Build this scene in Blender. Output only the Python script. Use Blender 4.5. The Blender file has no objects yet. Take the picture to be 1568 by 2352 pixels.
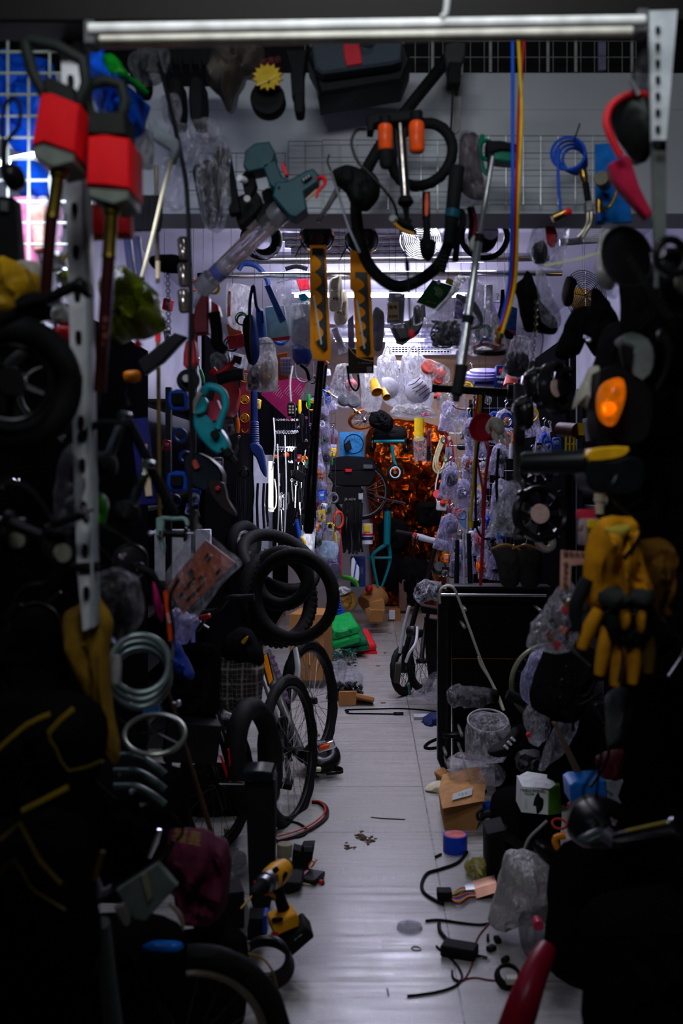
import bpy, bmesh, math, random
from mathutils import Vector, Matrix, noise
SC = bpy.context.scene
COL = SC.collection
RN = random.Random(11)
# ---------------------------------------------------------------- camera
F, VX, VY, H = 2287.0, 845.0, 1100.0, 1.44     # focal length in pixels, vanishing point of the aisle, eye height
cd = bpy.data.cameras.new('camera'); cam = bpy.data.objects.new('camera', cd); COL.objects.link(cam)
cam.location = (0, 0, H); cam.rotation_euler = (math.pi/2, 0, 0)
cd.lens = F*36/2352; cd.sensor_width = 36; cd.shift_x = -(VX-784)/2352; cd.shift_y = (VY-1176)/2352
cd.clip_start = .05; cd.clip_end = 60
cd.dof.use_dof = True; cd.dof.focus_distance = 6.5; cd.dof.aperture_fstop = 3.0
SC.camera = cam
SC.view_settings.view_transform = 'Standard'; SC.view_settings.look = 'None'
SC.view_settings.exposure = 0.0; SC.view_settings.gamma = 1.0; SC.view_settings.use_curve_mapping = False
w = bpy.data.worlds.new('night_street'); SC.world = w; w.use_nodes = True
w.node_tree.nodes['Background'].inputs[0].default_value = (.5, .6, .7, 1); w.node_tree.nodes['Background'].inputs[1].default_value = .004
try:
    SC.cycles.transparent_max_bounces = 16; SC.cycles.max_bounces = 6; SC.cycles.sample_clamp_indirect = 4
except Exception: pass
def lamp(name, loc, tgt, sx, sy, e, col=(1, 1, 1), spr=180):
    l = bpy.data.lights.new(name, 'AREA'); l.shape = 'RECTANGLE'; l.size = sx; l.size_y = sy; l.energy = e; l.color = col; l.spread = math.radians(spr)
    o = bpy.data.objects.new(name, l); COL.objects.link(o); o.location = loc
    o.rotation_euler = (Vector(tgt)-Vector(loc)).to_track_quat('-Z', 'Y').to_euler(); return o
COOL = (.93, .93, 1.0)
lamp('shop_front_light', (-.15, .7, 2.62), (.05, 3.0, 2.05), .9, .12, 5.0, (.95, .97, 1), 115)
lamp('floor_fill_light', (.15, .9, 3.6), (.1, 3.6, 0), .5, .4, 2.6, (.86, .93, 1), 60)  # unseen fill added to brighten the front floor
lamp('ceiling_tube_light', (.05, 4.6, 2.62), (.05, 4.6, 0), 1.1, .12, 18, COOL)
lamp('ceiling_tube_light', (.05, 6.0, 2.68), (.05, 6.0, 0), 1.1, .12, 22, COOL)
lamp('ceiling_tube_light', (.05, 8.2, 2.68), (.05, 8.2, 0), 1.1, .12, 18, (.95, .94, 1))
lamp('warm_lamp_light', (.75, 10.5, 2.5), (.4, 11.3, 1.3), .2, .1, 9, (1, .55, .25))
lamp('rack_tube_light', (-.52, 6.7, 1.35), (-.70, 7.0, 1.3), .05, .7, 3.5, (.82, .84, 1))
lamp('left_shelf_light', (-.72, 2.1, 2.1), (-.9, 2.5, 1.7), .5, .1, 4, (.75, .78, 1))
# ---------------------------------------------------------------- geometry helpers (px, py, distance) -> metres
def P(x, y, d): return Vector(((x-VX)*d/F, d, H-(y-VY)*d/F))
def cr(pts, n, closed=False):
    pts = [tuple(map(float, p)) for p in pts]; N = len(pts)
    if n <= 1 or N < 3: return pts
    out = []
    for i in range(N if closed else N-1):
        g = (lambda k: pts[k % N]) if closed else (lambda k: pts[max(0, min(N-1, k))])
        a, b, c, e = g(i-1), g(i), g(i+1), g(i+2)
        for j in range(n):
            t = j/n
            out.append(tuple(.5*(2*q+(r-p)*t+(2*p-5*q+4*r-s)*t*t+(3*q-p-3*r+s)*t**3) for p, q, r, s in zip(a, b, c, e)))
    if not closed: out.append(pts[-1])
    return out
def sweep(W, rad, seg=8, closed=False, sq=1.0):
    N = len(W); V = []; Fc = []
    if not isinstance(rad, (list, tuple)): rad = [rad]*N
    elif len(rad) != N: rad = [rad[min(len(rad)-1, int(i/(N-1)*(len(rad)-1)))]*(1-((i/(N-1)*(len(rad)-1)) % 1))+rad[min(len(rad)-1, int(i/(N-1)*(len(rad)-1))+1)]*((i/(N-1)*(len(rad)-1)) % 1) for i in range(N)]
    up = None
    for i in range(N):
        a = W[i-1] if (i or closed) else W[0]; b = W[(i+1) % N] if (i < N-1 or closed) else W[-1]
        t = (b-a)
        if t.length < 1e-9: t = Vector((0, 0, 1))
        t.normalize()
        if up is None: up = t.orthogonal().normalized()
        up = (up-t*up.dot(t))
        up = up.normalized() if up.length > 1e-6 else t.orthogonal().normalized()
        s = t.cross(up)
        for k in range(seg):
            A = 2*math.pi*k/seg; V.append(W[i]+(up*math.cos(A)+s*math.sin(A)*sq)*rad[i])
    for i in range(N if closed else N-1):
        j = (i+1) % N
        for k in range(seg):
            Fc.append((i*seg+k, i*seg+(k+1) % seg, j*seg+(k+1) % seg, j*seg+k))
    if not closed: Fc += [tuple(range(seg)), tuple(range((N-1)*seg, N*seg))]
    return V, Fc
def tube(path, r, n=6, seg=8, closed=False, sq=1.0):       # path of (px, py, d), radius in px
    q = cr(path, n, closed); k = path[0][2]/F
    r = [a*k for a in r] if isinstance(r, (list, tuple)) else r*k
    return sweep([P(*p) for p in q], r, seg, closed, sq)
def line(W, r, seg=6, n=1): return sweep([Vector(p) for p in cr(W, n)], r, seg)
def lathe(p0, p1, prof, seg=20, sq=1.0):                   # revolve: prof = [(t, radius px)]
    a, b = P(*p0), P(*p1); k = p0[2]/F
    return sweep([a+(b-a)*t for t, r in prof], [max(r*k, 1e-5) for t, r in prof], seg, False, sq) if False else _lathe(a, b, prof, k, seg)
def _lathe(a, b, prof, k, seg):
    ax = (b-a); L = ax.length; ax = ax/L; u = ax.orthogonal().normalized(); v = ax.cross(u); V = []; Fc = []
    for t, r in prof:
        for j in range(seg):
            A = 2*math.pi*j/seg; V.append(a+ax*L*t+(u*math.cos(A)+v*math.sin(A))*max(r*k, 1e-5))
    for i in range(len(prof)-1):
        for j in range(seg): Fc.append((i*seg+j, i*seg+(j+1) % seg, (i+1)*seg+(j+1) % seg, (i+1)*seg+j))
    Fc += [tuple(range(seg)), tuple(range((len(prof)-1)*seg, len(prof)*seg))]
    return V, Fc
def disc(x, y, d, R, th, nrm=(0, -1, 0), prof=None, seg=28):    # disc or dish with its axis along nrm; th in metres
    k = d/F; c = P(x, y, d); n = Vector(nrm).normalized()
    pr = prof or [(0, R*.92), (.12, R), (.88, R), (1, R*.92)]
    return _lathe(c+n*th/2, c-n*th/2, pr, k, seg)
def torus(x, y, d, R, r, nrm=(0, -1, 0), seg=40, ts=10, sq=1.0, knob=0, arc=None):
    c = P(x, y, d); k = d/F; n = Vector(nrm).normalized(); u = n.orthogonal().normalized()
    if abs(n.z) < .95: u = (Vector((0, 0, 1))-n*n.z).normalized()
    v = n.cross(u); V = []; Fc = []; a0, a1 = arc or (0, 360)
    for i in range(seg+(1 if arc else 0)):
        A = math.radians(a0+(a1-a0)*i/seg); e = u*math.cos(A)+v*math.sin(A)
        for j in range(ts):
            B = 2*math.pi*j/ts; rr = r
            if knob and math.cos(B) > -.1 and ((i//2)+j) % 2: rr = r*(1+knob)
            V.append(c+e*(R+rr*math.cos(B))*k+n*rr*sq*math.sin(B)*k)
    NN = seg if not arc else seg+1
    for i in range(seg):
        for j in range(ts):
            Fc.append((i*ts+j, i*ts+(j+1) % ts, ((i+1) % NN)*ts+(j+1) % ts, ((i+1) % NN)*ts+j))
    return V, Fc
def spokes(x, y, d, R, r0, n, nrm=(0, -1, 0), w=1.0, spread=.02):
    c = P(x, y, d); k = d/F; N = Vector(nrm).normalized(); u = N.orthogonal().normalized(); v = N.cross(u); out = ([], [])
    for i in range(n):
        A = 2*math.pi*i/n; B = A+(.5 if i % 4 < 2 else -.5); s = spread*(1 if i % 2 else -1)
        g = sweep([c+(u*math.cos(B)+v*math.sin(B))*r0*k+N*s, c+(u*math.cos(A)+v*math.sin(A))*R*k], w*k, 4); out = join(out, g)
    return out
def join(*gs):
    V = []; Fc = []
    for g in gs:
        o = len(V); V += list(g[0]); Fc += [tuple(i+o for i in f) for f in g[1]]
    return V, Fc
def slab(pts, d, th=.02, bev=1.5, sm=1, sl=(0, 0), back=.0):    # outline in px, extruded th metres away from the viewer; sl = depth slope
    q = cr([p[:2] for p in pts], sm, True); N = len(q)
    A = sum(q[i][0]*q[(i+1) % N][1]-q[(i+1) % N][0]*q[i][1] for i in range(N)); sg = 1 if A > 0 else -1
    xc = sum(p[0] for p in q)/N; yc = sum(p[1] for p in q)/N
    ins = []
    for i in range(N):
        a, b, c = q[i-1], q[i], q[(i+1) % N]
        n1 = Vector((-(b[1]-a[1]), b[0]-a[0])); n2 = Vector((-(c[1]-b[1]), c[0]-b[0]))
        n = (n1.normalized() if n1.length else n1)+(n2.normalized() if n2.length else n2)
        n = n.normalized()*sg*bev if n.length > .05 else Vector((0, 0)); ins.append((b[0]+n.x, b[1]+n.y))
    bm = min(bev*d/F, th*.4); V = []
    def D(x, y): return d+sl[0]*(x-xc)*d/F+sl[1]*(y-yc)*d/F
    for ring, off in ((ins, 0), (q, bm), (q, th-bm), (ins, th)):
        for x, y in ring: V.append(P(x, y, D(x, y))+Vector((0, off, 0)))
    Fc = [tuple(range(N)), tuple(range(3*N, 4*N))]
    for r in range(3):
        for i in range(N): Fc.append((r*N+i, r*N+(i+1) % N, (r+1)*N+(i+1) % N, (r+1)*N+i))
    return V, Fc
def puff(pts, d, th=.05, cm=.5, sm=5, sl=(0, 0), rings=8, fq=26.0, vs=.5):   # soft pillow-like body inside a px outline (bags, cloth, cushions)
    q = cr([p[:2] for p in pts], sm, True); N = len(q); xc = sum(p[0] for p in q)/N; yc = sum(p[1] for p in q)/N
    sd = Vector((xc*.013, yc*.017, d)); V = []; Fc = []
    def pt(x, y, s, t):
        dd = d+sl[0]*(x-xc)*d/F+sl[1]*(y-yc)*d/F; b = P(x, y, dd); c = Vector((b.x*fq, b.y*fq, b.z*fq*vs))+sd
        h = math.sqrt(max(0, 1-(1-t)**2)); nz = (abs(noise.noise(c))*1.6-.35+.7*abs(noise.noise(c*2.3))+.3*noise.noise(c*5))*cm
        return b+Vector((noise.noise(c*1.7+sd)*cm*.2*th*(.5+t*.5), s*th*.5*h*(1+nz), noise.noise(c*1.3)*cm*.2*th*(.5+t*.5)))
    for s in (-1, 1):
        for k in range(rings):
            t = k/rings
            for x, y in q: V.append(pt(x+(xc-x)*t, y+(yc-y)*t, s, t))
        V.append(pt(xc, yc, s, 1.0))
    M = rings*N+1
    for s in (0, 1):
        o = s*M
        for k in range(rings-1):
            for i in range(N): Fc.append((o+k*N+i, o+k*N+(i+1) % N, o+(k+1)*N+(i+1) % N, o+(k+1)*N+i))
        for i in range(N): Fc.append((o+(rings-1)*N+i, o+(rings-1)*N+(i+1) % N, o+M-1))
    return V, Fc
def box(c, s, rot=(0, 0, 0), bev=.003):
    c = Vector(c); bm = bmesh.new(); bmesh.ops.create_cube(bm, size=1); bmesh.ops.scale(bm, vec=s, verts=bm.verts)
    if bev > 0: bmesh.ops.bevel(bm, geom=bm.edges[:], offset=min(bev, min(s)*.3), segments=1, affect='EDGES')
    M = Matrix.Rotation(rot[2], 3, 'Z') @ Matrix.Rotation(rot[1], 3, 'Y') @ Matrix.Rotation(rot[0], 3, 'X')
    V = [M @ v.co+c for v in bm.verts]; Fc = [tuple(v.index for v in f.verts) for f in bm.faces]; bm.free(); return V, Fc
def pbox(x, y, d, wpx, hpx, th, ang=0, yaw=0, pit=0, bev=2):    # box by its px centre, px size, thickness m, turned ang degrees clockwise in view
    k = d/F; r = math.radians
    return box(P(x, y, d), (wpx*k, th, hpx*k), (r(pit), r(ang), r(yaw)), bev*k)
def bars(x0, y0, x1, y1, d, nx, ny, r=1.0, sl=0):              # wire panel
    g = ([], []); D = lambda x: d+sl*(x-(x0+x1)/2)*d/F
    for i in range(nx+1):
        x = x0+(x1-x0)*i/nx; g = join(g, sweep([P(x, y0, D(x)), P(x, y1, D(x))], r*d/F, 5))
    for i in range(ny+1):
        y = y0+(y1-y0)*i/ny; g = join(g, sweep([P(x0, y, D(x0)), P(x1, y, D(x1))], r*d/F, 5))
    return g
def text(s, x, y, d, h, ang=0, th=.0008):                      # lettering standing on the face at distance d
    cu = bpy.data.curves.new('lettering', 'FONT'); cu.body = s; cu.size = h*d/F; cu.extrude = th; cu.align_x = 'CENTER'; cu.align_y = 'CENTER'; cu.resolution_u = 2
    ob = bpy.data.objects.new('lettering', cu); me = bpy.data.meshes.new_from_object(ob)
    c = P(x, y, d); a = math.radians(-ang); V = []
    for v in me.vertices:
        X, Z = v.co.x, v.co.y; V.append(c+Vector((X*math.cos(a)-Z*math.sin(a), -v.co.z, X*math.sin(a)+Z*math.cos(a))))
    Fc = [tuple(p.vertices) for p in me.polygons]; bpy.data.objects.remove(ob); bpy.data.curves.remove(cu); bpy.data.meshes.remove(me); return V, Fc
def hook(x, y, d, h=18, r=1.2): return tube([(x, y, d), (x, y-h*.5, d), (x+h*.18, y-h*.8, d), (x, y-h, d), (x-h*.2, y-h*.8, d)], r, 4, 5)
# ---------------------------------------------------------------- materials
MC = {}
def lin(c):
    if isinstance(c, str):
        c = [int(c[i:i+2], 16)/255 for i in (0, 2, 4)]; c = [v/12.92 if v < .04045 else ((v+.055)/1.055)**2.4 for v in c]
    return tuple(c)
def crease(M, sc, st):
    nt = M.node_tree; v = nt.nodes.new('ShaderNodeTexVoronoi'); v.inputs['Scale'].default_value = sc; bp = nt.nodes.new('ShaderNodeBump'); bp.inputs['Strength'].default_value = st; bp.inputs['Distance'].default_value = .05
    nz = nt.nodes['Noise Texture']; a = nt.nodes.new('ShaderNodeVectorMath'); a.operation = 'MULTIPLY_ADD'; a.inputs[1].default_value = (.12, .12, .12); nt.links.new(nz.outputs['Color'], a.inputs[0]); nt.links.new(nt.nodes['Texture Coordinate'].outputs['Object'], a.inputs[2])
    nt.links.new(a.outputs[0], v.inputs['Vector']); nt.links.new(v.outputs['Distance'], bp.inputs['Height']); nt.links.new(bp.outputs[0], nt.nodes['Principled BSDF'].inputs['Normal']); return M
def m(c, ro=.5, me=0, bu=.15, va=.25, sc=30, nm=None, tr=0, em=0, sp=.5):
    key = (c, ro, me, bu, va, sc, tr, em, sp)
    if key in MC: return MC[key]
    M = bpy.data.materials.new(nm or 'surface'); M.use_nodes = True; nt = M.node_tree; b = nt.nodes['Principled BSDF']; r = lin(c)
    tc = nt.nodes.new('ShaderNodeTexCoord'); nz = nt.nodes.new('ShaderNodeTexNoise'); nz.inputs['Scale'].default_value = sc; nz.inputs['Detail'].default_value = 4
    nt.links.new(tc.outputs['Object'], nz.inputs['Vector'])
    rp = nt.nodes.new('ShaderNodeMapRange'); rp.inputs[1].default_value = .3; rp.inputs[2].default_value = .7; rp.inputs[3].default_value = 1-va; rp.inputs[4].default_value = 1+va*.4
    nt.links.new(nz.outputs['Fac'], rp.inputs[0])
    mx = nt.nodes.new('ShaderNodeVectorMath'); mx.operation = 'SCALE'; mx.inputs[0].default_value = r; nt.links.new(rp.outputs[0], mx.inputs['Scale']); nt.links.new(mx.outputs[0], b.inputs['Base Color'])
    b.inputs['Roughness'].default_value = ro; b.inputs['Metallic'].default_value = me; b.inputs['Specular IOR Level'].default_value = sp*.3
    if tr: b.inputs['Transmission Weight'].default_value = tr
    if em: b.inputs['Emission Color'].default_value = (*r, 1); b.inputs['Emission Strength'].default_value = em
    if bu:
        bp = nt.nodes.new('ShaderNodeBump'); bp.inputs['Strength'].default_value = bu; bp.inputs['Distance'].default_value = .004
        nt.links.new(nz.outputs['Fac'], bp.inputs['Height']); nt.links.new(bp.outputs[0], b.inputs['Normal'])
    MC[key] = M; return M
def film(c='e8e8f2', al=.35, ro=.22, sc=45, bu=.9):            # thin see-through plastic with creases
    key = ('film', c, al, ro, sc, bu)
    if key in MC: return MC[key]
    M = bpy.data.materials.new('plastic_film'); M.use_nodes = True; nt = M.node_tree; b = nt.nodes['Principled BSDF']; out = nt.nodes['Material Output']
    r = lin(c); b.inputs['Base Color'].default_value = (*r, 1); b.inputs['Roughness'].default_value = ro
    tl = nt.nodes.new('ShaderNodeBsdfTranslucent'); tl.inputs[0].default_value = (*r, 1); tp = nt.nodes.new('ShaderNodeBsdfTransparent'); tp.inputs[0].default_value = tuple(.55+.45*v for v in r)+(1,)
    m1 = nt.nodes.new('ShaderNodeMixShader'); m1.inputs[0].default_value = .35; nt.links.new(b.outputs[0], m1.inputs[1]); nt.links.new(tl.outputs[0], m1.inputs[2])
    tc = nt.nodes.new('ShaderNodeTexCoord'); mp = nt.nodes.new('ShaderNodeMapping'); mp.inputs['Scale'].default_value = (1, 1, .4); nz = nt.nodes.new('ShaderNodeTexNoise'); nz.inputs['Scale'].default_value = sc; nz.inputs['Detail'].default_value = 5; nz.inputs['Distortion'].default_value = 1.2
    nt.links.new(tc.outputs['Object'], mp.inputs[0]); nt.links.new(mp.outputs[0], nz.inputs['Vector'])
    lw = nt.nodes.new('ShaderNodeLayerWeight'); lw.inputs[0].default_value = .35
    rp = nt.nodes.new('ShaderNodeMapRange'); rp.inputs[1].default_value = .46; rp.inputs[2].default_value = .66; rp.inputs[3].default_value = al*.35; rp.inputs[4].default_value = min(1, al*4.2)
    nt.links.new(nz.outputs['Fac'], rp.inputs[0])
    ad = nt.nodes.new('ShaderNodeMath'); ad.operation = 'MULTIPLY_ADD'; ad.inputs[1].default_value = min(.5, al*1.2); ad.use_clamp = True
    nt.links.new(lw.outputs['Facing'], ad.inputs[0]); nt.links.new(rp.outputs[0], ad.inputs[2])
    bp = nt.nodes.new('ShaderNodeBump'); bp.inputs['Strength'].default_value = bu; bp.inputs['Distance'].default_value = .02
    vo = nt.nodes.new('ShaderNodeTexVoronoi'); vo.inputs['Scale'].default_value = sc*.8; vm = nt.nodes.new('ShaderNodeVectorMath'); vm.operation = 'MULTIPLY_ADD'; vm.inputs[1].default_value = (.06, .06, .06)
    nt.links.new(nz.outputs['Color'], vm.inputs[0]); nt.links.new(mp.outputs[0], vm.inputs[2]); nt.links.new(vm.outputs[0], vo.inputs['Vector'])
    nt.links.new(vo.outputs['Distance'], bp.inputs['Height']); nt.links.new(bp.outputs[0], b.inputs['Normal'])
    m2 = nt.nodes.new('ShaderNodeMixShader'); nt.links.new(ad.outputs[0], m2.inputs[0]); nt.links.new(tp.outputs[0], m2.inputs[1]); nt.links.new(m1.outputs[0], m2.inputs[2]); gl = nt.nodes.new('ShaderNodeBsdfGlossy'); gl.inputs['Roughness'].default_value = ro; nt.links.new(bp.outputs[0], gl.inputs['Normal']); fm = nt.nodes.new('ShaderNodeMath'); fm.operation = 'MULTIPLY_ADD'; fm.inputs[1].default_value = .25; fm.inputs[2].default_value = .03; nt.links.new(lw.outputs['Fresnel'], fm.inputs[0])
    m3 = nt.nodes.new('ShaderNodeMixShader'); nt.links.new(fm.outputs[0], m3.inputs[0]); nt.links.new(m2.outputs[0], m3.inputs[1]); nt.links.new(gl.outputs[0], m3.inputs[2]); nt.links.new(m3.outputs[0], out.inputs[0])
    MC[key] = M; return M
BK = m((.006, .0065, .007), .72, nm='black_rubber', sp=.35); BKG = m((.007, .007, .008), .25, nm='gloss_black', va=.1); BKC = m((.006, .006, .007), .95, nm='black_cloth', bu=.5, sc=80, sp=.05)
BKM = m((.018, .018, .02), .38, .6, nm='dark_metal'); GY = m('5a5d60', .5, nm='grey_plastic'); LG = m('a5aaad', .45, nm='light_grey'); WH = m('dcdde2', .45, nm='white_plastic', va=.1)
ST = m('c8c8cc', .25, 1, nm='steel', bu=.05); CH = m('e6e6ea', .12, 1, nm='chrome', bu=.02, va=.05); AL = m('8f9194', .38, 1, nm='aluminium'); BR = m('b08a45', .3, 1, nm='brass')
RD = m('c8202a', .4, nm='red_plastic', va=.12); DRD = m('7c1420', .5, nm='dark_red'); OR = m('e8641c', .4, nm='orange_plastic', va=.1); YE = m('e8c21c', .45, nm='yellow_plastic', va=.12); AMB = m('ff9c08', .5, nm='amber_card', va=.06, sp=.3)
BL = m('1c4fc0', .45, nm='blue_plastic', va=.12); DBL = m('1a2a5c', .5, nm='navy_plastic'); TE = m('063a44', .42, nm='teal_plastic', va=.1); GR = m('10803c', .45, nm='green_plastic'); LB = m('4a9cd8', .5, nm='light_blue')
KR = m('9a6b3c', .75, nm='cardboard', va=.15, sc=14); CR = m('d8c49a', .7, nm='cream_paper', va=.1); PK = m('d87aa0', .6, nm='pink_card'); PU = m('6a5aa0', .5, nm='violet_plastic'); WD = m('7a4e2c', .6, nm='wood'); CU = m('b8643c', .45, .4, nm='copper_board')
CL = film('e8e8f2', .10, .16); CLW = film('f4f4fa', .52); CLF = film('dcdce8', .05, .1); CLG = film('8c9098', .12, .2)
# ---------------------------------------------------------------- objects
def mesh_of(name, items, org):
    V = []; Fc = []; mi = []; ms = []
    for g, mt in items:
        if mt not in ms: ms.append(mt)
        o = len(V); V += [Vector(v)-org for v in g[0]]; Fc += [tuple(i+o for i in f) for f in g[1]]; mi += [ms.index(mt)]*len(g[1])
    me = bpy.data.meshes.new(name); me.from_pydata(V, [], Fc); [me.materials.append(x) for x in ms]
    me.polygons.foreach_set('material_index', mi)
    bm = bmesh.new(); bm.from_mesh(me); bmesh.ops.recalc_face_normals(bm, faces=bm.faces); bm.to_mesh(me); bm.free()
    me.shade_smooth(); me.set_sharp_from_angle(angle=math.radians(38)); return me
def cen(items):
    n = 0; c = Vector((0, 0, 0)); z = 1e9
    for g, _ in items:
        for v in g[0]: c += Vector(v); n += 1; z = min(z, v[2])
    c /= n; c.z = z; return c
def wl(o):
    v = Vector(o.location)
    while o.parent: o = o.parent; v += Vector(o.location)
    return v
def tag(o, label=None, cat=None, group=None, kind=None):
    for k, v in (('label', label), ('category', cat), ('group', group), ('kind', kind)):
        if v: o[k] = v
    return o
def norm(it): return [it] if len(it) == 2 and hasattr(it[1], 'node_tree') else list(it)
SUBS = {'lettering': 'shell box', 'character': 'cloth', 'medallion': 'cloth', 'tassel_print': 'cloth', 'yellow_print': 'cloth bag top_cloth', 'writing': 'bag card burst', 'slot': 'angle tray board', 'battery_print': 'battery', 'drill_bit': 'chuck', 'label_strip': 'battery_base', 'rivet': 'deck', 'seal_strip': 'bag', 'knot': 'bag', 'label_text': 'label', 'text_line': 'card', 'screen': 'case', 'pink_letter': 'down_tube', 'window': 'lamp_body', 'print': 'label yellow_panel', 'latch': 'lid', 'reflector': 'lid shell', 'jaw_rib': 'body', 'letters': 'front card', 'badge': 'front body', 'leaf_print': 'front', 'marks': 'card', 'code_panel': 'card', 'stripe': 'shell', 'handle_web': 'blade', 'amber_trim': 'nozzle_handle', 'cap_ring': 'nozzle_handle', 'orange_inlay': 'grip', 'vent': 'grey_vents', 'trigger': 'grip', 'rib': 'case', 'zip_pull': 'pouch', 'brass_fitting': 'hose', 'red_end': 'fitting', 'title': 'front', 'subtitle': 'front', 'mark': 'front', 'printed_holder': 'front', 'small_print': 'front', 'yellow_line': 'tube', 'price': 'burst', 'line': 'burst', 'gold_print': 'rod', 'tip': 'strap', 'front_rib': 'body', 'red_stripe': 'fork frame_tube', 'grip_block': 'handle', 'knuckle_patch': 'palm', 'pale_lining': 'cuff', 'cuff_band': 'cuff', 'black_panel': 'motor_housing', 'brand_plate': 'motor_housing', 'red_ring': 'chuck', 'tyre_lettering': 'tyre', 'flange': 'disc', 'round_boss': 'clamp', 'white_cap': 'clamp', 'hub': 'rim', 'spokes': 'rim', 'flange_bolt': 'hub', 'joint_ring': 'upper_section', 'jaw': 'body', 'blue_label': 'clear_barrel'}
def part(name, par, *items, label=None, kind=None):
    if name in SUBS and par.type == 'EMPTY':
        for k in SUBS[name].split():
            h = [c for c in par.children if c.name.split('.')[0] == k]
            if h: par = h[-1]; break
    items = norm(items)
    c = cen(items); o = bpy.data.objects.new(name, mesh_of(name, items, c)); COL.objects.link(o); o.parent = par; o.location = c-wl(par)
    return tag(o, label, None, None, kind)
def one(name, label, cat, *items, group=None, kind=None):      # a thing that is one mesh
    items = norm(items)
    c = cen(items); o = bpy.data.objects.new(name, mesh_of(name, items, c)); COL.objects.link(o); o.location = c
    return tag(o, label, cat, group, kind)
def T(name, label, cat, x, y, d, group=None):                  # a thing with parts
    o = bpy.data.objects.new(name, None); COL.objects.link(o); o.empty_display_size = .05; o.location = P(x, y, d)
    return tag(o, label, cat, group)
def S(name, *items):
    return one(name, None, None, *items, kind='structure')
def copy_tree(o, par=None):
    c = o.copy(); COL.objects.link(c); c.parent = par
    for ch in list(o.children): copy_tree(ch, c)
    return c
def dup(o, x, y, d, label=None, ang=0, s=1.0, yaw=0, group=None):
    c = copy_tree(o); c.location = P(x, y, d); c.rotation_euler = (0, math.radians(ang), math.radians(yaw)); c.scale = (s, s, s)
    if label: c['label'] = label
    if group: c['group'] = group
    return c
def wheel(par, x, y, d, R, nrm, tw=10, rim=ST, n=28, tire=BK, sp=AL, knob=.12, hub=6):
    part('tyre', par, torus(x, y, d, R-tw, tw, nrm, 56, 10, 1, knob), tire)
    part('rim', par, torus(x, y, d, R-tw*2.3, tw*.45, nrm, 48, 8, 1.5), rim)
    part('spokes', par, spokes(x, y, d, R-tw*2.5, hub, n, nrm, .7), sp)
    part('hub', par, disc(x, y, d, hub, .07, nrm), BKM)
class L:                                                       # local frame: units of s px, v down, turned ang degrees clockwise
    def __init__(s, x, y, d, k=1.0, ang=0): s.x, s.y, s.d, s.k = x, y, d, k; a = math.radians(ang); s.c, s.s = math.cos(a), math.sin(a)
    def __call__(s, *uv):
        r = [(s.x+(u*s.c-v*s.s)*s.k, s.y+(u*s.s+v*s.c)*s.k) for u, v in uv]; return r if len(r) > 1 else r[0]
    def q(s, *uvw): return [(s.x+(a[0]*s.c-a[1]*s.s)*s.k, s.y+(a[0]*s.s+a[1]*s.c)*s.k, s.d+(a[2] if len(a) > 2 else 0)) for a in uvw]
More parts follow.
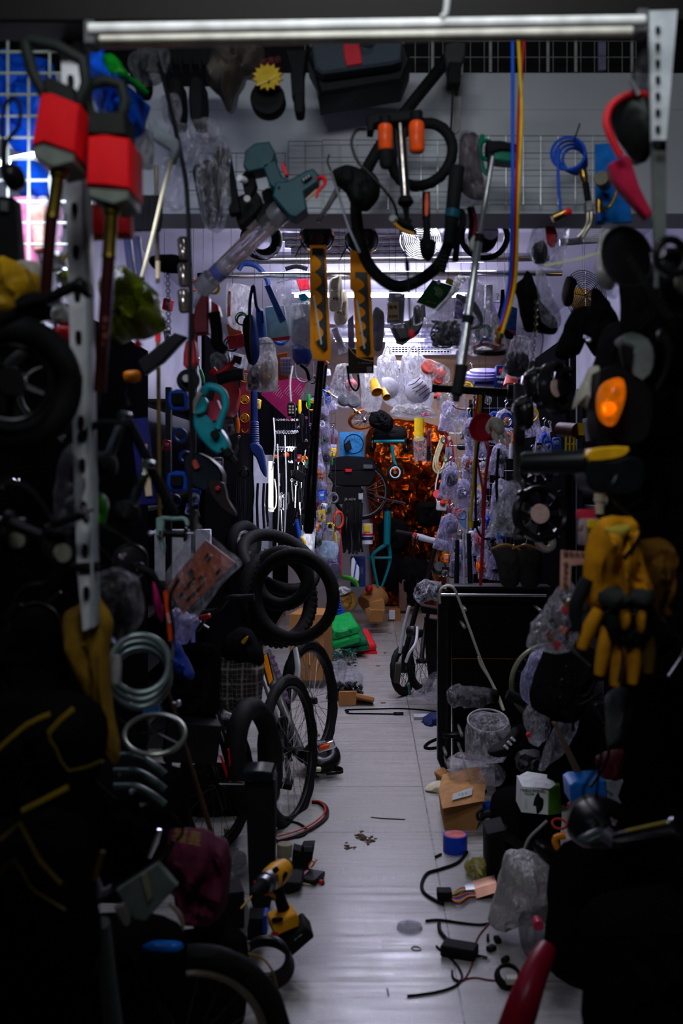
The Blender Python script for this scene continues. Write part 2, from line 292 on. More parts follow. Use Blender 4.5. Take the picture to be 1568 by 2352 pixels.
# ================================================================ SETTING
def dg(y): return H*F/(y-VY)                                    # distance of a floor point seen at row y
def quad(a, b, c, e): return ([Vector(a), Vector(b), Vector(c), Vector(e)], [(0, 1, 2, 3)])
def tile_mat():
    M = bpy.data.materials.new('glazed_tile'); M.use_nodes = True; nt = M.node_tree; b = nt.nodes['Principled BSDF']; N = nt.nodes.new; K = nt.links.new
    g = N('ShaderNodeNewGeometry'); mp = N('ShaderNodeMapping'); mp.inputs['Location'].default_value = (-.255+1.2, -.444+.003, 0); K(g.outputs['Position'], mp.inputs[0])
    br = N('ShaderNodeTexBrick'); br.offset = 0; br.inputs['Scale'].default_value = 1; br.inputs['Brick Width'].default_value = 1.2; br.inputs['Row Height'].default_value = .603; br.inputs['Mortar Size'].default_value = .003; br.inputs['Mortar Smooth'].default_value = .1
    br.inputs['Color1'].default_value = (.40, .40, .40, 1); br.inputs['Color2'].default_value = (.375, .375, .372, 1); br.inputs['Mortar'].default_value = (.10, .10, .10, 1); K(mp.outputs[0], br.inputs['Vector'])
    m2 = N('ShaderNodeMapping'); m2.inputs['Scale'].default_value = (.5, 9, 1); K(g.outputs['Position'], m2.inputs[0])     # streaks of grime across the aisle
    n1 = N('ShaderNodeTexNoise'); n1.inputs['Scale'].default_value = 3.2; n1.inputs['Detail'].default_value = 6; n1.inputs['Roughness'].default_value = .7; K(m2.outputs[0], n1.inputs['Vector'])
    r1 = N('ShaderNodeMapRange'); r1.inputs[1].default_value = .42; r1.inputs[2].default_value = .68; r1.inputs[3].default_value = 1; r1.inputs[4].default_value = .3; K(n1.outputs['Fac'], r1.inputs[0])
    n2 = N('ShaderNodeTexNoise'); n2.inputs['Scale'].default_value = 1.6; n2.inputs['Detail'].default_value = 8; n2.inputs['Distortion'].default_value = 1.4; K(g.outputs['Position'], n2.inputs['Vector'])
    r2 = N('ShaderNodeMapRange'); r2.inputs[1].default_value = .47; r2.inputs[2].default_value = .5; r2.inputs[3].default_value = .84; r2.inputs[4].default_value = 1; K(n2.outputs['Fac'], r2.inputs[0])
    m3 = N('ShaderNodeMapping'); m3.inputs['Scale'].default_value = (160, 6, 1); K(g.outputs['Position'], m3.inputs[0])
    n3 = N('ShaderNodeTexNoise'); n3.inputs['Scale'].default_value = 1; n3.inputs['Detail'].default_value = 2; K(m3.outputs[0], n3.inputs['Vector'])
    r3 = N('ShaderNodeMapRange'); r3.inputs[1].default_value = .35; r3.inputs[2].default_value = .6; r3.inputs[3].default_value = .82; r3.inputs[4].default_value = 1; K(n3.outputs['Fac'], r3.inputs[0])
    a = N('ShaderNodeMath'); a.operation = 'MULTIPLY'; K(r1.outputs[0], a.inputs[0]); K(r2.outputs[0], a.inputs[1]); c = N('ShaderNodeMath'); c.operation = 'MULTIPLY'; K(a.outputs[0], c.inputs[0]); K(r3.outputs[0], c.inputs[1])
    mx = N('ShaderNodeMix'); mx.data_type = 'RGBA'; mx.inputs[6].default_value = (.13, .10, .075, 1); K(c.outputs[0], mx.inputs[0]); K(br.outputs['Color'], mx.inputs[7]); K(mx.outputs[2], b.inputs['Base Color'])
    rr = N('ShaderNodeMapRange'); rr.inputs[3].default_value = .5; rr.inputs[4].default_value = .17; K(c.outputs[0], rr.inputs[0]); K(rr.outputs[0], b.inputs['Roughness']); return M
S('floor', box((.1, 5.6, -.03), (3.0, 12.2, .06), bev=0), tile_mat())
PAINT = m('c9ccd2', .7, nm='wall_paint', sc=3, va=.1, bu=.05); DWALL = m('a4a4b0', .8, nm='dim_wall', sc=3)
S('ceiling', box((.1, 7.52, 2.80), (3.0, 8.0, .08), bev=0), m('e4e4ee', .75, nm='ceiling_paint', sc=2, va=.08, bu=0))
S('wall_left', box((-1.34, 5.8, 1.4), (.08, 11.6, 2.8), bev=0), DWALL)
S('wall_right', box((1.54, 5.8, 1.4), (.08, 11.6, 2.8), bev=0), DWALL)
S('wall_back', box((.1, 11.6, 1.4), (3.0, .08, 2.8), bev=0), DWALL)
def seambd():
    k = 3.0/F; z0 = P(0, 491, 3)[2]; z1 = P(0, 166, 3)[2]; zs = P(0, 252, 3)[2]
    return join(box((.1, 3.09, (z0+zs)/2), (3.0, .18, zs-z0), bev=.001), box((.1, 3.093, (zs+z1)/2), (3.0, .18, z1-zs-.002), bev=.001))
S('wall_front', seambd(), m('b4bac2', .6, nm='bulkhead_board', sc=5, va=.08, bu=.05))
one('shutter_housing', 'black roller shutter housing across the top of the shop front', 'shutter housing', box((.0, 1.75, 2.283), (2.6, .08, .115), bev=.004), m('0a0806', .6))
t = T('awning_rail', 'pale double aluminium rail running under the shutter housing', 'rail', 845, 80, 1.62)
part('upper_tube', t, lathe((205, 67, 1.62), (1480, 47, 1.62), [(0, 13), (1, 12)], 24), m('f4f6f4', .35, nm='painted_tube', bu=0), label='upper white tube')
part('lower_tube', t, lathe((225, 97, 1.66), (1465, 72, 1.66), [(0, 15), (1, 13)], 24), m('d8d6c8', .4, nm='cream_tube', bu=0))
part('end_bracket', t, pbox(1470, 58, 1.64, 26, 52, .04), GY); part('end_bracket', t, pbox(212, 84, 1.64, 24, 52, .04), GY)
one('awning_arm', 'short white arm rising from the rail near the middle', 'arm', tube([(1012, 40, 1.58), (1022, 34, 1.58), (1026, 8, 1.58), (1028, -20, 1.58)], 7, 4, 10), m('c9cccb', .4, nm='white_steel'))
# upper cage behind the bulkhead top
one('wire_partition', 'white wire mesh partition above the bulkhead board', 'mesh panel', bars(700, 95, 1460, 168, 3.25, 24, 2, 1.0), m('9aa098', .5), group=None)
t = T('upright_bars', 'row of pale upright bars in front of the mesh above the bulkhead', 'bars', 1100, 166, 3.05)
for x in (715, 925, 993, 1126, 1258, 1322, 1451): part('bar', t, sweep([P(x, 90, 3.05), P(x, 166, 3.05)], .005, 6), m('a9afab', .5))
one('slotted_post', 'violet grey slotted post standing behind the upper mesh', 'post', slab([(1374, 90), (1392, 90), (1392, 160), (1374, 160)], 3.4, .02), m('8c8ca8', .5))
one('wire_grid', 'grey wire grid fixed to the middle of the bulkhead', 'wire grid', bars(662, 325, 740, 478, 2.97, 2, 4, .9), ST)
one('wire_grid', 'grey wire grid of square cells behind the bicycle pump', 'wire grid', bars(740, 322, 1080, 480, 2.965, 9, 4, .9), ST)
one('wire_grid', 'grey wire grid of square cells behind the blue coiled hose', 'wire grid', bars(1082, 312, 1440, 470, 2.96, 9, 4, .9), ST)
one('wire_grid', 'grey wire grid low on the left part of the bulkhead', 'wire grid', bars(430, 352, 655, 480, 2.97, 6, 3, .9), ST)
# light fittings
LEDM = m('d6d2ff', .4, em=130, nm='lit_tube', va=0, bu=0)
def led(lab, y, z, x0=-.5, x1=.65, mt=LEDM):
    t = T('tube_light', lab, 'ceiling light', 0, 0, 1); t.location = ((x0+x1)/2, y, z)
    part('housing', t, box(((x0+x1)/2, y, z+.025), (x1-x0, .05, .025)), WH); part('tube', t, sweep([Vector((x0+.02, y, z)), Vector((x1-.02, y, z))], .014, 12), mt)
led('white tube light on the ceiling nearest the bulkhead', 5.45, 2.64); led('white tube light on the ceiling behind the pipe rails', 6.5, 2.64); led('white tube light on the ceiling above the air conditioner', 8.6, 2.64, -.3, .5)
t = T('tube_light', 'glaring upright tube light beside the spanners on the left', 'work light', 624, 1180, 7.0)
part('tube', t, tube([(622, 1060, 7.0), (622, 1165, 7.0)], 5, 1, 10), m('f0f0ff', .4, em=26, va=0, bu=0, nm='lit_work_tube')); part('end_cap', t, tube([(622, 1165, 7.0), (622, 1176, 7.0)], 7, 1, 10), WH)
t = T('tube_light', 'bluish white tube light shining through the blue bags at top left', 'light', 60, 380, 2.45)
part('tube', t, tube([(-20, 378, 2.5), (98, 352, 2.5)], 8, 1, 10), m('e0e0ff', .4, em=14, va=0, bu=0, nm='lit_shelf_tube')); part('end_cap', t, tube([(98, 352, 2.5), (112, 349, 2.5)], 10, 1, 10), WH)
# pipe rails
one('hanging_rail', 'chrome pipe rail carrying the bags, nearer and lower of the pair', 'rail', lathe((470, 633, 4.5), (1290, 627, 4.5), [(0, 7), (1, 7)]), CH)
one('hanging_rail', 'thick steel pipe rail above the bag rail, farther of the pair', 'rail', lathe((520, 598, 5.0), (1260, 590, 5.0), [(0, 10), (1, 10)]), ST)
one('hanging_rail', 'dull steel pipe at the right end of the rails under the brass nozzle', 'rail', lathe((1285, 557, 4.6), (1400, 549, 4.6), [(0, 8), (1, 8)]), AL)
# inner shelving along both sides
def rack(lab, X, y0, y1, zs, top, w=.34):
    t = T('storage_rack', lab, 'shelving', 0, 0, 1); t.location = (X, (y0+y1)/2, 0)
    for yy in (y0, (y0+y1)/2, y1):
        for dx in (-w/2, w/2): part('post', t, box((X+dx, yy, top/2), (.03, .03, top)), m('1c1e22', .5, .6))
    for z in zs: part('shelf', t, box((X, (y0+y1)/2, z), (w-.04, y1-y0-.04, .02)), BKM)
rack('black steel shelving along the left wall deep in the shop', -1.08, 5.2, 10.8, (.35, .85, 1.35, 1.85), 2.3)
rack('black steel shelving along the right wall deep in the shop', 1.28, 5.4, 10.8, (.35, .85, 1.35, 1.85), 2.3)
rack('dark steel shelving on the left behind the bicycles', -1.15, 2.5, 5.0, (.3, .8, 1.3), 1.9, .3)
rack('dark steel shelving on the right behind the black folding cart', 1.28, 2.3, 5.1, (.3, .8, 1.3), 1.9, .4)
BD = m('08080a', 1.0, sp=0, nm='dark_board')  # matt black for boards added to keep the rack backs dark
one('shade_board', 'long dark board added as shade behind the left hanging tools', 'board', box((-.86, 7.9, 1.15), (.02, 5.4, 2.1)), BD)
one('shade_board', 'long dark board added as shade behind the right hanging bags', 'board', box((1.06, 7.9, 1.15), (.02, 5.2, 2.1)), BD)
one('shade_board', 'dark board added as shade behind the hub and lever clutter on the near left', 'board', box((-.97, 3.2, 1.0), (.02, 2.3, 2.0)), BD)
one('shade_board', 'dark board added as shade behind the work gloves on the near right', 'board', box((.98, 3.0, 1.0), (.02, 2.2, 2.0)), BD)
one('door_panel', 'narrow white cabinet panel under the black cables on the left', 'panel', pbox(588, 1190, 7.4, 76, 290, .03), m('8c8c9c', .6))
one('dark_backing', 'dark board added to darken the ground behind the chrome spanners', 'board', pbox(676, 1090, 7.25, 100, 340, .02), BD)  # added so the spanners stand against black
one('door_panel', 'pale grey panel above the copper circuit board on the left', 'panel', pbox(420, 1275, 5.2, 130, 120, .03), m('b4b6be', .5))
# ================================================================ BACK OF THE SHOP
FO = crease(m('a4521c', .3, .95, nm='copper_foil', bu=1.0, sc=7, va=.8), 7, 1.0)
one('foil_sheet', 'large crumpled copper-coloured foil sheet hanging at the far end', 'foil sheet', puff([(850, 985), (1020, 985), (1025, 1100), (1022, 1260), (1015, 1390), (930, 1395), (860, 1385), (848, 1200)], 11.3, .16, 1.8, 8, fq=16, rings=22), FO)
for x, y, ww, hh, lb in ((905, 1230, 60, 70, 'dark bundle in front of the foil beside the teal frame'), (985, 1180, 50, 50, 'dark sack hanging low on the right of the foil'), (950, 1330, 70, 90, 'black sack standing at the foot of the foil'), (890, 1310, 50, 80, 'dark sack behind the teal fork legs')):
    one('black_sack', lb, 'sack', puff([(x-ww/2, y-hh/2), (x+ww/2, y-hh*.4), (x+ww*.45, y+hh/2), (x-ww*.45, y+hh/2)], 10.7, .16, 1, 4, fq=12), BKC)
t = T('top_case', 'black motorcycle top case with small red reflector', 'top case', 808, 1117, 9.2)
part('lid', t, slab([(758, 1062), (765, 1052), (800, 1047), (850, 1052), (862, 1064), (862, 1080), (756, 1082)], 9.1, .3, 3, 2), BKG); part('shell', t, slab([(757, 1083), (862, 1081), (855, 1108), (845, 1117), (775, 1116), (762, 1106)], 9.1, .3, 3, 2), BK)
part('reflector', t, pbox(800, 1081, 9.09, 16, 8, .02), RD); part('latch', t, pbox(845, 1072, 9.09, 22, 10, .02), GY)
t = T('luggage_box', 'black box lettered JR-ADV beneath the top case', 'box', 795, 1158, 9.2)
part('shell', t, pbox(797, 1137, 9.25, 66, 40, .28), BK); part('lettering', t, text('JR-ADV', 804, 1147, 9.1, 8), m('9a9a9a', .5)); part('tag', t, pbox(828, 1140, 9.1, 10, 14, .004), LG)
t = T('bicycle_wheel', 'upright grey bicycle wheel partly behind the top case', 'wheel', 828, 1195, 10.2); wheel(t, 828, 1128, 10.2, 66, (.1, -1, 0), 3.5, m('8a8c90', .4, .5), 24)
t = T('handlebar', 'silver handlebar sticking out before the copper foil', 'handlebar', 895, 1150, 9.8)
part('bar', t, tube([(860, 1140, 9.9), (885, 1147, 9.8), (910, 1152, 9.7), (932, 1158, 9.6)], 2.6, 4), ST); part('stem', t, tube([(885, 1147, 9.8), (874, 1168, 9.9)], 2.4), ST); part('lever', t, tube([(905, 1150, 9.6), (898, 1158, 9.5), (885, 1162, 9.5)], 1.4), BKM)
TQ = m('12808a', .4, nm='turquoise_paint', va=.08)
t = T('bicycle_frame', 'turquoise bicycle frame standing on its fork legs', 'bicycle frame', 872, 1349, 9.6)
part('head_tube', t, tube([(890, 1168, 9.6), (888, 1250, 9.6)], 8, 1, 14), TQ); part('fork_leg', t, tube([(886, 1250, 9.6), (857, 1272, 9.6), (856, 1290, 9.6), (868, 1349, 9.6)], [4.5, 4, 3.5, 2.6], 5), TQ)
part('fork_leg', t, tube([(892, 1250, 9.7), (896, 1280, 9.7), (890, 1310, 9.7), (876, 1349, 9.7)], [4.5, 4, 3.2, 2.6], 5), TQ); part('cross_bar', t, tube([(843, 1281, 9.65), (898, 1281, 9.65)], 3, 1), TQ); part('stem_clamp', t, lathe((889, 1164, 9.6), (889, 1172, 9.6), [(0, 10), (1, 10)]), BKM)
t = T('balance_bike', 'small hanging balance bike with turquoise tubes and white-rimmed wheel', 'toy bike', 900, 1010, 9.0)
part('saddle', t, puff([(862, 985), (895, 975), (930, 985), (932, 1008), (895, 1014), (860, 1008)], 9.0, .12, .2), BK); part('cross_tube', t, tube([(858, 1014, 8.95), (928, 1013, 8.95)], 3.4, 1), TQ)
part('fork', t, tube([(900, 1024, 8.95), (904, 1055, 8.95), (911, 1072, 8.95)], [4.5, 3.6, 3], 4), TQ)
for x, y in ((855, 1020), (933, 1022)): part('rear_wheel', t, torus(x, y, 9.0, 14, 4, (.9, -.4, 0), 30, 8), BK)
part('front_wheel', t, (torus(907, 1085, 8.95, 16, 4, (.35, -1, 0), 36), BK), (torus(907, 1085, 8.94, 12.2, 1.6, (.35, -1, 0), 36), WH), (disc(907, 1085, 8.94, 4, .05), GY))
one('child_backpack', 'small black backpack hanging above the turquoise balance bike', 'backpack', puff([(850, 950), (865, 940), (885, 946), (902, 965), (896, 990), (870, 988), (848, 975)], 8.8, .16, .6), BKC)
t = T('copper_rim_wheel', 'orange rimmed spoked wheel hanging flat beneath the pink sponge bag', 'wheel', 834, 985, 8.9)
part('rim', t, torus(836, 962, 8.9, 34, 4, (.2, -.5, -.75), 44, 8), m('a65a26', .35, .3)); part('spokes', t, spokes(836, 962, 8.9, 31, 5, 24, (.2, -.5, -.75), .7), ST); part('hub', t, disc(836, 962, 8.9, 5, .06, (.2, -.5, -.75)), CH)
one('paper_roll', 'bright yellow roll hanging above the foil', 'roll', lathe((962, 958, 8.2), (962, 1013, 8.2), [(0, 9), (0, 11), (1, 11), (1, 9)]), YE)
one('bubble_wrap', 'clear bubble wrap bundle at the foot of the yellow roll', 'bubble wrap', puff([(950, 1006), (976, 1006), (979, 1040), (978, 1063), (962, 1058), (952, 1060)], 8.15, .08, 1.2), CL)
one('tool_pack', 'slim red and black tool in a clear pack beside the yellow roll', 'packaged tool', (slab([(977, 985), (991, 985), (992, 1063), (979, 1060)], 8.3, .01), CLG), (tube([(984, 990, 8.25), (984, 1018, 8.25), (984, 1058, 8.25)], [2.5, 3.4, 3.6], 2), DRD), (tube([(984, 1025, 8.23), (984, 1056, 8.23)], 4, 1), BK))
one('poster_card', 'blue printed backing card behind the top case', 'card', (slab([(779, 992), (834, 992), (834, 1050), (781, 1050)], 9.35, .006, sl=(.1, 0)), m('2f7fb8', .4, sc=60, va=.5)), (torus(812, 1020, 9.3, 22, 1.2, seg=40), BK), (slab([(790, 1020), (803, 1010), (808, 1030), (795, 1038)], 9.28, .03), BK))
one('oil_can', 'white oil can with red and blue bands behind the top case cables', 'can', (lathe((843, 1249, 9.4), (843, 1202, 9.4), [(0, 13), (.98, 13), (1, 11)]), WH), (lathe((843, 1240, 9.4), (843, 1232, 9.4), [(0, 13.4), (1, 13.4)]), DBL), (lathe((843, 1230, 9.4), (843, 1225, 9.4), [(0, 13.4), (1, 13.4)]), RD), (slab([(835, 1206), (850, 1206), (850, 1222), (835, 1222)], 9.33, .01), YE))
t = T('cable_bundle', 'thick bundle of black cables hanging below the luggage box', 'cables', 808, 1155, 9.0)
for i in range(14):
    a = 787+i*3.2; part('cable', t, tube([(a+2, 1155, 9+.01*(i % 3)), (a-2+RN.uniform(-3, 3), 1200, 8.95+.02*(i % 3)), (a+RN.uniform(-3, 3), 1245, 9), (a+RN.uniform(-2, 4), 1262+RN.uniform(0, 16), 9)], 2.6, 4, 6), BK)
one('info_box', 'tall blue box with white lettering standing below the black cable bundle', 'box', (pbox(822, 1312, 9.3, 34, 68, .15), DBL), (text('::::::::', 831, 1310, 9.2, 9, 90), LG))
one('white_bottle', 'white plastic jug with handle beside the tall blue box', 'bottle', (slab([(807, 1285), (814, 1284), (817, 1296), (824, 1304), (823, 1334), (806, 1334)], 9.0, .09, 2, 2), WH), (tube([(811, 1336, 8.95), (815, 1310, 8.95), (818, 1290, 8.95)], 1.6), BL))
one('orange_hose', 'orange hose coil hanging on the left of the black cables', 'hose', *[(torus(777, 1195, 8.7+.02*i, 18+i, 2.2, (.85, -.5, 0), 40, 8, 1.0), m('d2452a', .45)) for i in range(4)])
one('red_cable', 'thin red cable dropping behind the clear bags on the left', 'cable', tube([(782, 1215, 8.7), (781, 1260, 8.7), (783, 1300, 8.7), (780, 1330, 8.7)], 1.8, 5), RD)
one('tape_measure', 'yellow and black tape measure hanging by the orange hose', 'tape measure', (slab([(747, 1205), (760, 1200), (769, 1208), (767, 1218), (750, 1216)], 8.5, .05, 2, 2), YE), (disc(758, 1209, 8.48, 5, .02), BK))
t = T('tool_box', 'violet panel of the blue tool box low on the left', 'box', 770, 1310, 9.4); part('shell', t, pbox(768, 1300, 9.5, 30, 60, .2), PU)
# bar with bubble wrap, folding scooter, copper coil, timber
t = T('scooter_handlebar', 'black scooter handlebar with grey bubble wrapped middle', 'handlebar', 980, 1240, 8.0)
part('grip', t, tube([(911, 1222, 8.2), (950, 1229, 8.1)], 6, 1, 12), BK); part('wrapped_bar', t, tube([(950, 1229, 8.1), (975, 1237, 8.05), (1000, 1243, 8.0), (1030, 1250, 7.9)], [6, 8, 7, 8, 6], 4, 12), m('9a9ca4', .3, sc=120, bu=1)); part('grip', t, tube([(1030, 1250, 7.9), (1056, 1268, 7.8)], 6.5, 1, 12), BK)
part('switch', t, pbox(953, 1228, 8.0, 8, 9, .05, 10), RD); part('stem', t, tube([(1000, 1250, 8.0), (985, 1310, 8.1), (978, 1345, 8.2)], 6, 3), BKM)
for i, (a, b) in enumerate((((955, 1232), (975, 1330)), ((960, 1232), (940, 1300)))): part('brake_cable', t, tube([(*a, 8.0), (a[0]-8, a[1]+30, 7.95), (*b, 8.1)], 1.4), BK)
t = T('copper_coil', 'coil of copper pipe leaning by the folded scooter', 'pipe coil', 1002, 1334, 8.3)
for i in range(7): part('turn', t, torus(1002+i*1.5, 1296, 8.3+i*.012, 38-i*2.2, 2, (.93, -.35, .1), 44, 6), m('b06a45', .35, .6))
one('round_mirror', 'black dome shaped mirror back in front of the copper coil', 'mirror', (disc(1008, 1306, 7.9, 17, .1, (0, -1, .5), [(0, 12), (.4, 17), (.8, 13), (1, 4)]), BKG))
one('timber_post', 'brown timber post standing at the end of the aisle', 'post', pbox(925, 1366, dg(1420)+.4, 19, 74, .1), m('7a5e50', .7)); one('timber_post', 'thin grey timber strip beside the brown post', 'post', pbox(939, 1372, dg(1420)+.5, 7, 62, .05), m('6a6a6e', .7))
one('white_carton', 'white and tan carton on the floor at the far right end of the aisle', 'carton', (box(P(906, 1412, 10.2), (.11, .2, .11), bev=.003), KR), (pbox(900, 1412, 10.08, 14, 22, .01), WH))
# hoses and things on the right rack, far
t = T('clear_hose', 'coil of cream rubber hose hanging right of the foil', 'hose', 1015, 1000, 8.0)
for i in range(3): part('loop', t, tube([(1015+i*5, 1000, 8.0), (998+i*4, 1050, 8.0), (996+i*7, 1078, 8.02), (1012+i*4, 1085-i*9, 8.03), (1024+i*2, 1045, 8.03), (1030+i*2, 1002, 8.02)], 2.3, 5, 8), m('d8cf9c', .35, nm='cream_rubber'))
one('white_cord', 'thin white cord hanging down from the cream hose', 'cord', tube([(1008, 1080, 8.0), (1000, 1120, 8.0), (1003, 1150, 8.0), (1008, 1165, 8.0)], 1.6), WH)
one('crimson_cable', 'long straight crimson cable hanging on the right rack', 'cable', tube([(1020, 990, 7.6), (1030, 1030, 7.6), (1031, 1100, 7.6), (1033, 1180, 7.6), (1035, 1256, 7.6)], 2.4, 4), m('8c1434', .4)); one('crimson_cable', 'short hooked crimson cable with brass tip', 'cable', (tube([(1026, 1030, 7.5), (1032, 1012, 7.5), (1038, 1020, 7.5), (1043, 1070, 7.5)], 2.2, 5), m('8c1434', .4)), (tube([(1043, 1070, 7.5), (1044, 1080, 7.5)], 2.6, 1), BR))
one('red_horn', 'small red trumpet shaped funnel beside the foil', 'funnel', (_lathe(P(1004, 1134, 7.8), P(1012, 1150, 7.95), [(0, 10), (.05, 11), (.5, 5), (1, 3)], 7.8/F, 20), RD))
t = T('stop_switch', 'grey emergency stop box with red mushroom button', 'switch box', 1014, 1173, 7.5); part('box', t, pbox(1014, 1162, 7.5, 24, 22, .06, 6), m('a8a8ac', .5)); part('button', t, disc(1016, 1155, 7.46, 6, .04, (0, -.8, .6)), RD)
one('grip', 'black rubber handlebar grip sticking out on the right rack', 'grip', tube([(1056, 1026, 7.2), (1092, 1025, 7.0)], 8, 1, 14), BK)
one('blue_pouch', 'bright blue pouch inside clear plastic on the right', 'pouch', slab([(1048, 1178), (1068, 1166), (1071, 1216), (1058, 1206)], 6.9, .03, 2), m('2a8ad0', .4)); one('clear_bag', 'loose clear bag around the bright blue pouch', 'bag', puff([(1040, 1160), (1068, 1140), (1085, 1180), (1080, 1225), (1050, 1222), (1036, 1190)], 6.85, .1, .8), CLF)
# crates and rubbish on the floor left, far to near
G2 = m('12763c', .4, nm='green_case')
one('cardboard_drum', 'round crushed brown cardboard drum at the far left end of the aisle', 'drum', (lathe((842, 1392, 9.6), (872, 1362, 9.7), [(0, 14), (0, 27), (.5, 30), (1, 27), (1, 20)]), KR), (pbox(866, 1392, 9.3, 34, 30, .15, -12), KR)); one('paper_bag', 'shiny tan wrapped parcel next to the cardboard drum', 'parcel', puff([(770, 1364), (795, 1357), (817, 1364), (816, 1398), (792, 1404), (772, 1396)], 9.2, .2, .8, 3, fq=14), m('a8803c', .28, bu=.8))
one('carton', 'flattened carton flaps in front of the cardboard drum', 'carton', (pbox(864, 1414, 9.1, 36, 30, .02, 6, 20, 14), KR), (pbox(847, 1408, 9.2, 14, 24, .02, -20, -25), KR)); one('red_bulb', 'small red lamp globe on top of the cardboard drum', 'globe', disc(847, 1353, 9.5, 9, .08, prof=[(0, 3), (.3, 8), (.6, 9), (1, 4)]), m('a01c24', .25))
one('blue_red_box', 'tiny blue box with a red rim behind the drum', 'box', (pbox(874, 1360, 9.9, 22, 16, .1), DBL), (pbox(874, 1352, 9.88, 20, 5, .1), RD))
t = T('bench_vise', 'bright blue bench vise on the heap at the left', 'vise', 775, 1430, 8.9)
part('body', t, slab([(762, 1372), (778, 1370), (782, 1392), (790, 1404), (786, 1412), (766, 1410), (760, 1392)], 8.8, .12, 2, 2), BL); part('base', t, lathe((777, 1408, 8.9), (776, 1430, 8.9), [(0, 9), (.5, 10), (1, 17)]), BL); part('screw', t, tube([(770, 1385, 8.7), (768, 1400, 8.5)], 3), ST)
for i in range(5): part('jaw_rib', t, pbox(775, 1376+i*6, 8.79, 17, 2.4, .02, -3), m('2a62d8', .35))
one('green_strap', 'bright green plastic strap lying over the heap', 'strap', tube([(776, 1325, 9.0), (800, 1328, 8.9), (815, 1336, 8.9), (822, 1350, 8.9)], [3.5, 4, 4, 2], 5, 8, sq=2.0), m('4aa832', .4)); one('white_papers', 'crumpled white papers on the heap above the tan parcel', 'paper', puff([(764, 1356), (785, 1347), (805, 1352), (800, 1362), (775, 1368)], 9.1, .08, 1.2, 3), WH)
def case(lab, cx, cy, d, wd, hh, th, ang, mt):
    t = T('tool_case', lab, 'tool case', cx, cy+hh/2, d); part('lid', t, pbox(cx, cy-hh*.24, d, wd, hh*.5, th, ang, 12, 20, 4), mt); part('base', t, pbox(cx+2, cy+hh*.26, d, wd, hh*.46, th, ang, 12, 20, 4), mt)
    part('handle', t, tube([(cx-wd*.2, cy+hh*.05, d-th*.6), (cx-wd*.1, cy+hh*.1, d-th*.62), (cx+wd*.12, cy+hh*.04, d-th*.62), (cx+wd*.2, cy-hh*.02, d-th*.6)], 2.4, 3), mt)
    for s in (-1, 1): part('latch', t, pbox(cx+s*wd*.32, cy+hh*.02, d-th*.56, 6, 9, .02, ang), m('0c5a2c', .4))
case('red plastic tool case at the bottom of the left stack', 825, 1480, 8.3, 62, 30, .30, -8, RD); case('dark green tool case in the middle of the stack', 806, 1468, 8.1, 62, 26, .28, -6, m('0a5a3a', .4)); case('bright green plastic tool case on top of the stack', 784, 1448, 8.0, 66, 44, .26, -14, m('14a04a', .35))
one('red_cloth', 'red corner of cloth beside the red tool case', 'cloth', puff([(836, 1462), (852, 1455), (848, 1474), (840, 1480)], 8.5, .04, .6), RD)
t = T('socket_heap', 'heap of chrome spanners and small green-handled tools on the floor', 'tool heap', 785, 1530, 7.5); t['kind'] = 'stuff'
g = ([], [])
for i in range(90):
    x = RN.uniform(752, 818); y = RN.uniform(1490, 1530); dd = dg(1535)+RN.uniform(-.1, .25); a = RN.uniform(0, 3.14); l = RN.uniform(6, 16); g = join(g, tube([(x, y, dd), (x+l*math.cos(a), y+l*.7*math.sin(a), dd+.02)], RN.uniform(1, 2.4), 1, 6))
part('tools', t, g, AL, kind='stuff'); g = ([], [])
for i in range(24):
    x = RN.uniform(750, 812); y = RN.uniform(1488, 1526); dd = dg(1535)+RN.uniform(-.15, .2); g = join(g, tube([(x, y, dd), (x+RN.uniform(-12, 12), y+RN.uniform(2, 10), dd)], 2.6, 1, 6))
part('handles', t, g, m('0e5a44', .4), kind='stuff')
one('clear_bag', 'crumpled clear bags lying on the floor right of the cardboard box', 'bag', puff([(750, 1528), (775, 1512), (800, 1530), (830, 1545), (828, 1575), (800, 1585), (770, 1572), (748, 1560)], 6.9, .22, 1.4, 4, fq=14), CL)
t = T('carton', 'open crushed carton on the floor full of small metal pieces', 'carton', 800, 1622, 6.35); part('tray', t, (pbox(798, 1604, 6.3, 42, 34, .015, 2, 15), KR), (pbox(765, 1600, 6.5, 34, 30, .015, 18, -30), KR), (pbox(835, 1606, 6.4, 44, 10, .2, 14, 0, -20), KR), (pbox(796, 1624, 6.35, 100, 6, .3), m('5a3a24', .8)))
g = ([], [])
for i in range(120): x = RN.uniform(762, 832); y = RN.uniform(1566, 1592)+abs(x-797)*.15; g = join(g, lathe((x, y, 6.5+RN.uniform(-.1, .15)), (x+RN.uniform(-5, 5), y+RN.uniform(-4, 4), 6.5), [(0, 3), (1, 3)], 6))
part('metal_pieces', t, g, m('55575c', .35, .8), kind='stuff')
one('cardboard_box', 'tall brown cardboard box standing behind the leaning tyres', 'box', (pbox(715, 1478, 7.0, 78, 150, .34, 0, -8), KR), (pbox(738, 1445, 6.8, 26, 8, .01, -14), m('b08450', .7)), (pbox(711, 1510, 6.82, 4, 36, .004), m('c0a070', .5)))
one('shampoo_pack', 'white and orange packet with red top seen between the tyres', 'packet', (slab([(702, 1340), (718, 1330), (724, 1380), (715, 1400), (704, 1390)], 7.1, .04), WH), (slab([(705, 1362), (722, 1356), (724, 1382), (712, 1376)], 7.08, .01), OR), (slab([(702, 1326), (716, 1324), (717, 1334), (703, 1338)], 7.08, .03), RD))
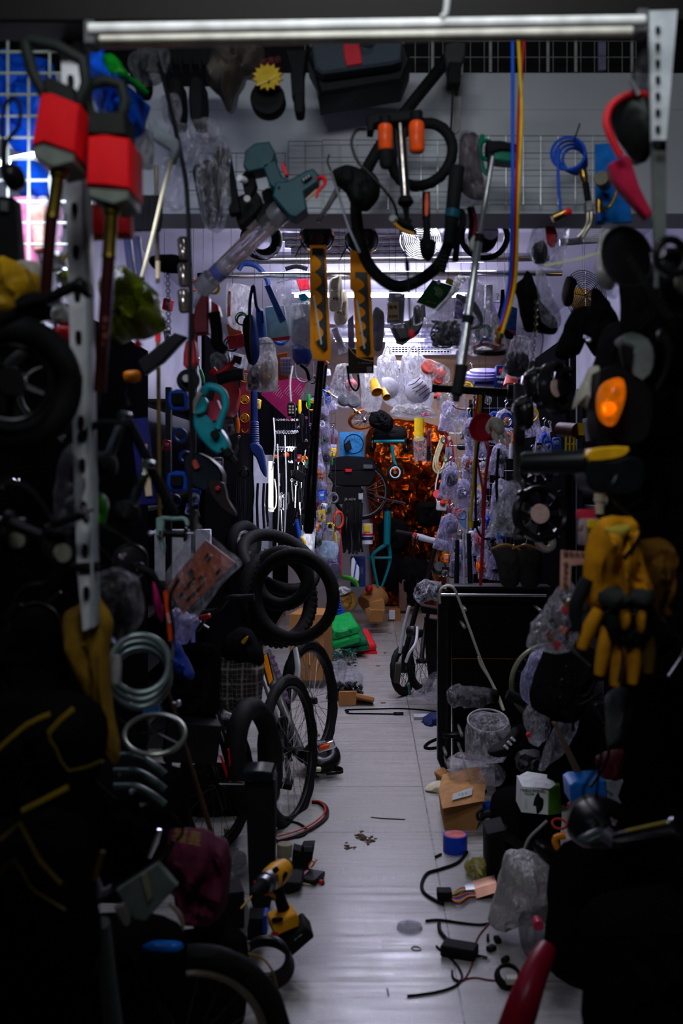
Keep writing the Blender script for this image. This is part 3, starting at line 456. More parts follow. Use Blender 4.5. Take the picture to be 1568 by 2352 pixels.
# ================================================================ SMALL REPEATED GOODS
def zipbag(lab, x, y, d, wd, hh, ang=0, fill=None, film_=None, group=None, cat='bag', nm='zip_bag', hk=True, th=.035, body=None, bn='contents'):
    """clear bag hanging by a wire hook; what is inside is a thing of its own"""
    q = L(x, y, d, 1, ang); t = T(nm, lab, cat, x, y, d, group); o = [(-wd*.1, 0), (wd*.12, 0), (wd*.4, hh*.12), (wd*.46, hh*.4), (wd*.5, hh*.92), (wd*.46, hh), (-wd*.44, hh*1.01), (-wd*.5, hh*.9), (-wd*.42, hh*.4), (-wd*.38, hh*.14)]
    part('bag', t, puff(q(*o), d, th*.7, 1.3, 3), film_ or CL)
    part('seal_strip', t, tube([(*q((-wd*.3, hh*.06)), d), (*q((wd*.3, hh*.06)), d)], max(1, wd*.02), 1, 5), m('b8b8c4', .4))
    if hk: part('wire_hook', t, hook(x, y, d, 16, 1), ST)
    if fill:
        one(bn if bn != 'contents' else 'packed_part', fill[0], fill[2] if len(fill) > 2 else 'part', puff(q((-wd*.36, hh*.45), (wd*.36, hh*.42), (wd*.4, hh*.9), (-wd*.38, hh*.93)), d, th*.6, .7, 3), fill[1], group=fill[3] if len(fill) > 3 else None)
    return t
# spanners in the glare of the upright tube light
t = T('combination_spanner', 'chrome combination spanner hanging in the bright rows beside the tube light', 'spanner', 0, 0, 7, 'chrome spanners by the tube light')
def spanner(par, x, y, d, l, s):
    part('shaft', par, tube([(x, y, d), (x+s*.2, y+l, d)], s*.36, 1, 6), CH); part('ring_end', par, torus(x, y-s*.5, d, s*.6, s*.32, (0, -1, 0), 18, 6), CH)
    part('open_end', par, slab([(x-s*.5, y+l), (x+s*.5, y+l), (x+s, y+l+s*1.4), (x+s*.35, y+l+s*1.9), (x+s*.3, y+l+s), (x-s*.3, y+l+s), (x-s*.4, y+l+s*1.9), (x-s, y+l+s*1.3)], d-.004, .008, .5), CH)
k = 0
for row, (y0, n, x0, dx, l) in enumerate(((966, 9, 633, 6.2, 22), (995, 8, 634, 6.2, 30), (1036, 6, 632, 7.5, 22))):
    for i in range(n):
        x = x0+i*dx; d = 6.85+.02*row
        if k == 0: t.location = P(x, y0, d); spanner(t, x, y0, d, l, 3.2); S0 = t; bx, by, bd = x, y0, d
        else: dup(S0, x, y0, d, s=l/22)
        k += 1
t = T('long_spanner', 'long chrome spanner hanging right of the bright spanner rows', 'spanner', 703, 960, 6.6, 'long spanners right of the spanner rows'); spanner(t, 703, 962, 6.6, 46, 4)
for x, y in ((686, 930), (678, 940), (712, 975)): dup(t, x, y, 6.65)
for x, y, c_, lb in ((693, 950, BK, 'screwdriver with black grip and red collar on the left rack'), (709, 905, GR, 'dark green handled pliers near the lantern cable'), (688, 918, YE, 'yellow handled screwdriver right of the caged lantern')):
    t = T('screwdriver', lb, 'screwdriver', x, y, 6.5); part('handle', t, lathe((x, y, 6.5), (x, y+32, 6.5), [(0, 2), (.05, 4), (.8, 4.6), (1, 2.5)], 10), c_); part('shaft', t, tube([(x, y+32, 6.5), (x+1, y+66, 6.5)], 1.2, 1, 6), ST)
t = T('clamp_tool', 'black clamp with orange jaws hanging below the spanners', 'clamp', 645, 1045, 6.7)
part('body', t, slab([(630, 1052), (644, 1046), (661, 1050), (660, 1084), (648, 1090), (632, 1080)], 6.65, .04, 2), BK); part('jaw', t, pbox(633, 1049, 6.62, 13, 9, .05, 15), OR); part('jaw', t, pbox(657, 1045, 6.62, 12, 10, .05, -15), OR); part('lever', t, tube([(646, 1086, 6.62), (648, 1130, 6.62)], 3.5, 1), BK)
g = [(1100+i*3) for i in range(3)]
for i, (x, y0, y1) in enumerate(((654, 1000, 1270), (637, 1020, 1300), (628, 960, 1080))):
    one('white_cord', 'slack white cord hanging down through the bright tool rack', 'cord', tube([(x, y0, 6.55), (x+3, (y0+y1)/2, 6.5), (x-4, y1, 6.55)], 1.7, 5), WH, group='white cords over the bright tool rack')
one('white_cord', 'white cord looping around the foot of the upright tube light', 'cord', tube([(606, 1110, 6.8), (604, 1150, 6.8), (616, 1172, 6.8), (632, 1165, 6.8), (634, 1130, 6.8), (630, 1100, 6.8)], 1.6), CR)
RN.seed(3)
for i in range(26):
    x = 640+RN.uniform(0, 78); y = 1060+RN.uniform(0, 130); l = RN.uniform(26, 60); d = 6.8+RN.uniform(-.1, .1); a = RN.uniform(-4, 4)
    if i % 2: one('small_tool', 'slim steel tool dangling on the lower part of the bright left rack', 'tool', (tube([(x, y, d), (x+a, y+l, d)], 1.8, 1, 6), ST), (torus(x, y-3, d, 3, 1, seg=14, ts=5), ST), group='slim steel tools below the spanners')
    else: one('pliers', 'dark handled pliers dangling on the lower part of the bright left rack', 'pliers', (tube([(x-3, y, d), (x-4+a, y+l*.6, d), (x, y+l*.7, d)], 2, 3, 6), BK), (tube([(x+3, y, d), (x+4+a, y+l*.6, d), (x, y+l*.7, d)], 2, 3, 6), BK), (tube([(x, y+l*.68, d), (x, y+l, d)], [3, 1.5], 1, 6), ST), group='dark pliers below the spanners')
t = T('power_adapter', 'black cube power adapter hanging by its lead on the left rack', 'adapter', 684, 1092, 6.3); part('cube', t, pbox(685, 1093, 6.3, 24, 22, .07, 28, 20), BK); part('lead', t, tube([(690, 1082, 6.3), (682, 1060, 6.3), (681, 1030, 6.3), (690, 1020, 6.3)], 1.3), BK)
one('blue_tool_handle', 'long cobalt blue handle hanging above the tyres', 'handle', tube([(680, 1192, 6.4), (687, 1230, 6.4), (692, 1262, 6.4)], [4.5, 5, 4], 3, 10), BL)
t = T('shears', 'silver shears with yellow grips behind the upper tyre', 'shears', 676, 1206, 6.2); part('blade', t, tube([(682, 1168, 6.2), (678, 1190, 6.2), (672, 1206, 6.2)], [3, 4, 2], 3, 6), CH); part('grip', t, tube([(690, 1232, 6.25), (699, 1246, 6.25), (696, 1262, 6.25)], 3.5), YE)
# fortune banner, navy brush, warning card
t = T('fortune_banner', 'narrow crimson banner with gold characters in medallions', 'banner', 562, 996, 5.8)
part('cloth', t, slab([(551, 850), (575, 850), (574, 996), (550, 996)], 5.82, .006, .5), m('6a1420', .7))
GOLD = m('d8a020', .35, .5, nm='gold_print')
for s, y in (('生', 868), ('興', 918), ('隆', 960)):
    part('medallion', t, torus(562, y, 5.81, 9.5, 1, seg=32, ts=5), GOLD); part('character', t, text(s, 562, y, 5.812, 15), GOLD)
part('tassel_print', t, torus(562, 986, 5.812, 7, 1.2, seg=20, ts=5, arc=(90, 270)), GOLD)
t = T('vacuum_brush', 'navy vacuum brush head on a ribbed pipe', 'vacuum brush', 586, 1096, 5.6)
NV = m('16285c', .3, nm='navy_gloss'); part('pipe', t, lathe((583, 890, 5.6), (584, 968, 5.6), [(0, 7.5), (1, 7.5)]), NV)
part('ribbed_neck', t, lathe((584, 968, 5.6), (584, 1020, 5.6), [(i/20, 8.5+(1.4 if i % 2 else 0)+i*.09) for i in range(21)]), NV); part('head', t, slab([(573, 1020), (592, 1018), (603, 1035), (608, 1062), (610, 1096), (598, 1080), (588, 1052), (574, 1036)], 5.56, .07, 3, 2), NV)
t = T('warning_card', 'dark magenta swing card printed with rows of small text', 'card', 655, 966, 5.5)
part('card', t, slab([(598, 906), (640, 862), (706, 872), (665, 966)], 5.5, .004, .5), m('8c1450', .5)); 
for j in range(3):
    for i in range(5): part('text_line', t, tube([(*L(628+j*24, 905-j*2, 5.49, 1, -52)((i*-0, i*5-2)), 5.494), (*L(628+j*24, 905-j*2, 5.49, 1, -52)((24-i*3, i*5-2)), 5.494)], .55, 1, 4), m('c890a8', .6))
t = T('caged_lantern', 'small black caged lamp on a white cable in front of the magenta card', 'lamp', 668, 955, 5.2)
part('cable', t, tube([(672, 840, 5.2), (666, 880, 5.2), (668, 922, 5.2)], 2.2, 4), m('c8c8cc', .4)); part('lamp_body', t, slab([(662, 924), (674, 924), (678, 932), (677, 955), (660, 955), (659, 932)], 5.16, .06, 2), BK)
for i in range(2):
    for j in range(3): part('window', t, pbox(665+i*7, 934+j*7, 5.155, 5, 5, .006), m('a09890', .5))
# long black poles
t = T('telescopic_pole', 'long black telescopic pole hanging under the left orange saw', 'pole', 708, 1226, 3.9)
part('upper_section', t, lathe((737, 830, 4.0), (722, 1010, 4.0), [(0, 9), (1, 10)]), BKG); part('lower_section', t, lathe((722, 1010, 4.0), (708, 1226, 4.0), [(0, 11), (.35, 11.5), (.36, 12.5), (.95, 12.5), (1, 9)]), BKG); part('joint_ring', t, lathe((722, 990, 4.0), (721, 1000, 4.0), [(0, 11.5), (1, 11.5)]), BKM)
one('ribbed_hose', 'short black ribbed hose beside the head of the black pole', 'hose', _lathe(P(747, 838, 4.3), P(741, 894, 4.3), [(i/24, 5+(1 if i % 2 else 0)) for i in range(25)], 4.3/F, 12), BK); one('orange_cap', 'orange cap over the black ribbed hose', 'cap', lathe((742, 828, 4.3), (750, 838, 4.3), [(0, 6), (1, 7)]), OR)
t = T('shower_rod', 'thin chrome rod with brass joints slanting above the copper rim wheel', 'rod', 780, 920, 5.6)
part('rod', t, tube([(727, 888, 5.6), (754, 902, 5.6), (800, 930, 5.6), (826, 950, 5.6)], 2.6, 2), CH); part('joint', t, lathe((752, 900, 5.59), (758, 905, 5.59), [(0, 5), (1, 5)]), BR); part('ball', t, disc(818, 947, 5.6, 7, .06, prof=[(0, 2), (.3, 6), (.7, 6), (1, 2)]), BR); part('hook_arm', t, tube([(754, 900, 5.6), (762, 884, 5.6), (784, 870, 5.6)], 2, 3), CH)
# ================================================================ GOODS ON THE RAILS, left to right
def hang(x, y, d, y0=630): return tube([(x, y, d), (x+1, (y+y0)/2, d), (x, y0-9, d), (x-5, y0-3, d)], 1.1, 3, 5)
t = T('orange_packet', 'tall zip bag with an orange strip, leftmost bag under the rail', 'bag', 535, 655, 4.3); part('bag', t, puff([(520, 660), (535, 650), (585, 668), (575, 735), (560, 760), (524, 742)], 4.3, .03, .8), CLW); part('wire_hook', t, hang(533, 660, 4.3), ST)
one('orange_strip', 'slim orange plastic strip in the leftmost rail bag', 'strip', slab([(524, 668), (532, 668), (530, 725), (521, 728)], 4.29, .01), m('d87030', .4)); one('brown_carton', 'flat brown carton below the leftmost rail bag', 'carton', slab([(519, 745), (548, 735), (562, 790), (530, 795)], 4.35, .03), m('8a4a24', .6)); one('red_carton', 'small red box with dark print under the brown carton', 'carton', slab([(519, 772), (558, 766), (563, 796), (526, 801)], 4.32, .03), m('a01820', .5, sc=90, va=.6))
one('clear_case', 'dark bar magnet in a clear case above the lizard bag', 'case', (slab([(526, 806), (570, 818), (565, 850), (530, 838)], 4.6, .02), CL), (slab([(536, 815), (556, 820), (552, 838), (534, 830)], 4.59, .01), BK))
t = T('neck_fan', 'black and blue oval pouch on a dark strap', 'pouch', 577, 655, 4.1); part('pouch', t, puff([(566, 728), (582, 725), (592, 760), (596, 812), (585, 838), (572, 832), (562, 790), (558, 748)], 4.1, .06, .1), m('1c3f8c', .5)); part('edge', t, puff([(563, 728), (575, 727), (577, 790), (578, 834), (568, 828), (559, 780), (557, 745)], 4.06, .04, .1), BK); part('strap', t, tube([(573, 728, 4.1), (574, 690, 4.1), (582, 655, 4.1), (588, 700, 4.1), (596, 716, 4.1)], 4, 4, 6), m('141a4a', .6))
t = T('blue_pouch', 'medium blue pouch behind the black and blue oval pouch', 'pouch', 598, 700, 4.2); part('pouch', t, puff([(588, 708), (606, 716), (612, 780), (608, 790), (592, 785), (588, 750)], 4.2, .06, .1), m('2a5cae', .5)); part('zip_pull', t, tube([(602, 714, 4.17), (604, 742, 4.17)], 2, 2), BK)
one('earphone_box', 'slim blue printed box slanting in a clear zip bag', 'box', slab([(607, 657), (620, 653), (656, 733), (642, 741)], 4.18, .03, 1), m('28529c', .45, sc=50, va=.5)); t = zipbag('clear zip bag slanting around the slim blue box', 650, 640, 4.2, 56, 96, -14, None, CL)
one('mint_box', 'pale mint green box with red edge beneath the slim blue box', 'box', (slab([(608, 705), (652, 700), (665, 775), (614, 782)], 4.28, .03), m('9cc4b8', .5)), (slab([(613, 778), (665, 771), (664, 778), (614, 784)], 4.27, .032), m('a02020', .5)))
one('blue_band', 'rounded blue band peeking under the mint green box', 'band', torus(645, 772, 4.35, 18, 4, seg=30, arc=(90, 270)), BL)
t = T('goods_bag', 'white plastic bag holding grey and cream lumps', 'bag', 602, 782, 4.15); part('bag', t, puff([(588, 782), (602, 776), (625, 780), (637, 830), (637, 890), (626, 900), (575, 898), (565, 888), (575, 830)], 4.15, .09, .9, 4), CLW); part('seal_strip', t, tube([(586, 790, 4.12), (626, 788, 4.12)], 1.4, 1), LG)
one('grey_coil', 'grey coiled lump in the lower left of the white plastic bag', 'coil', puff([(570, 850), (592, 842), (596, 888), (570, 894)], 4.15, .05, 1.2, 3, fq=50), m('3c3f46', .5)); one('cream_parcel', 'cream coloured lump in the lower right of the white plastic bag', 'parcel', puff([(600, 835), (628, 830), (632, 870), (615, 892), (598, 880)], 4.15, .06, 1.0, 3), m('dccfb4', .5))
one('label_card', 'small violet label printed with rows of characters', 'label', (slab([(643, 822), (667, 821), (666, 862), (645, 861)], 4.4, .004, .4), m('c4bcd8', .5)), *[(text('好品質量', 655, 829+i*9, 4.395, 7), m('5a4a8c', .5)) for i in range(4)])
one('orange_card', 'dull orange packing card behind the small violet label', 'card', slab([(630, 815), (660, 808), (664, 870), (640, 874)], 4.42, .005), m('a8501c', .6)); one('mesh_bag', 'white perforated foam sheet in a clear bag left of the orange saw', 'sheet', puff([(665, 705), (692, 694), (716, 702), (716, 795), (690, 792), (668, 778)], 4.35, .05, .6), m('c8c8cc', .6, sc=200, va=.35))
zipbag('clear bag around the perforated foam sheet', 690, 688, 4.33, 58, 112, 4, None, CLF); one('teal_clip', 'small turquoise clip hanging left of the orange saw', 'clip', slab([(684, 676), (700, 672), (710, 684), (700, 690), (686, 690)], 4.3, .03, 2), m('1a9ab0', .4)); one('red_patch', 'red printed sachet hanging behind the rail', 'sachet', slab([(680, 642), (708, 640), (712, 664), (688, 668)], 4.7, .01), m('b0182c', .5, sc=70, va=.5))
t = T('mug', 'navy blue mug hanging by a white loop', 'mug', 693, 842, 4.5); part('cup', t, lathe((694, 792, 4.5), (696, 838, 4.5), [(0, 24), (.05, 25), (.7, 23), (1, 14)]), m('1c2c66', .3)); part('loop', t, tube([(676, 835, 4.4), (680, 868, 4.4), (700, 878, 4.4), (716, 864, 4.4), (718, 830, 4.4)], 2.4), m('c8c8d8', .4)); part('clasp', t, tube([(690, 838, 4.35), (704, 850, 4.35), (710, 874, 4.35)], 4, 3), BK)
one('navy_headband', 'navy band hanging behind the chrome rail on the left', 'band', tube([(548, 620, 4.9), (560, 606, 4.9), (590, 612, 4.9), (612, 640, 4.9), (618, 660, 4.9)], 6, 5, 8), m('16306e', .5)); one('navy_headband', 'dark band lying over the rail beside the left orange saw', 'band', tube([(655, 618, 4.9), (680, 612, 4.9), (706, 618, 4.9)], 5, 4, 8), BK)
for n_, (xx, yy, lb) in enumerate(((770, 668, 'cream cloth bag with handwriting right of the left saw'), (782, 700, 'cream bag with price writing beside the right saw'))):
    t = T('writing_bag', lb, 'bag', xx, yy-20, 4.3+.08*n_); part('bag', t, puff([(xx-14, yy-22), (xx+4, yy-34), (xx+15, yy-26), (xx+16, yy+34), (xx+4, yy+46), (xx-14, yy+42)], 4.3+.08*n_, .06, .7), m('cfc4ac', .6)); part('writing', t, text('建好' if n_ else '元', xx+1, yy-2, 4.262+.08*n_, 13, 6), BK); part('writing', t, text('¥65' if n_ else '¥6', xx, yy+18, 4.262+.08*n_, 12, 4), BK)
def saw(lab, pts, d, teeth, tri):
    t = T('folding_saw_pack', lab, 'saw', sum(p[0] for p in pts)/len(pts), pts[0][1], d)
    part('backing_card', t, slab(pts, d, .008, .6), AMB)
    (x0, y0), (x1, y1) = teeth; n = 34; W = 24; o = [(x0-W, y0)]
    for i in range(n): f = i/n; x = x0+(x1-x0)*f; y = y0+(y1-y0)*f; o += [(x, y), (x+4.5, y+(y1-y0)/n*.5)]
    o += [(x1, y1), (x1-5, y1+8), (x1-W+4, y1-8), (x1-W, y1-30)]; bl = part('blade', t, slab(o, d-.014, .008, .3), m('1c2422', .35))
    for i in range(tri): f = (i+.9)/(tri+.8); x = x0+(x1-x0)*f-14; y = y0+(y1-y0)*f; h = (y1-y0)/(tri+.8)*.44; part('window', bl, slab([(x-10, y-h), (x-3, y-h), (x+8, y-h*.35), (x+9, y+h*.35), (x-3, y+h), (x-10, y+h)], d-.0165, .003, .3, 2), AMB)
    part('painted_gloss', t, slab([(x1-30, y1-120), (x1-26, y1-122), (x1-8, y1-10), (x1-12, y1-8)], d-.0175, .001, .2), m('d8dcd8', .2)); return t  # pale sliver painted as a sheen on the pack
SW = saw('packed saw on an orange card, left of the two hanging under the bulkhead', [(711, 563), (748, 563), (754, 700), (760, 800), (759, 828), (720, 826), (712, 800)], 3.35, ((740, 570), (748, 800)), 5)
saw('packed saw on an orange card, right of the two, behind the tyre', [(804, 575), (848, 580), (852, 660), (859, 820), (818, 821), (811, 668), (804, 663)], 3.4, ((839, 625), (847, 810)), 5)
def speaker_dish(lab, x, y, d, R):
    t = T('round_fitting', lab, 'fitting', x, y, d); part('dish', t, disc(x, y, d, R, .06, (0, -.75, -.65), [(0, R*.3), (.3, R*.8), (.8, R), (1, R*.9)]), BKG); part('chrome_ring', t, torus(x, y, d-.02, R, 2.4, (0, -.75, -.65), 44, 8), CH); part('magnet', t, disc(x, y-2, d-.03, R*.4, .06, (0, -.75, -.65)), BKM)
    part('lead', t, tube([(x-R*.6, y+6, d), (x-R*1.0, y+22, d), (x-R*1.3, y+45, d)], 1.6), BK)
speaker_dish('chrome ringed black dish hanging over the left orange saw', 727, 545, 3.5, 38); speaker_dish('chrome ringed black dish hanging over the right orange saw', 830, 552, 3.6, 38)
t = T('gauge_ring', 'large black ring with chrome rim behind the transparent tube', 'ring', 610, 560, 4.3); part('ring', t, torus(600, 550, 4.3, 36, 13, (.2, -1, .1), 44, 10), BK); part('chrome_rim', t, torus(608, 562, 4.25, 32, 4, (.2, -1, .3), 44, 8, arc=(60, 260)), CH)
# black label card, grey packs
t = T('hang_card', 'black product card with certification marks and code panel', 'card', 829, 858, 3.9); part('card', t, slab([(799, 800), (858, 806), (858, 857), (800, 858)], 3.9, .005, .5), m('0c0c0c', .4)); part('marks', t, text('☐ CE RoHS', 838, 834, 3.893, 6.5), LG); part('line', t, text('..............', 828, 842, 3.893, 5), OR); part('code_panel', t, pbox(848, 848, 3.895, 12, 12, .003, 0, 0, 0, .2), m('9a9aa0', .6)); part('arc', t, tube([(799, 795, 3.892), (812, 812, 3.892), (830, 824, 3.892), (858, 830, 3.892)], 1.4), CR)
part('cable_loop', t, tube([(797, 840, 3.9), (803, 880, 3.9), (816, 897, 3.9), (824, 884, 3.9), (822, 860, 3.9)], 2.5), BK)
one('violet_pack', 'pale violet printed pack left of the right orange saw', 'pack', slab([(798, 735), (811, 722), (815, 800), (799, 805)], 4.0, .02), m('8a84a8', .5, sc=60, va=.5)); one('grey_pack', 'grey cushioned pack with blue writing right of the right saw', 'pack', (puff([(857, 712), (880, 716), (882, 760), (876, 802), (858, 798)], 4.1, .05, .3), m('85868c', .4)), (text('6C', 866, 756, 4.06, 14, -10), BL))
one('grey_tube_pack', 'pale cylinder wrapped in film below the left saw', 'pack', lathe((768, 755, 4.4), (786, 800, 4.4), [(0, 8), (1, 9)]), m('b4aeb4', .4))
zipbag('clear wrapper around the pale cylinder', 778, 745, 4.4, 42, 66, -18, None, CL)
t = T('sponge_bag', 'clear bag with a pink sponge ball and grey discs', 'bag', 792, 836, 4.8); part('bag', t, puff([(775, 840), (800, 836), (812, 870), (830, 920), (822, 938), (775, 934), (758, 915), (762, 870)], 4.8, .11, .8, 4), CL)
one('pink_ball', 'pink sponge ball inside the clear bag under the label card', 'ball', disc(806, 884, 4.8, 14, .08, prof=[(0, 6), (.25, 12), (.5, 14), (.75, 12), (1, 6)]), m('d87a88', .7))
for x, y, lb in ((790, 918, 'left grey oval pad at the bottom of the sponge bag'), (812, 922, 'right grey oval pad at the bottom of the sponge bag')): one('grey_pad', lb, 'pad', disc(x, y, 4.78, 15, .03, (.2, -1, .2)), m('8c8c98', .6))
t = T('cup_bag', 'white plastic bag carrying yellow cups', 'bag', 850, 840, 5.0); part('bag', t, puff([(826, 850), (850, 840), (872, 850), (878, 900), (874, 940), (835, 942), (828, 900)], 5.05, .12, .8, 4), CLW)
for x, y, lb, s in ((862, 888, 'larger yellow cup showing at the side of the white bag', 13), (884, 904, 'smaller yellow cup below the mask bag', 9)): one('yellow_cup', lb, 'cup', lathe((x-4, y-s, 4.95), (x+4, y+s, 4.9), [(0, s*.7), (.95, s), (1, s*1.05), (1, s*.9), (.1, s*.6)]), m('e8a818', .4))
# grey box with price, zip bag
zipbag('zip bag with grey boxed item and handwritten price', 908, 665, 4.1, 46, 88, 3, None, CL); one('boxed_item', 'silver grey boxed item behind the price paper', 'box', pbox(909, 708, 4.12, 38, 68, .03, 3), m('78767a', .35)); one('price_paper', 'cream paper handwritten with a price of 398', 'paper', (slab([(889, 697), (915, 693), (916, 733), (891, 737)], 4.08, .002, .3), CR), (text('建电', 902, 706, 4.075, 10), BK), (text('¥398', 903, 727, 4.075, 10), BK))
zipbag('narrow zip bag with a grey bar inside beside the green box', 955, 672, 4.25, 20, 74, -3, ('grey bar inside the narrow zip bag', GY), CL)
one('black_case', 'black angular case tilted in front of the air conditioner', 'case', (slab([(895, 742), (940, 735), (975, 690), (978, 730), (962, 760), (926, 786), (912, 782)], 4.9, .12, 3), BK), (slab([(902, 745), (930, 742), (936, 775), (918, 778)], 4.88, .02, 2), BKM))
AC = m('d4d4e0', .4, nm='air_conditioner_plastic', va=.05)
t = T('air_conditioner', 'white wall air conditioner with dark louvre grille', 'air conditioner', 970, 815, 8.9); part('body', t, box(P(968, 742, 9.0), (.66, .2, .46), bev=.02), AC)
for i in range(5): part('front_rib', t, pbox(968, 758+i*7, 8.87, 160, 2.5, .02), m('b0b0cc', .4))
part('grille', t, (pbox(966, 803, 8.86, 164, 26, .03), m('e6e6ee', .4)), (pbox(962, 804, 8.842, 145, 15, .005), BK), *[(pbox(892+i*7.4, 804, 8.836, 1.6, 15, .006), m('e6e6ee', .4)) for i in range(20)], *[(pbox(962, 800+i*5, 8.836, 145, 1.4, .006), m('e6e6ee', .4)) for i in range(3)])
# green box
t = T('leaf_box', 'green cardboard box with radiating leaf print and yellow letters', 'box', 1000, 712, 3.9); part('front', t, slab([(957, 692), (993, 642), (1056, 662), (1008, 712)], 3.9, .03, 1), m('0c5a2e', .4)); 
for i in range(9): a = math.radians(-70+i*14); part('leaf_print', t, tube([(992+8*math.cos(a), 670+8*math.sin(a), 3.893), (992+26*math.cos(a), 672+16*math.sin(a), 3.893)], .8, 1, 4), m('a8d8a0', .5))
part('badge', t, disc(1007, 648, 3.895, 5, .004), WH); part('letters', t, text('---- ---', 990, 694, 3.893, 9, 12), YE)
one('yellow_packet', 'slim yellow and black packet above the green box', 'packet', pbox(1040, 650, 3.98, 34, 12, .02, 22), m('c8a41c', .4, sc=90, va=.7))
t = T('goods_bag', 'big clear bag stuffed with dark wiring and a green ring', 'bag', 1060, 640, 3.6); part('bag', t, puff([(1045, 640), (1065, 632), (1090, 640), (1116, 665), (1140, 730), (1165, 795), (1150, 812), (1090, 812), (1050, 805), (1000, 806), (964, 800), (978, 730), (1020, 690)], 3.6, .2, .8, 4, fq=16), CL); part('knot', t, torus(1060, 640, 3.6, 9, 2, (.6, -1, .3), 24, 6), WH)
t = T('wire_tangle', 'dark wire tangle in the left half of the big clear bag', 'wires', 1025, 800, 3.6)
RN.seed(5)
for i in range(16): part('wire', t, tube([(990+RN.uniform(0, 70), 735+RN.uniform(0, 58), 3.6+RN.uniform(-.04, .04)) for _ in range(6)], 2.2, 5, 6), m('2a2c34', .3))
one('lilac_packet', 'lilac packet standing in the top of the big clear bag', 'packet', pbox(1054, 712, 3.6, 20, 40, .03, 8), m('6a4aa0', .4)); one('steel_hook_bundle', 'grey pointed tool laid across the big clear bag', 'tool', tube([(1048, 678, 3.52), (1085, 700, 3.5), (1104, 740, 3.5), (1080, 756, 3.5)], [6, 9, 6, 3], 4), m('5a5c66', .35))
one('green_ring', 'bright green coiled ring in the big clear bag', 'ring', *[(torus(1110+RN.uniform(-4, 4), 764+RN.uniform(-3, 3), 3.6+.012*i, 17-i, 2.4, (RN.uniform(-.3, .3), -1, RN.uniform(-.3, .3)), 30, 6), m('1c8a34', .35)) for i in range(4)])
one('red_blue_cords', 'orange and blue cords at the bottom right of the big clear bag', 'cords', (tube([(1086, 800, 3.6), (1110, 790, 3.58), (1140, 798, 3.6), (1156, 790, 3.6)], 5, 4), m('c84a2c', .4)), (tube([(1100, 792, 3.56), (1112, 778, 3.56), (1130, 784, 3.56)], 3, 4), BL)); one('tag_dish', 'dark shallow dish at the bottom of the big clear bag', 'dish', disc(1125, 806, 3.62, 38, .02, (0, -.3, 1)), m('2a2422', .4))
one('white_box', 'small tall white box behind the big clear bag', 'box', pbox(1121, 684, 4.3, 17, 56, .06), WH); zipbag('lilac tinted zip bag right of the small white box', 1142, 690, 4.3, 28, 80, 3, ('tan card pieces at the bottom of the lilac zip bag', m('a8845c', .5)), film('d0c8f0', .4))
t = T('belt_card', 'slim black card with white lettering behind the coloured hoses', 'card', 1150, 700, 4.2); part('card', t, slab([(1150, 665), (1158, 664), (1160, 700), (1144, 765), (1134, 758), (1148, 700)], 4.2, .006), BK); part('letters', t, text('-- - --- --', 1149, 716, 4.193, 6, -72), LG)
one('blue_booklet', 'blue printed booklet hanging behind the coloured hoses', 'booklet', slab([(1166, 700), (1188, 708), (1184, 772), (1158, 760)], 4.35, .02, 1), m('1e5a98', .4, sc=50, va=.6)); one('magenta_tag', 'black tag with magenta corner under the blue booklet', 'tag', (slab([(1156, 754), (1180, 762), (1178, 780), (1154, 776)], 4.3, .006), BK), (slab([(1168, 757), (1181, 761), (1180, 767), (1170, 764)], 4.29, .004), m('c01c6c', .4)))
# bags behind, lower row
for pts, lb, dd in (([(868, 820), (890, 812), (908, 820), (920, 880), (922, 925), (905, 935), (880, 918), (866, 870)], 'white bag holding the left speckled oval mask', 5.3), ([(922, 820), (950, 812), (975, 822), (994, 890), (992, 930), (950, 945), (925, 935), (918, 870)], 'white bag holding the striped oval masks', 5.2)):
    t = T('mask_bag', lb, 'bag', pts[1][0], pts[1][1], dd); part('bag', t, puff(pts, dd, .13, .7, 4), CLW); part('handle', t, tube([(pts[0][0]+8, pts[0][1]+6, dd), (pts[1][0], pts[1][1]-18, dd), (pts[2][0]-6, pts[2][1]+6, dd)], 2.5, 4), WH)
one('oval_mask', 'speckled pale oval mask in the left white bag', 'mask', disc(892, 890, 5.2, 26, .07, (.3, -1, .1), [(0, 10), (.3, 22), (.7, 26), (1, 26)]), m('c4c4d8', .5, sc=60, va=.25))
t = T('oval_mask', 'pale oval mask with dark diagonal stripes in the right white bag', 'mask', 957, 900, 5.15); part('shell', t, disc(957, 896, 5.12, 29, .07, (-.2, -1, .1), [(0, 12), (.3, 25), (.7, 29), (1, 29)]), m('cdcbe0', .5)); 
for i in range(5): part('stripe', t, tube([(938+i*8, 885+i*8, 5.07), (952+i*8, 880+i*6, 5.06), (964+i*7, 868+i*8, 5.07)], 1.1, 4, 5), m('23264a', .5))
one('white_parcel', 'bulging white bag with a pink print hanging beneath the masks', 'bag', (puff([(905, 935), (950, 925), (995, 938), (1000, 955), (950, 960), (900, 955)], 5.1, .14, .8, 4), CLW), (slab([(966, 950), (985, 946), (988, 954), (968, 957)], 5.02, .01), PK))
one('red_lenses', 'clear pack with two coral red round pads', 'pack', (puff([(962, 822), (1000, 830), (1032, 850), (1026, 880), (990, 872), (965, 845)], 5.0, .05, .6), CL), (disc(984, 843, 5.0, 17, .03, (.3, -1, .3)), m('d85a4c', .4)), (disc(1010, 858, 5.0, 12, .03, (.3, -1, .3)), m('d85a4c', .4)), (disc(1006, 874, 5.0, 10, .03, (.3, -1, .3)), m('c84438', .4)))
for i in range(3): one('plate', ('bottom', 'middle', 'top')[i]+' lilac plastic plate of the small stack above the black tube', 'plate', disc(1100+i*6, 866-i*6, 4.9, 44-i*5, .02, (0, -.25, 1)), m('8f86c8', .4, nm='lilac_plastic'), group='lilac plates in a stack')
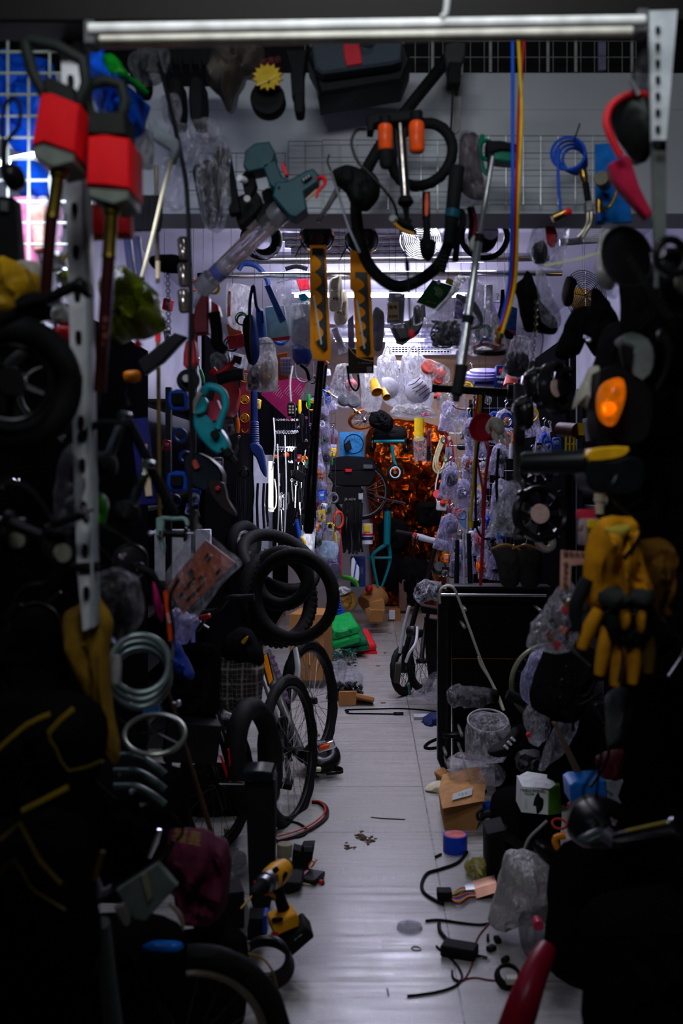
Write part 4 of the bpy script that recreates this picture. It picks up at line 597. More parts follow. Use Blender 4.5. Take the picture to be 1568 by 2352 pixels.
one('blue_tin', 'flat blue box under the lilac plates', 'box', pbox(1116, 878, 4.95, 56, 15, .1, 3), m('1a3a9c', .4)); t = T('parts_box', 'navy box with white Chinese lettering and a small emblem', 'box', 1149, 890, 4.8); part('box', t, pbox(1149, 866, 4.82, 26, 52, .06, 3), m('101c5c', .4)); part('lettering', t, text('中国石化', 1151, 866, 4.785, 6), WH); part('lettering', t, text('汽油宝', 1151, 878, 4.785, 6), WH); part('emblem', t, disc(1150, 852, 4.785, 5, .003), RD)
one('red_cup', 'coral red plastic cup lying above the fan motors', 'cup', lathe((1176, 848, 4.4), (1172, 890, 4.35), [(0, 10), (.9, 17), (1, 18), (1, 14)]), m('d8483c', .4)); one('red_cap', 'small red screw cap left of the clear hanging bag', 'cap', lathe((996, 911, 4.8), (1012, 912, 4.8), [(0, 5), (.4, 5), (.4, 9), (1, 9)]), m('c02818', .4))
t = T('seat_tube', 'black seat tube lying horizontally among the right hand bags', 'tube', 1080, 896, 4.0); part('tube', t, lathe((992, 891, 4.0), (1174, 903, 4.0), [(0, 8), (0, 10), (.06, 10), (.07, 8.5), (.5, 9), (1, 11)]), BK); part('collar', t, lathe((1164, 900, 3.98), (1186, 902, 3.98), [(0, 18), (1, 18)]), BKM)
t = T('goods_bag', 'hanging clear bag with a square hole below the black seat tube', 'bag', 1040, 905, 4.4); part('bag', t, puff([(1010, 905), (1066, 908), (1074, 960), (1060, 992), (1046, 1000), (1020, 960), (1004, 935)], 4.4, .07, .9, 4), CL); part('allen_key', t, tube([(1040, 930, 4.35), (1048, 938, 4.35), (1070, 942, 4.35)], 1.8, 2), ST)
zipbag('clear bag with grey plug adapters beside the chain', 1200, 770, 4.0, 60, 100, 12, ('grey cube plug adapters at the bottom of the bag', m('34353e', .35), 'adapters'), CL)
# fan guards
def guard(lab, x, y, d, R, n, nrm, mt, k=7):
    t = T('fan_guard', lab, 'fan guard', x, y, d); part('rings', t, join(*[torus(x, y, d, R*(i+1)/n, 1.0, nrm, 44, 5) for i in range(n)]), mt); part('ribs', t, spokes(x, y, d+.005, R, 1, k, nrm, 1.2, 0), mt)
guard('round chrome fan guard under the bulkhead above the tyre', 965, 552, 4.6, 46, 11, (0, -1, .2), ST); guard('large black wire fan guard on the right', 1345, 680, 4.0, 60, 12, (.5, -1, .1), BKM, 8)
t = T('fan_hub', 'yellow lamp reflector behind the black fan guard', 'reflector', 1345, 690, 4.2); part('dish', t, disc(1352, 690, 4.25, 36, .07, (.5, -1, .1), [(0, 8), (.5, 24), (1, 36)]), m('d8a43c', .3))
t = T('motor_wheel', 'black wheel motor with white round label under the bulkhead', 'wheel', 1110, 560, 3.6); part('rim', t, torus(1112, 542, 3.6, 52, 7, (0, -1, .1), 48, 10), BKG); part('hub', t, disc(1108, 545, 3.62, 34, .05), BK); part('label', t, disc(1126, 533, 3.58, 18, .01), m('b4acb8', .5)); part('label_text', t, text('AWIN 350W', 1126, 528, 3.573, 6), GY); part('label_text', t, text('......', 1126, 536, 3.573, 8), GY); part('chrome_arc', t, torus(1112, 542, 3.55, 44, 2, (0, -1, .1), 40, 6, arc=(100, 200)), CH)
# silver ducts seen on the ceiling behind the bulkhead
for i in range(4): one('silver_duct', 'foil duct stored overhead behind the bulkhead, one of four side by side', 'duct', lathe((640+i*14, 545+i*16, 5.3), (1010-i*10, 540+i*16, 5.4), [(j/30, 9+(1.5 if j % 2 else 0)) for j in range(31)], 14), m('b4b4bc', .22, 1), group='silver ducts overhead')
# clear bags crowding the right hand rack, deep part
RN.seed(21)
spots = [(1035, 1090), (1075, 1060), (1110, 1080), (1060, 1120), (1095, 1140), (1045, 1290), (1075, 1300), (1105, 1290), (1060, 1260), (1130, 1240), (1150, 1040), (1120, 1190), (1080, 980), (1110, 1010), (1160, 960), (1030, 940), (1150, 1120), (1035, 1200), (1100, 1230), (1170, 1000), (1210, 940), (1180, 1290), (1140, 1290), (1250, 1000), (1225, 1060)]
cols = [m('4a4a5c', .4), m('8a8ca8', .4), m('2a2c38', .4), m('a8a8bc', .4), m('5c6a94', .4), m('7a4034', .5)]
ZP = zipbag('clear zip bag of small parts hanging on the right hand rack', 1035, 1060, 6.8, 34, 60, 2, None, film('c8c4e4', .42), group='parts bags on the right rack')
for i, (x, y) in enumerate(spots):
    d = 5.2+RN.uniform(0, 1.4)*(1 if x < 1120 else .2); dup(ZP, x, y-20, d, ang=RN.uniform(-12, 12), s=RN.uniform(.7, 1.2), group='parts bags on the right rack')
    one('packed_part', 'small loose part showing through a zip bag on the right hand rack', 'part', puff([(x-11, y-2), (x+10, y-5), (x+12, y+22), (x-10, y+25)], d+.01, .05, 1, 3, fq=50), [*cols, RD, BL, WH, BK, KR, OR][i*5 % 12], group='parts inside the right rack bags')
spots = [(733, 985), (745, 1000), (722, 1040), (750, 1045), (735, 1080), (740, 1120), (728, 1150), (750, 1160), (735, 1190), (742, 950), (720, 930), (752, 905), (765, 1000), (728, 1235)]
for i, (x, y) in enumerate(spots):
    d = 7.4+RN.uniform(-.3, .5); dup(ZP, x, y-16, d, 'clear zip bag of small parts hanging on the left rack beside the black pole', RN.uniform(-12, 12), 0.95, group='parts bags on the left rack')
    one('packed_part', 'small loose part showing through a zip bag on the left rack', 'part', puff([(x-8, y), (x+8, y-2), (x+9, y+18), (x-8, y+20)], d+.01, .05, 1, 3, fq=50), [m('b02c30', .5), m('3a5a3c', .5), m('b8b8c0', .4), m('403c3a', .5), m('c86a20', .5), m('2a4a8c', .5)][i % 6], group='parts inside the left rack bags')
zipbag('clear bag with folded blue and cream sponges above the heap', 762, 1215, 7.6, 54, 72, 12, ('blue and cream sponge blocks in the low left bag', m('a8c4d8', .5), 'sponges'), CL); zipbag('tall clear bag of white powder behind the tyres', 714, 1186, 6.9, 32, 86, 6, ('white powder in the tall clear bag', m('d8d8d4', .7), 'powder'), CL); zipbag('grey crumpled plastic pouch hanging over the heap', 765, 1292, 8.2, 34, 46, -8, None, CLG)
# black leads hanging on the left before the white cabinet
for i in range(11):
    x = 544+i*3.6; one('black_lead', 'thin black lead hanging in a row over the white cabinet panel', 'lead', tube([(x, 1085, 6.2), (x+RN.uniform(-3, 3), 1140, 6.2), (x+RN.uniform(-4, 4), 1180+RN.uniform(-10, 16), 6.2)], 1.6, 4, 6), BK, group='black leads over the white cabinet')
for i, x in enumerate((592, 606, 614)): one('black_lead', 'thicker black lead with metal end right of the lead row', 'lead', (tube([(x, 1110, 6.3), (x-2, 1160, 6.3), (x+1, 1240-i*20, 6.3)], 3, 4, 8), BK), (tube([(x+1, 1240-i*20, 6.3), (x+1, 1250-i*20, 6.3)], 2.4, 1), ST), group='thick black leads')
# ================================================================ UNDER AND BEFORE THE BULKHEAD
t = T('cordless_saw', 'teal cordless grease gun with battery foot and clear barrel', 'power tool', 640, 420, 2.7)
part('battery', t, slab([(563, 345), (585, 328), (618, 324), (632, 350), (628, 368), (612, 385), (570, 394), (558, 380)], 2.66, .08, 3), m('0c3c44', .4)); part('grip', t, slab([(602, 378), (632, 366), (648, 405), (662, 412), (672, 425), (640, 440), (618, 424)], 2.66, .05, 4), TE)
part('body', t, slab([(632, 418), (662, 414), (700, 392), (718, 386), (732, 400), (730, 418), (698, 440), (705, 480), (680, 500), (664, 496), (625, 450)], 2.65, .075, 4), TE); part('grey_vents', t, slab([(692, 412), (710, 400), (717, 406), (700, 420)], 2.64, .01), BK); part('trigger', t, pbox(654, 392, 2.67, 8, 30, .03, -20), RD)
for i in range(3): part('vent', t, pbox(697+i*6, 413-i*4, 2.637, 3.5, 6, .006, 0), LG)
part('red_lever', t, tube([(730, 412, 2.63), (742, 408, 2.6), (746, 422, 2.6), (732, 436, 2.6), (726, 455, 2.6)], [5, 6, 4, 4, 3], 4), RD); part('rods', t, tube([(700, 462, 2.66), (728, 436, 2.66)], 3, 1), m('a89a78', .4)); part('screws', t, disc(640, 430, 2.645, 2.5, .006), BK)
GLT = film('f0ecf0', .05, .06, 12, .1)
part('collar', t, lathe((652, 478, 2.72), (630, 500, 2.74), [(0, 26), (.5, 28), (1, 26)]), m('8a8c90', .35, .6)); part('clear_barrel', t, lathe((640, 492, 2.73), (478, 648, 2.85), [(0, 23), (.3, 24), (1, 20), (1, 17), (.1, 20)]), GLT); part('plunger_rod', t, lathe((640, 492, 2.73), (470, 655, 2.85), [(0, 6), (1, 6)]), CH); [part('inner_rod', t, lathe((640+a, 492+a, 2.73), (478+a, 648+a, 2.85), [(0, 2.5), (1, 2.5)]), (BR, CH, m('d8a888', .2, .6), CH)[i]) for i, a in enumerate((-13, -8, 8, 13))]; part('end_ring', t, lathe((486, 640, 2.84), (462, 663, 2.86), [(0, 24), (1, 23)]), m('a8aab0', .3, .5)); part('nozzle', t, tube([(466, 660, 2.86), (452, 690, 2.86), (446, 708, 2.86)], [8, 5, 2], 2), LG); part('blue_label', t, lathe((510, 618, 2.83), (496, 631, 2.84), [(0, 21.5), (1, 21)]), m('2a4a9c', .4))
# hanging camera-mount cluster
t = T('seat_clamp', 'cluster of black clamps hanging left of the teal tool', 'clamps', 580, 470, 2.75)
for i, p in enumerate([[(556, 400), (575, 390), (588, 420), (575, 450), (560, 440)], [(548, 450), (590, 440), (600, 470), (575, 500), (548, 520), (540, 480)], [(590, 470), (640, 465), (650, 500), (610, 520), (588, 505)], [(600, 440), (625, 430), (640, 455), (612, 468)]]): part('clamp', t, slab(p, 2.7+.02*i, .05, 3, 2), BK)
part('white_cap', t, disc(556, 412, 2.68, 8, .03, (-.5, -1, 0)), WH); part('round_boss', t, disc(568, 458, 2.68, 8, .02), LG)
# bicycle pump
t = T('foot_pump', 'steel hand pump with two orange bottles and a black hose', 'pump', 920, 260, 2.5)
part('top_bar', t, slab([(842, 266), (870, 258), (930, 252), (968, 250), (972, 270), (930, 278), (880, 282), (860, 284), (856, 302), (842, 300)], 2.48, .05, 4), BK); part('barrel', t, lathe((918, 275, 2.5), (931, 462, 2.5), [(0, 11), (.9, 11.5), (1, 11.5)]), m('9a958e', .22, 1)); part('foot', t, lathe((930, 452, 2.5), (932, 476, 2.5), [(0, 14), (.4, 18), (.6, 19), (1, 10)]), BK)
for (x, y0, y1, rr) in ((884, 284, 348, 17), (956, 276, 352, 18)): part('orange_bottle', t, lathe((x, y0, 2.46), (x+1, y1, 2.46), [(0, 8), (.06, 15), (.15, rr), (.9, rr), (.98, rr-4), (1, rr-8)]), m('e0501a', .3))
part('bottle_base', t, lathe((886, 346, 2.46), (888, 386, 2.46), [(0, 17.5), (.8, 16.5), (1, 12)]), BK); part('bottle_neck', t, lathe((884, 268, 2.46), (884, 290, 2.46), [(0, 14), (1, 12)]), BK); part('bottle_neck', t, lathe((956, 258, 2.46), (956, 282, 2.46), [(0, 15), (1, 13)]), BK)
part('hose', t, tube([(840, 297, 2.48), (818, 300, 2.47), (807, 330, 2.46), (822, 372, 2.45), (850, 400, 2.45), (885, 440, 2.45), (905, 470, 2.45), (915, 510, 2.46), (922, 540, 2.46)], 3.4, 6, 10), BKG); part('pump_rod', t, tube([(932, 474, 2.5), (934, 500, 2.5), (940, 512, 2.5)], [8, 6, 9], 2), BK)
part('nozzle_handle', t, puff([(902, 500), (915, 498), (940, 512), (956, 530), (954, 540), (930, 536), (908, 520)], 2.45, .05, .1), BK); part('amber_trim', t, tube([(904, 512, 2.425), (922, 528, 2.425), (950, 538, 2.425)], 4, 3), m('d8961c', .4)); part('cap_ring', t, disc(904, 503, 2.43, 8, .02, (-.5, -1, 0)), m('b8bcb8', .4))
part('hanging_cord', t, tube([(922, 540, 2.5), (934, 600, 2.5), (938, 660, 2.5), (942, 750, 2.5)], 2.4, 4), BK); part('cord_joint', t, tube([(934, 600, 2.5), (936, 622, 2.5)], 5, 1), BK); part('red_plug', t, lathe((944, 758, 2.49), (947, 784, 2.49), [(0, 5), (.3, 7), (.6, 5), (1, 2)]), RD)
# bicycle tyres over the pump
t = T('bicycle_tyre', 'knobbly black tyre hanging behind the orange bottles', 'tyre', 960, 440, 2.75, ); part('tyre', t, torus(968, 355, 2.72, 73, 12, (-.42, -1, .1), 80, 12, .9, .16), BK)
t = T('bicycle_tyre', 'large black tyre whose loop sags over the right orange saw', 'tyre', 930, 670, 2.75); TY = tube([(1030, 130, 2.9), (1000, 170, 2.85), (940, 245, 2.8), (870, 340, 2.78), (822, 440, 2.75), (822, 530, 2.75), (848, 610, 2.75), (900, 655, 2.75), (950, 650, 2.75), (1005, 610, 2.75), (1032, 550, 2.76), (1042, 480, 2.76), (1046, 400, 2.78)], 13, 8, 12)
g = ([], []); C2 = cr([(1030, 130, 2.9), (1000, 170, 2.85), (940, 245, 2.8), (870, 340, 2.78), (822, 440, 2.75), (822, 530, 2.75), (848, 610, 2.75), (900, 655, 2.75), (950, 650, 2.75), (1005, 610, 2.75), (1032, 550, 2.76), (1042, 480, 2.76)], 12)
for i in range(0, len(C2)-1, 1): 
    x, y, dd = C2[i]; a, b, _ = C2[i+1]; L_ = math.hypot(a-x, b-y) or 1; nx, ny = (b-y)/L_, -(a-x)/L_
    for s in (-1, 1): g = join(g, pbox(x+nx*12*s, y+ny*12*s, dd-.004, 3.4, 3.4, .012, math.degrees(math.atan2(ny, nx)), 0, 0, .3))
part('tyre', t, join(TY, g), BK)
t = T('vacuum_nozzle', 'black tube with a teal band standing down through the tyre', 'tool', 1040, 380, 2.6); part('tube', t, lathe((1050, 380, 2.6), (1030, 560, 2.6), [(0, 10), (.02, 18), (.3, 17), (.7, 15), (1, 12)]), BK); part('teal_band', t, lathe((1040, 482, 2.6), (1037, 500, 2.6), [(0, 17.5), (1, 17)]), m('10485c', .4)); part('ribs', t, _lathe(P(1032, 530, 2.62), P(1015, 625, 2.62), [(i/20, 12+(2 if i % 2 else 0)-i*.25) for i in range(21)], 2.62/F, 12), BK)
t = T('brake_lever', 'black brake lever set with thin blade left of the tyre', 'brake lever', 760, 420, 2.6); part('clamp', t, puff([(765, 392), (800, 380), (840, 395), (850, 440), (830, 480), (808, 470), (790, 440), (768, 420)], 2.6, .08, .5), BK); part('blade', t, slab([(772, 425), (782, 432), (755, 480), (735, 508), (726, 506), (748, 470)], 2.58, .02, 2), BKM); part('cable', t, tube([(760, 392, 2.6), (752, 372, 2.6), (756, 355, 2.6)], 2), BKM); part('silver_rod', t, tube([(760, 395, 2.55), (778, 450, 2.55), (800, 520, 2.55), (826, 580, 2.55)], 3, 3), AL)
one('crank_housing', 'dark round housing hanging at the left of the pump barrel', 'housing', puff([(806, 400), (840, 388), (868, 410), (870, 450), (845, 485), (815, 478), (802, 440)], 2.62, .09, .4), BK)
t = T('pruning_saw', 'black folding saw with orange-lined grip hanging through the tyre', 'saw', 976, 440, 2.7); part('grip', t, slab([(970, 440), (988, 440), (988, 500), (970, 500)], 2.7, .03, 3), BK); part('orange_inlay', t, slab([(976, 446), (984, 446), (983, 492), (975, 492)], 2.69, .008, 1, 2), m('d84a1c', .4)); part('shaft', t, tube([(979, 498, 2.7), (980, 548, 2.7)], [8, 10], 1, 10), BK); part('knob', t, puff([(964, 552), (980, 545), (1000, 556), (996, 580), (985, 600), (970, 590), (963, 572)], 2.68, .06, .5), BK)
t = T('leather_pouch', 'brown glossy pouch wrapped in plastic left of the green saw', 'pouch', 1085, 460, 2.7); part('pouch', t, puff([(1058, 318), (1074, 305), (1096, 312), (1104, 380), (1114, 450), (1090, 458), (1060, 440), (1052, 380)], 2.7, .06, .5), m('4a3e42', .25)); part('wrap', t, puff([(1054, 312), (1094, 306), (1108, 380), (1122, 450), (1108, 468), (1050, 470), (1056, 400)], 2.69, .09, .8), CLF)
t = T('hand_saw', 'green electric pruner hanging under the coloured hoses', 'tool', 1140, 330, 2.7); GN = m('0a6a50', .35); part('guard', t, torus(1118, 345, 2.7, 22, 5, (.5, -1, 0), 36, 8, arc=(-40, 220)), GN); part('body', t, slab([(1128, 335), (1165, 338), (1196, 346), (1190, 372), (1160, 370), (1132, 366)], 2.68, .06, 3), GN); part('top', t, slab([(1118, 322), (1150, 322), (1195, 332), (1192, 346), (1150, 344), (1118, 352)], 2.67, .06, 3), BK); part('handle', t, tube([(1108, 310, 2.7), (1102, 345, 2.7), (1108, 385, 2.7), (1120, 400, 2.7)], 6, 4), GN); part('blade', t, slab([(1120, 350), (1135, 352), (1126, 400), (1118, 392)], 2.66, .01), BK)
t = T('telescopic_pole', 'silver telescopic pole with black lower grip crossing the bag', 'pole', 1046, 925, 2.45); part('upper_section', t, lathe((1131, 360, 2.5), (1100, 545, 2.5), [(0, 5), (1, 7)]), m('b4b8bc', .25, .8)); part('collar', t, lathe((1102, 538, 2.49), (1098, 556, 2.49), [(0, 10), (1, 10)]), BK); part('middle_section', t, lathe((1099, 550, 2.49), (1074, 730, 2.48), [(0, 9), (1, 9.5)]), m('b4b8bc', .25, .8)); part('collar', t, lathe((1076, 725, 2.47), (1073, 742, 2.47), [(0, 14), (1, 14)]), BK); part('lower_section', t, lathe((1073, 742, 2.47), (1058, 845, 2.46), [(0, 11), (1, 11)]), m('c4c8cc', .22, .9)); part('grip', t, lathe((1060, 840, 2.46), (1046, 922, 2.45), [(0, 15), (.8, 14), (.85, 9), (1, 8)]), BK)
one('handsaw_grip', 'red and black saw grip hanging behind the silver pole', 'grip', (tube([(1080, 476, 2.8), (1086, 510, 2.8), (1082, 550, 2.8)], 9, 4), BK), (tube([(1086, 478, 2.78), (1092, 510, 2.78), (1087, 552, 2.78)], 4, 4), DRD)); one('coat_hook', 'bent black hooked tube beside the teal banded tube', 'hook', tube([(1048, 490, 2.7), (1060, 488, 2.7), (1062, 515, 2.7), (1052, 540, 2.7), (1045, 600, 2.7)], 8, 5, 10), BK)
one('white_elbow', 'pale grey rubber elbow below the red and black grip', 'elbow', tube([(1092, 545, 2.75), (1084, 560, 2.75), (1086, 572, 2.75), (1098, 576, 2.75)], 7, 4), m('a8aca4', .5))
for (c_, pts, lb) in ((BL, [(1177, 90), (1177, 330), (1176, 480), (1170, 640), (1150, 745)], 'long blue pressure hose hanging down before the bulkhead'), (m('a8141c', .35), [(1203, 90), (1192, 250), (1184, 480), (1178, 640), (1150, 760)], 'long red pressure hose hanging down before the bulkhead'), (m('d8b010', .35), [(1190, 90), (1197, 260), (1188, 480), (1182, 650), (1152, 765)], 'long yellow pressure hose hanging down before the bulkhead')):
    t = T('pressure_hose', lb, 'hose', pts[0][0], 100, 2.5); part('hose', t, tube([(x, y, 2.5+i*.02) for i, (x, y) in enumerate(pts)], 4.6, 6, 10), c_); e = pts[-1]; part('brass_fitting', t, lathe((e[0], e[1], 2.59), (e[0]-10, e[1]+24, 2.6), [(0, 4), (.3, 7), (.6, 5), (.65, 8), (1, 8)]), BR)
t = T('coiled_hose', 'blue air hose coiled on a hook with a brass red-ended nozzle', 'hose', 1312, 360, 2.75)
for i in range(4): part('loop', t, torus(1312+(i-1.5)*5, 352+i*6, 2.74+.015*i, 38-i*2.5, 3.6, (.15*(i-1), -1, .1), 48, 8, arc=None), BL)
part('drop', t, tube([(1282, 340, 2.72), (1281, 400, 2.72), (1284, 450, 2.72), (1286, 482, 2.72)], 3.6, 4), BL); part('fitting', t, lathe((1268, 503, 2.7), (1298, 488, 2.7), [(0, 8), (.05, 10), (.5, 10), (.5, 8), (1, 9)]), BR); part('red_end', t, lathe((1294, 490, 2.7), (1311, 484, 2.7), [(0, 9), (.8, 9), (1, 6)]), RD); part('hook', t, tube([(1318, 322, 2.72), (1326, 300, 2.7), (1331, 284, 2.68)], 1.8, 2), BKM)
t = T('pipe_tool', 'steel pronged flaring tool with brass joint', 'tool', 1345, 420, 2.7); part('brass_joint', t, lathe((1336, 388, 2.7), (1344, 420, 2.7), [(0, 5), (.3, 10), (.7, 9), (1, 6)]), BR); part('body', t, tube([(1344, 420, 2.7), (1350, 460, 2.7)], 8, 1), BK); part('bracket', t, slab([(1344, 462), (1360, 458), (1362, 482), (1346, 486)], 2.69, .03), AL)
for i in range(2): part('prong', t, tube([(1350+i*8, 482, 2.7), (1349+i*8, 510, 2.7), (1340+i*6, 530, 2.7), (1326+i*11, 546, 2.7)], 4.5, 4), m('8c8676', .3, .8))
t = T('torch_blister', 'blue blister card holding a brass blowtorch valve', 'packaged torch', 1405, 330, 2.6); part('card', t, slab([(1366, 330), (1420, 326), (1440, 400), (1452, 510), (1368, 516)], 2.62, .008, 3), m('1264b4', .3, sc=25, va=.45)); part('valve', t, lathe((1375, 456, 2.58), (1375, 490, 2.58), [(0, 7), (.1, 9), (.6, 9), (.6, 7), (1, 8)]), BR); part('curved_pipe', t, tube([(1382, 480, 2.57), (1398, 475, 2.56), (1410, 455, 2.56), (1416, 432, 2.56)], 4, 5), BR); part('regulator', t, disc(1384, 416, 2.56, 17, .06, (-.4, -1, 0)), m('5a5a48', .4)); part('blue_tip', t, lathe((1375, 490, 2.58), (1376, 508, 2.58), [(0, 8), (1, 7)]), m('1a4ca0', .4))
t = T('goods_bag', 'long clear bag with a red tag hanging below the brass nozzle', 'bag', 1270, 480, 3.2); part('bag', t, puff([(1240, 482), (1268, 476), (1312, 492), (1300, 560), (1292, 612), (1260, 618), (1220, 600), (1212, 560)], 3.2, .08, .9, 4), CL); one('red_tag', 'red printed tag inside the long clear bag', 'tag', slab([(1252, 512), (1268, 516), (1281, 540), (1274, 567), (1258, 560)], 3.15, .008, 1, 2), m('c41820', .4, sc=70, va=.5)); one('dark_valves', 'dark valve pieces inside the long clear bag', 'valves', puff([(1220, 570), (1250, 552), (1255, 600), (1228, 604)], 3.2, .05, 1.2, 3, fq=60), m('2c2e2e', .4)); one('wire_mesh', 'folded grey chicken wire resting on the dull pipe', 'mesh', bars(1340, 520, 1388, 556, 3.4, 12, 8, .6), AL)
t = T('cable_tie', 'cream cable tie stretched across the right side', 'cable tie', 1325, 590, 2.2); part('strap', t, tube([(1250, 610, 2.2), (1330, 594, 2.2), (1403, 572, 2.2)], 3.5, 4, 6, sq=.5), m('c8c490', .5))
one('shoe_cover', 'black cloth bag hanging beside the chain, upper left of the black group', 'bag', puff([(1198, 640), (1212, 622), (1228, 650), (1246, 700), (1280, 745), (1270, 768), (1230, 764), (1205, 760), (1190, 700), (1180, 660)], 3.1, .1, .5), BKC)
one('narrow_wrap', 'long narrow clear wrapper hanging below the red tag bag', 'wrapper', puff([(1232, 620), (1246, 612), (1268, 680), (1290, 730), (1278, 752), (1250, 745), (1236, 700)], 3.0, .06, 1, 4), CL)
t = T('steel_chain', 'thin steel chain hanging before the black cloth bags', 'chain', 1230, 700, 2.9); g = ([], [])
for i in range(22):
    y = 694+i*8.2; x = 1231-(i*i)*.03; g = join(g, torus(x, y, 2.9, 4, 1.2, ((1, -.3, 0) if i % 2 else (.2, -1, 0)), 14, 5, 1))
part('links', t, g, m('a09a80', .3, .9)); part('lead', t, tube([(1232, 756, 2.9), (1246, 770, 2.9), (1244, 800, 2.9), (1238, 830, 2.9)], 1.4), BKM)
for i, (pts, d, lb) in enumerate(([[(1330, 705), (1352, 712), (1352, 760), (1330, 810), (1300, 825), (1274, 815), (1290, 770), (1310, 720)], 2.9, 'long black umbrella-shaped bag slanting on the right'], [[(1362, 660), (1395, 690), (1420, 740), (1410, 800), (1370, 820), (1345, 780), (1350, 720)], 2.8, 'bulky black jacket hanging right of the fan guard'], [[(1300, 635), (1322, 645), (1310, 700), (1294, 690)], 3.2, 'small black box pack on the right before the fan guard'], [[(1405, 740), (1470, 745), (1490, 830), (1450, 900), (1400, 880), (1360, 900), (1370, 800)], 2.3, 'black scooter part bag behind the silver cover'])): one('black_bag', lb, 'bag', puff(pts, d, .12, .5), BKC)
one('white_sock_pack', 'white stuffed item in a crinkled clear pack on the right', 'pack', (puff([(1376, 545), (1405, 530), (1418, 600), (1414, 650), (1395, 668), (1370, 640)], 2.3, .07, .4), m('c4c0b4', .6)), (puff([(1384, 520), (1420, 522), (1420, 600), (1422, 665), (1405, 684), (1366, 640), (1370, 560)], 2.28, .09, .9), CLF))
def fan(lab, x, y, d, R, yaw, lbl=True):
    t = T('axial_fan', lab, 'fan', x, y, d); n = (math.sin(math.radians(yaw)), -math.cos(math.radians(yaw)), .1)
    k = []
    for i in range(8): a = math.radians(22.5+45*i); rr = R*(1.18 if i % 2 else 1.08); k.append((x+rr*math.cos(a)*math.cos(math.radians(yaw)), y+rr*math.sin(a)))
    part('frame', t, torus(x, y, d, R*1.02, R*.17, n, 40, 8, 2.0), BKG); 
    g = ([], []); N_ = Vector(n).normalized(); u = N_.cross(Vector((0, 0, 1))).normalized(); v = N_.cross(u); c = P(x, y, d); kk = d/F
    for i in range(7):
        a = 2*math.pi*i/7; q = []; 
        for (r, s, w_) in ((.35, -.28, -.012), (.92, -.22, -.012), (.92, .35, .012), (.35, .25, .012)): q.append(c+(u*math.cos(a+s)+v*math.sin(a+s))*R*r*kk+N_*w_)
        q2 = [p+N_*.003 for p in q]; g = join(g, (q+q2, [(0, 1, 2, 3), (7, 6, 5, 4), (0, 4, 5, 1), (1, 5, 6, 2), (2, 6, 7, 3), (3, 7, 4, 0)]))
    part('blades', t, g, BKG); part('motor', t, disc(x, y, d-.01, R*.42, .05, n), BKG); k = math.cos(math.radians(yaw))
    if lbl: part('label', t, (disc(x-n[0]*.5, y, d-.045, R*.40, .003, n), m('c9a8a0', .5)), (text('--', x, y-2, d-.052, R*.12), DRD))
    for a in (45, 135, 225, 315): part('mount_ear', t, disc(x+R*1.13*math.cos(math.radians(a))*k, y+R*1.13*math.sin(math.radians(a)), d, R*.16, .04, n), BKG)
    return t
fan('black axial fan with a pink oval label below the chain', 1276, 892, 2.7, 52, 50); fan('black axial fan with round cream label, lower of the two', 1240, 1180, 3.1, 56, 8)
fan('black fan edge with half hidden label behind the yellow banded torch', 1232, 1078, 3.3, 34, 5)
for x, y, a, lb in ((1222, 872, -18, 'upper black motor with shiny steel bracket'), (1200, 935, -14, 'lower black motor with shiny steel bracket')):
    t = T('bracket_motor', lb, 'motor', x, y, 2.8); part('motor', t, puff([(x-18, y-14), (x+20, y-24), (x+24, y+40), (x+2, y+52), (x-16, y+30)], 2.82, .09, .1, 3), BKG); part('bracket', t, (slab([(x-20, y-10), (x+22, y-24), (x+24, y-16), (x-17, y-2)], 2.78, .05), CH), (slab([(x+20, y-24), (x+26, y-22), (x+23, y), (x+19, y-3)], 2.77, .03), CH), (slab([(x-20, y-10), (x-16, y-8), (x-20, y+10), (x-24, y+8)], 2.77, .03), CH))
one('rusty_plate', 'rusty steel upright plate behind the bracket motors', 'plate', pbox(1192, 1060, 3.7, 26, 360, .02, 0, 20), m('5c5a58', .5, .3, sc=18, va=.6))
# right middle: funnel, glove, cups, straps, torch
t = T('funnel', 'dark red plastic funnel lying on its side', 'funnel', 1130, 990, 3.6); part('cone', t, _lathe(P(1106, 981, 3.56), P(1160, 1001, 3.7), [(.1, 24), (0, 31), (0, 34), (.04, 34), (.75, 14), (.78, 8), (1.1, 6)], 3.55/F, 30), m('b0122c', .35))
t = T('work_glove', 'white knitted glove hooked beside the red funnel', 'glove', 1145, 970, 3.4); GK = m('a8a298', .8, sc=120, bu=.6); part('palm', t, puff([(1124, 962), (1140, 958), (1156, 968), (1158, 992), (1144, 1000), (1128, 984)], 3.4, .04, .3), GK)
for a in (((1126, 966), (1119, 984), (1124, 996)), ((1140, 992), (1140, 1008), (1144, 1018)), ((1148, 992), (1152, 1010), (1158, 1022)), ((1155, 988), (1163, 1005), (1168, 1020)), ((1134, 990), (1133, 1002), (1136, 1010))): part('finger', t, tube([(p[0], p[1], 3.4) for p in a], [4.5, 5, 3.5], 3, 8), GK)
t = T('cup', 'brown cylindrical tin beside the yellow bucket', 'tin', 1306, 988, 3.9); part('body', t, lathe((1287, 986, 3.9), (1327, 990, 3.8), [(0, 17), (1, 18)]), m('4a1c1c', .4))
t = T('yellow_bucket', 'small yellow bucket next to the brown tin', 'bucket', 1338, 1002, 3.8); part('bucket', t, lathe((1338, 1000, 3.8), (1338, 972, 3.8), [(0, 10), (.9, 13), (1, 14), (1, 11)]), YE); one('blue_bucket', 'black and blue bucket right of the yellow bucket', 'bucket', (lathe((1378, 1018, 3.6), (1382, 968, 3.6), [(0, 24), (.9, 31), (1, 32), (1, 28)]), m('16206c', .35)), (slab([(1354, 966), (1372, 966), (1374, 1016), (1358, 1012)], 3.5, .1, 2), BK))
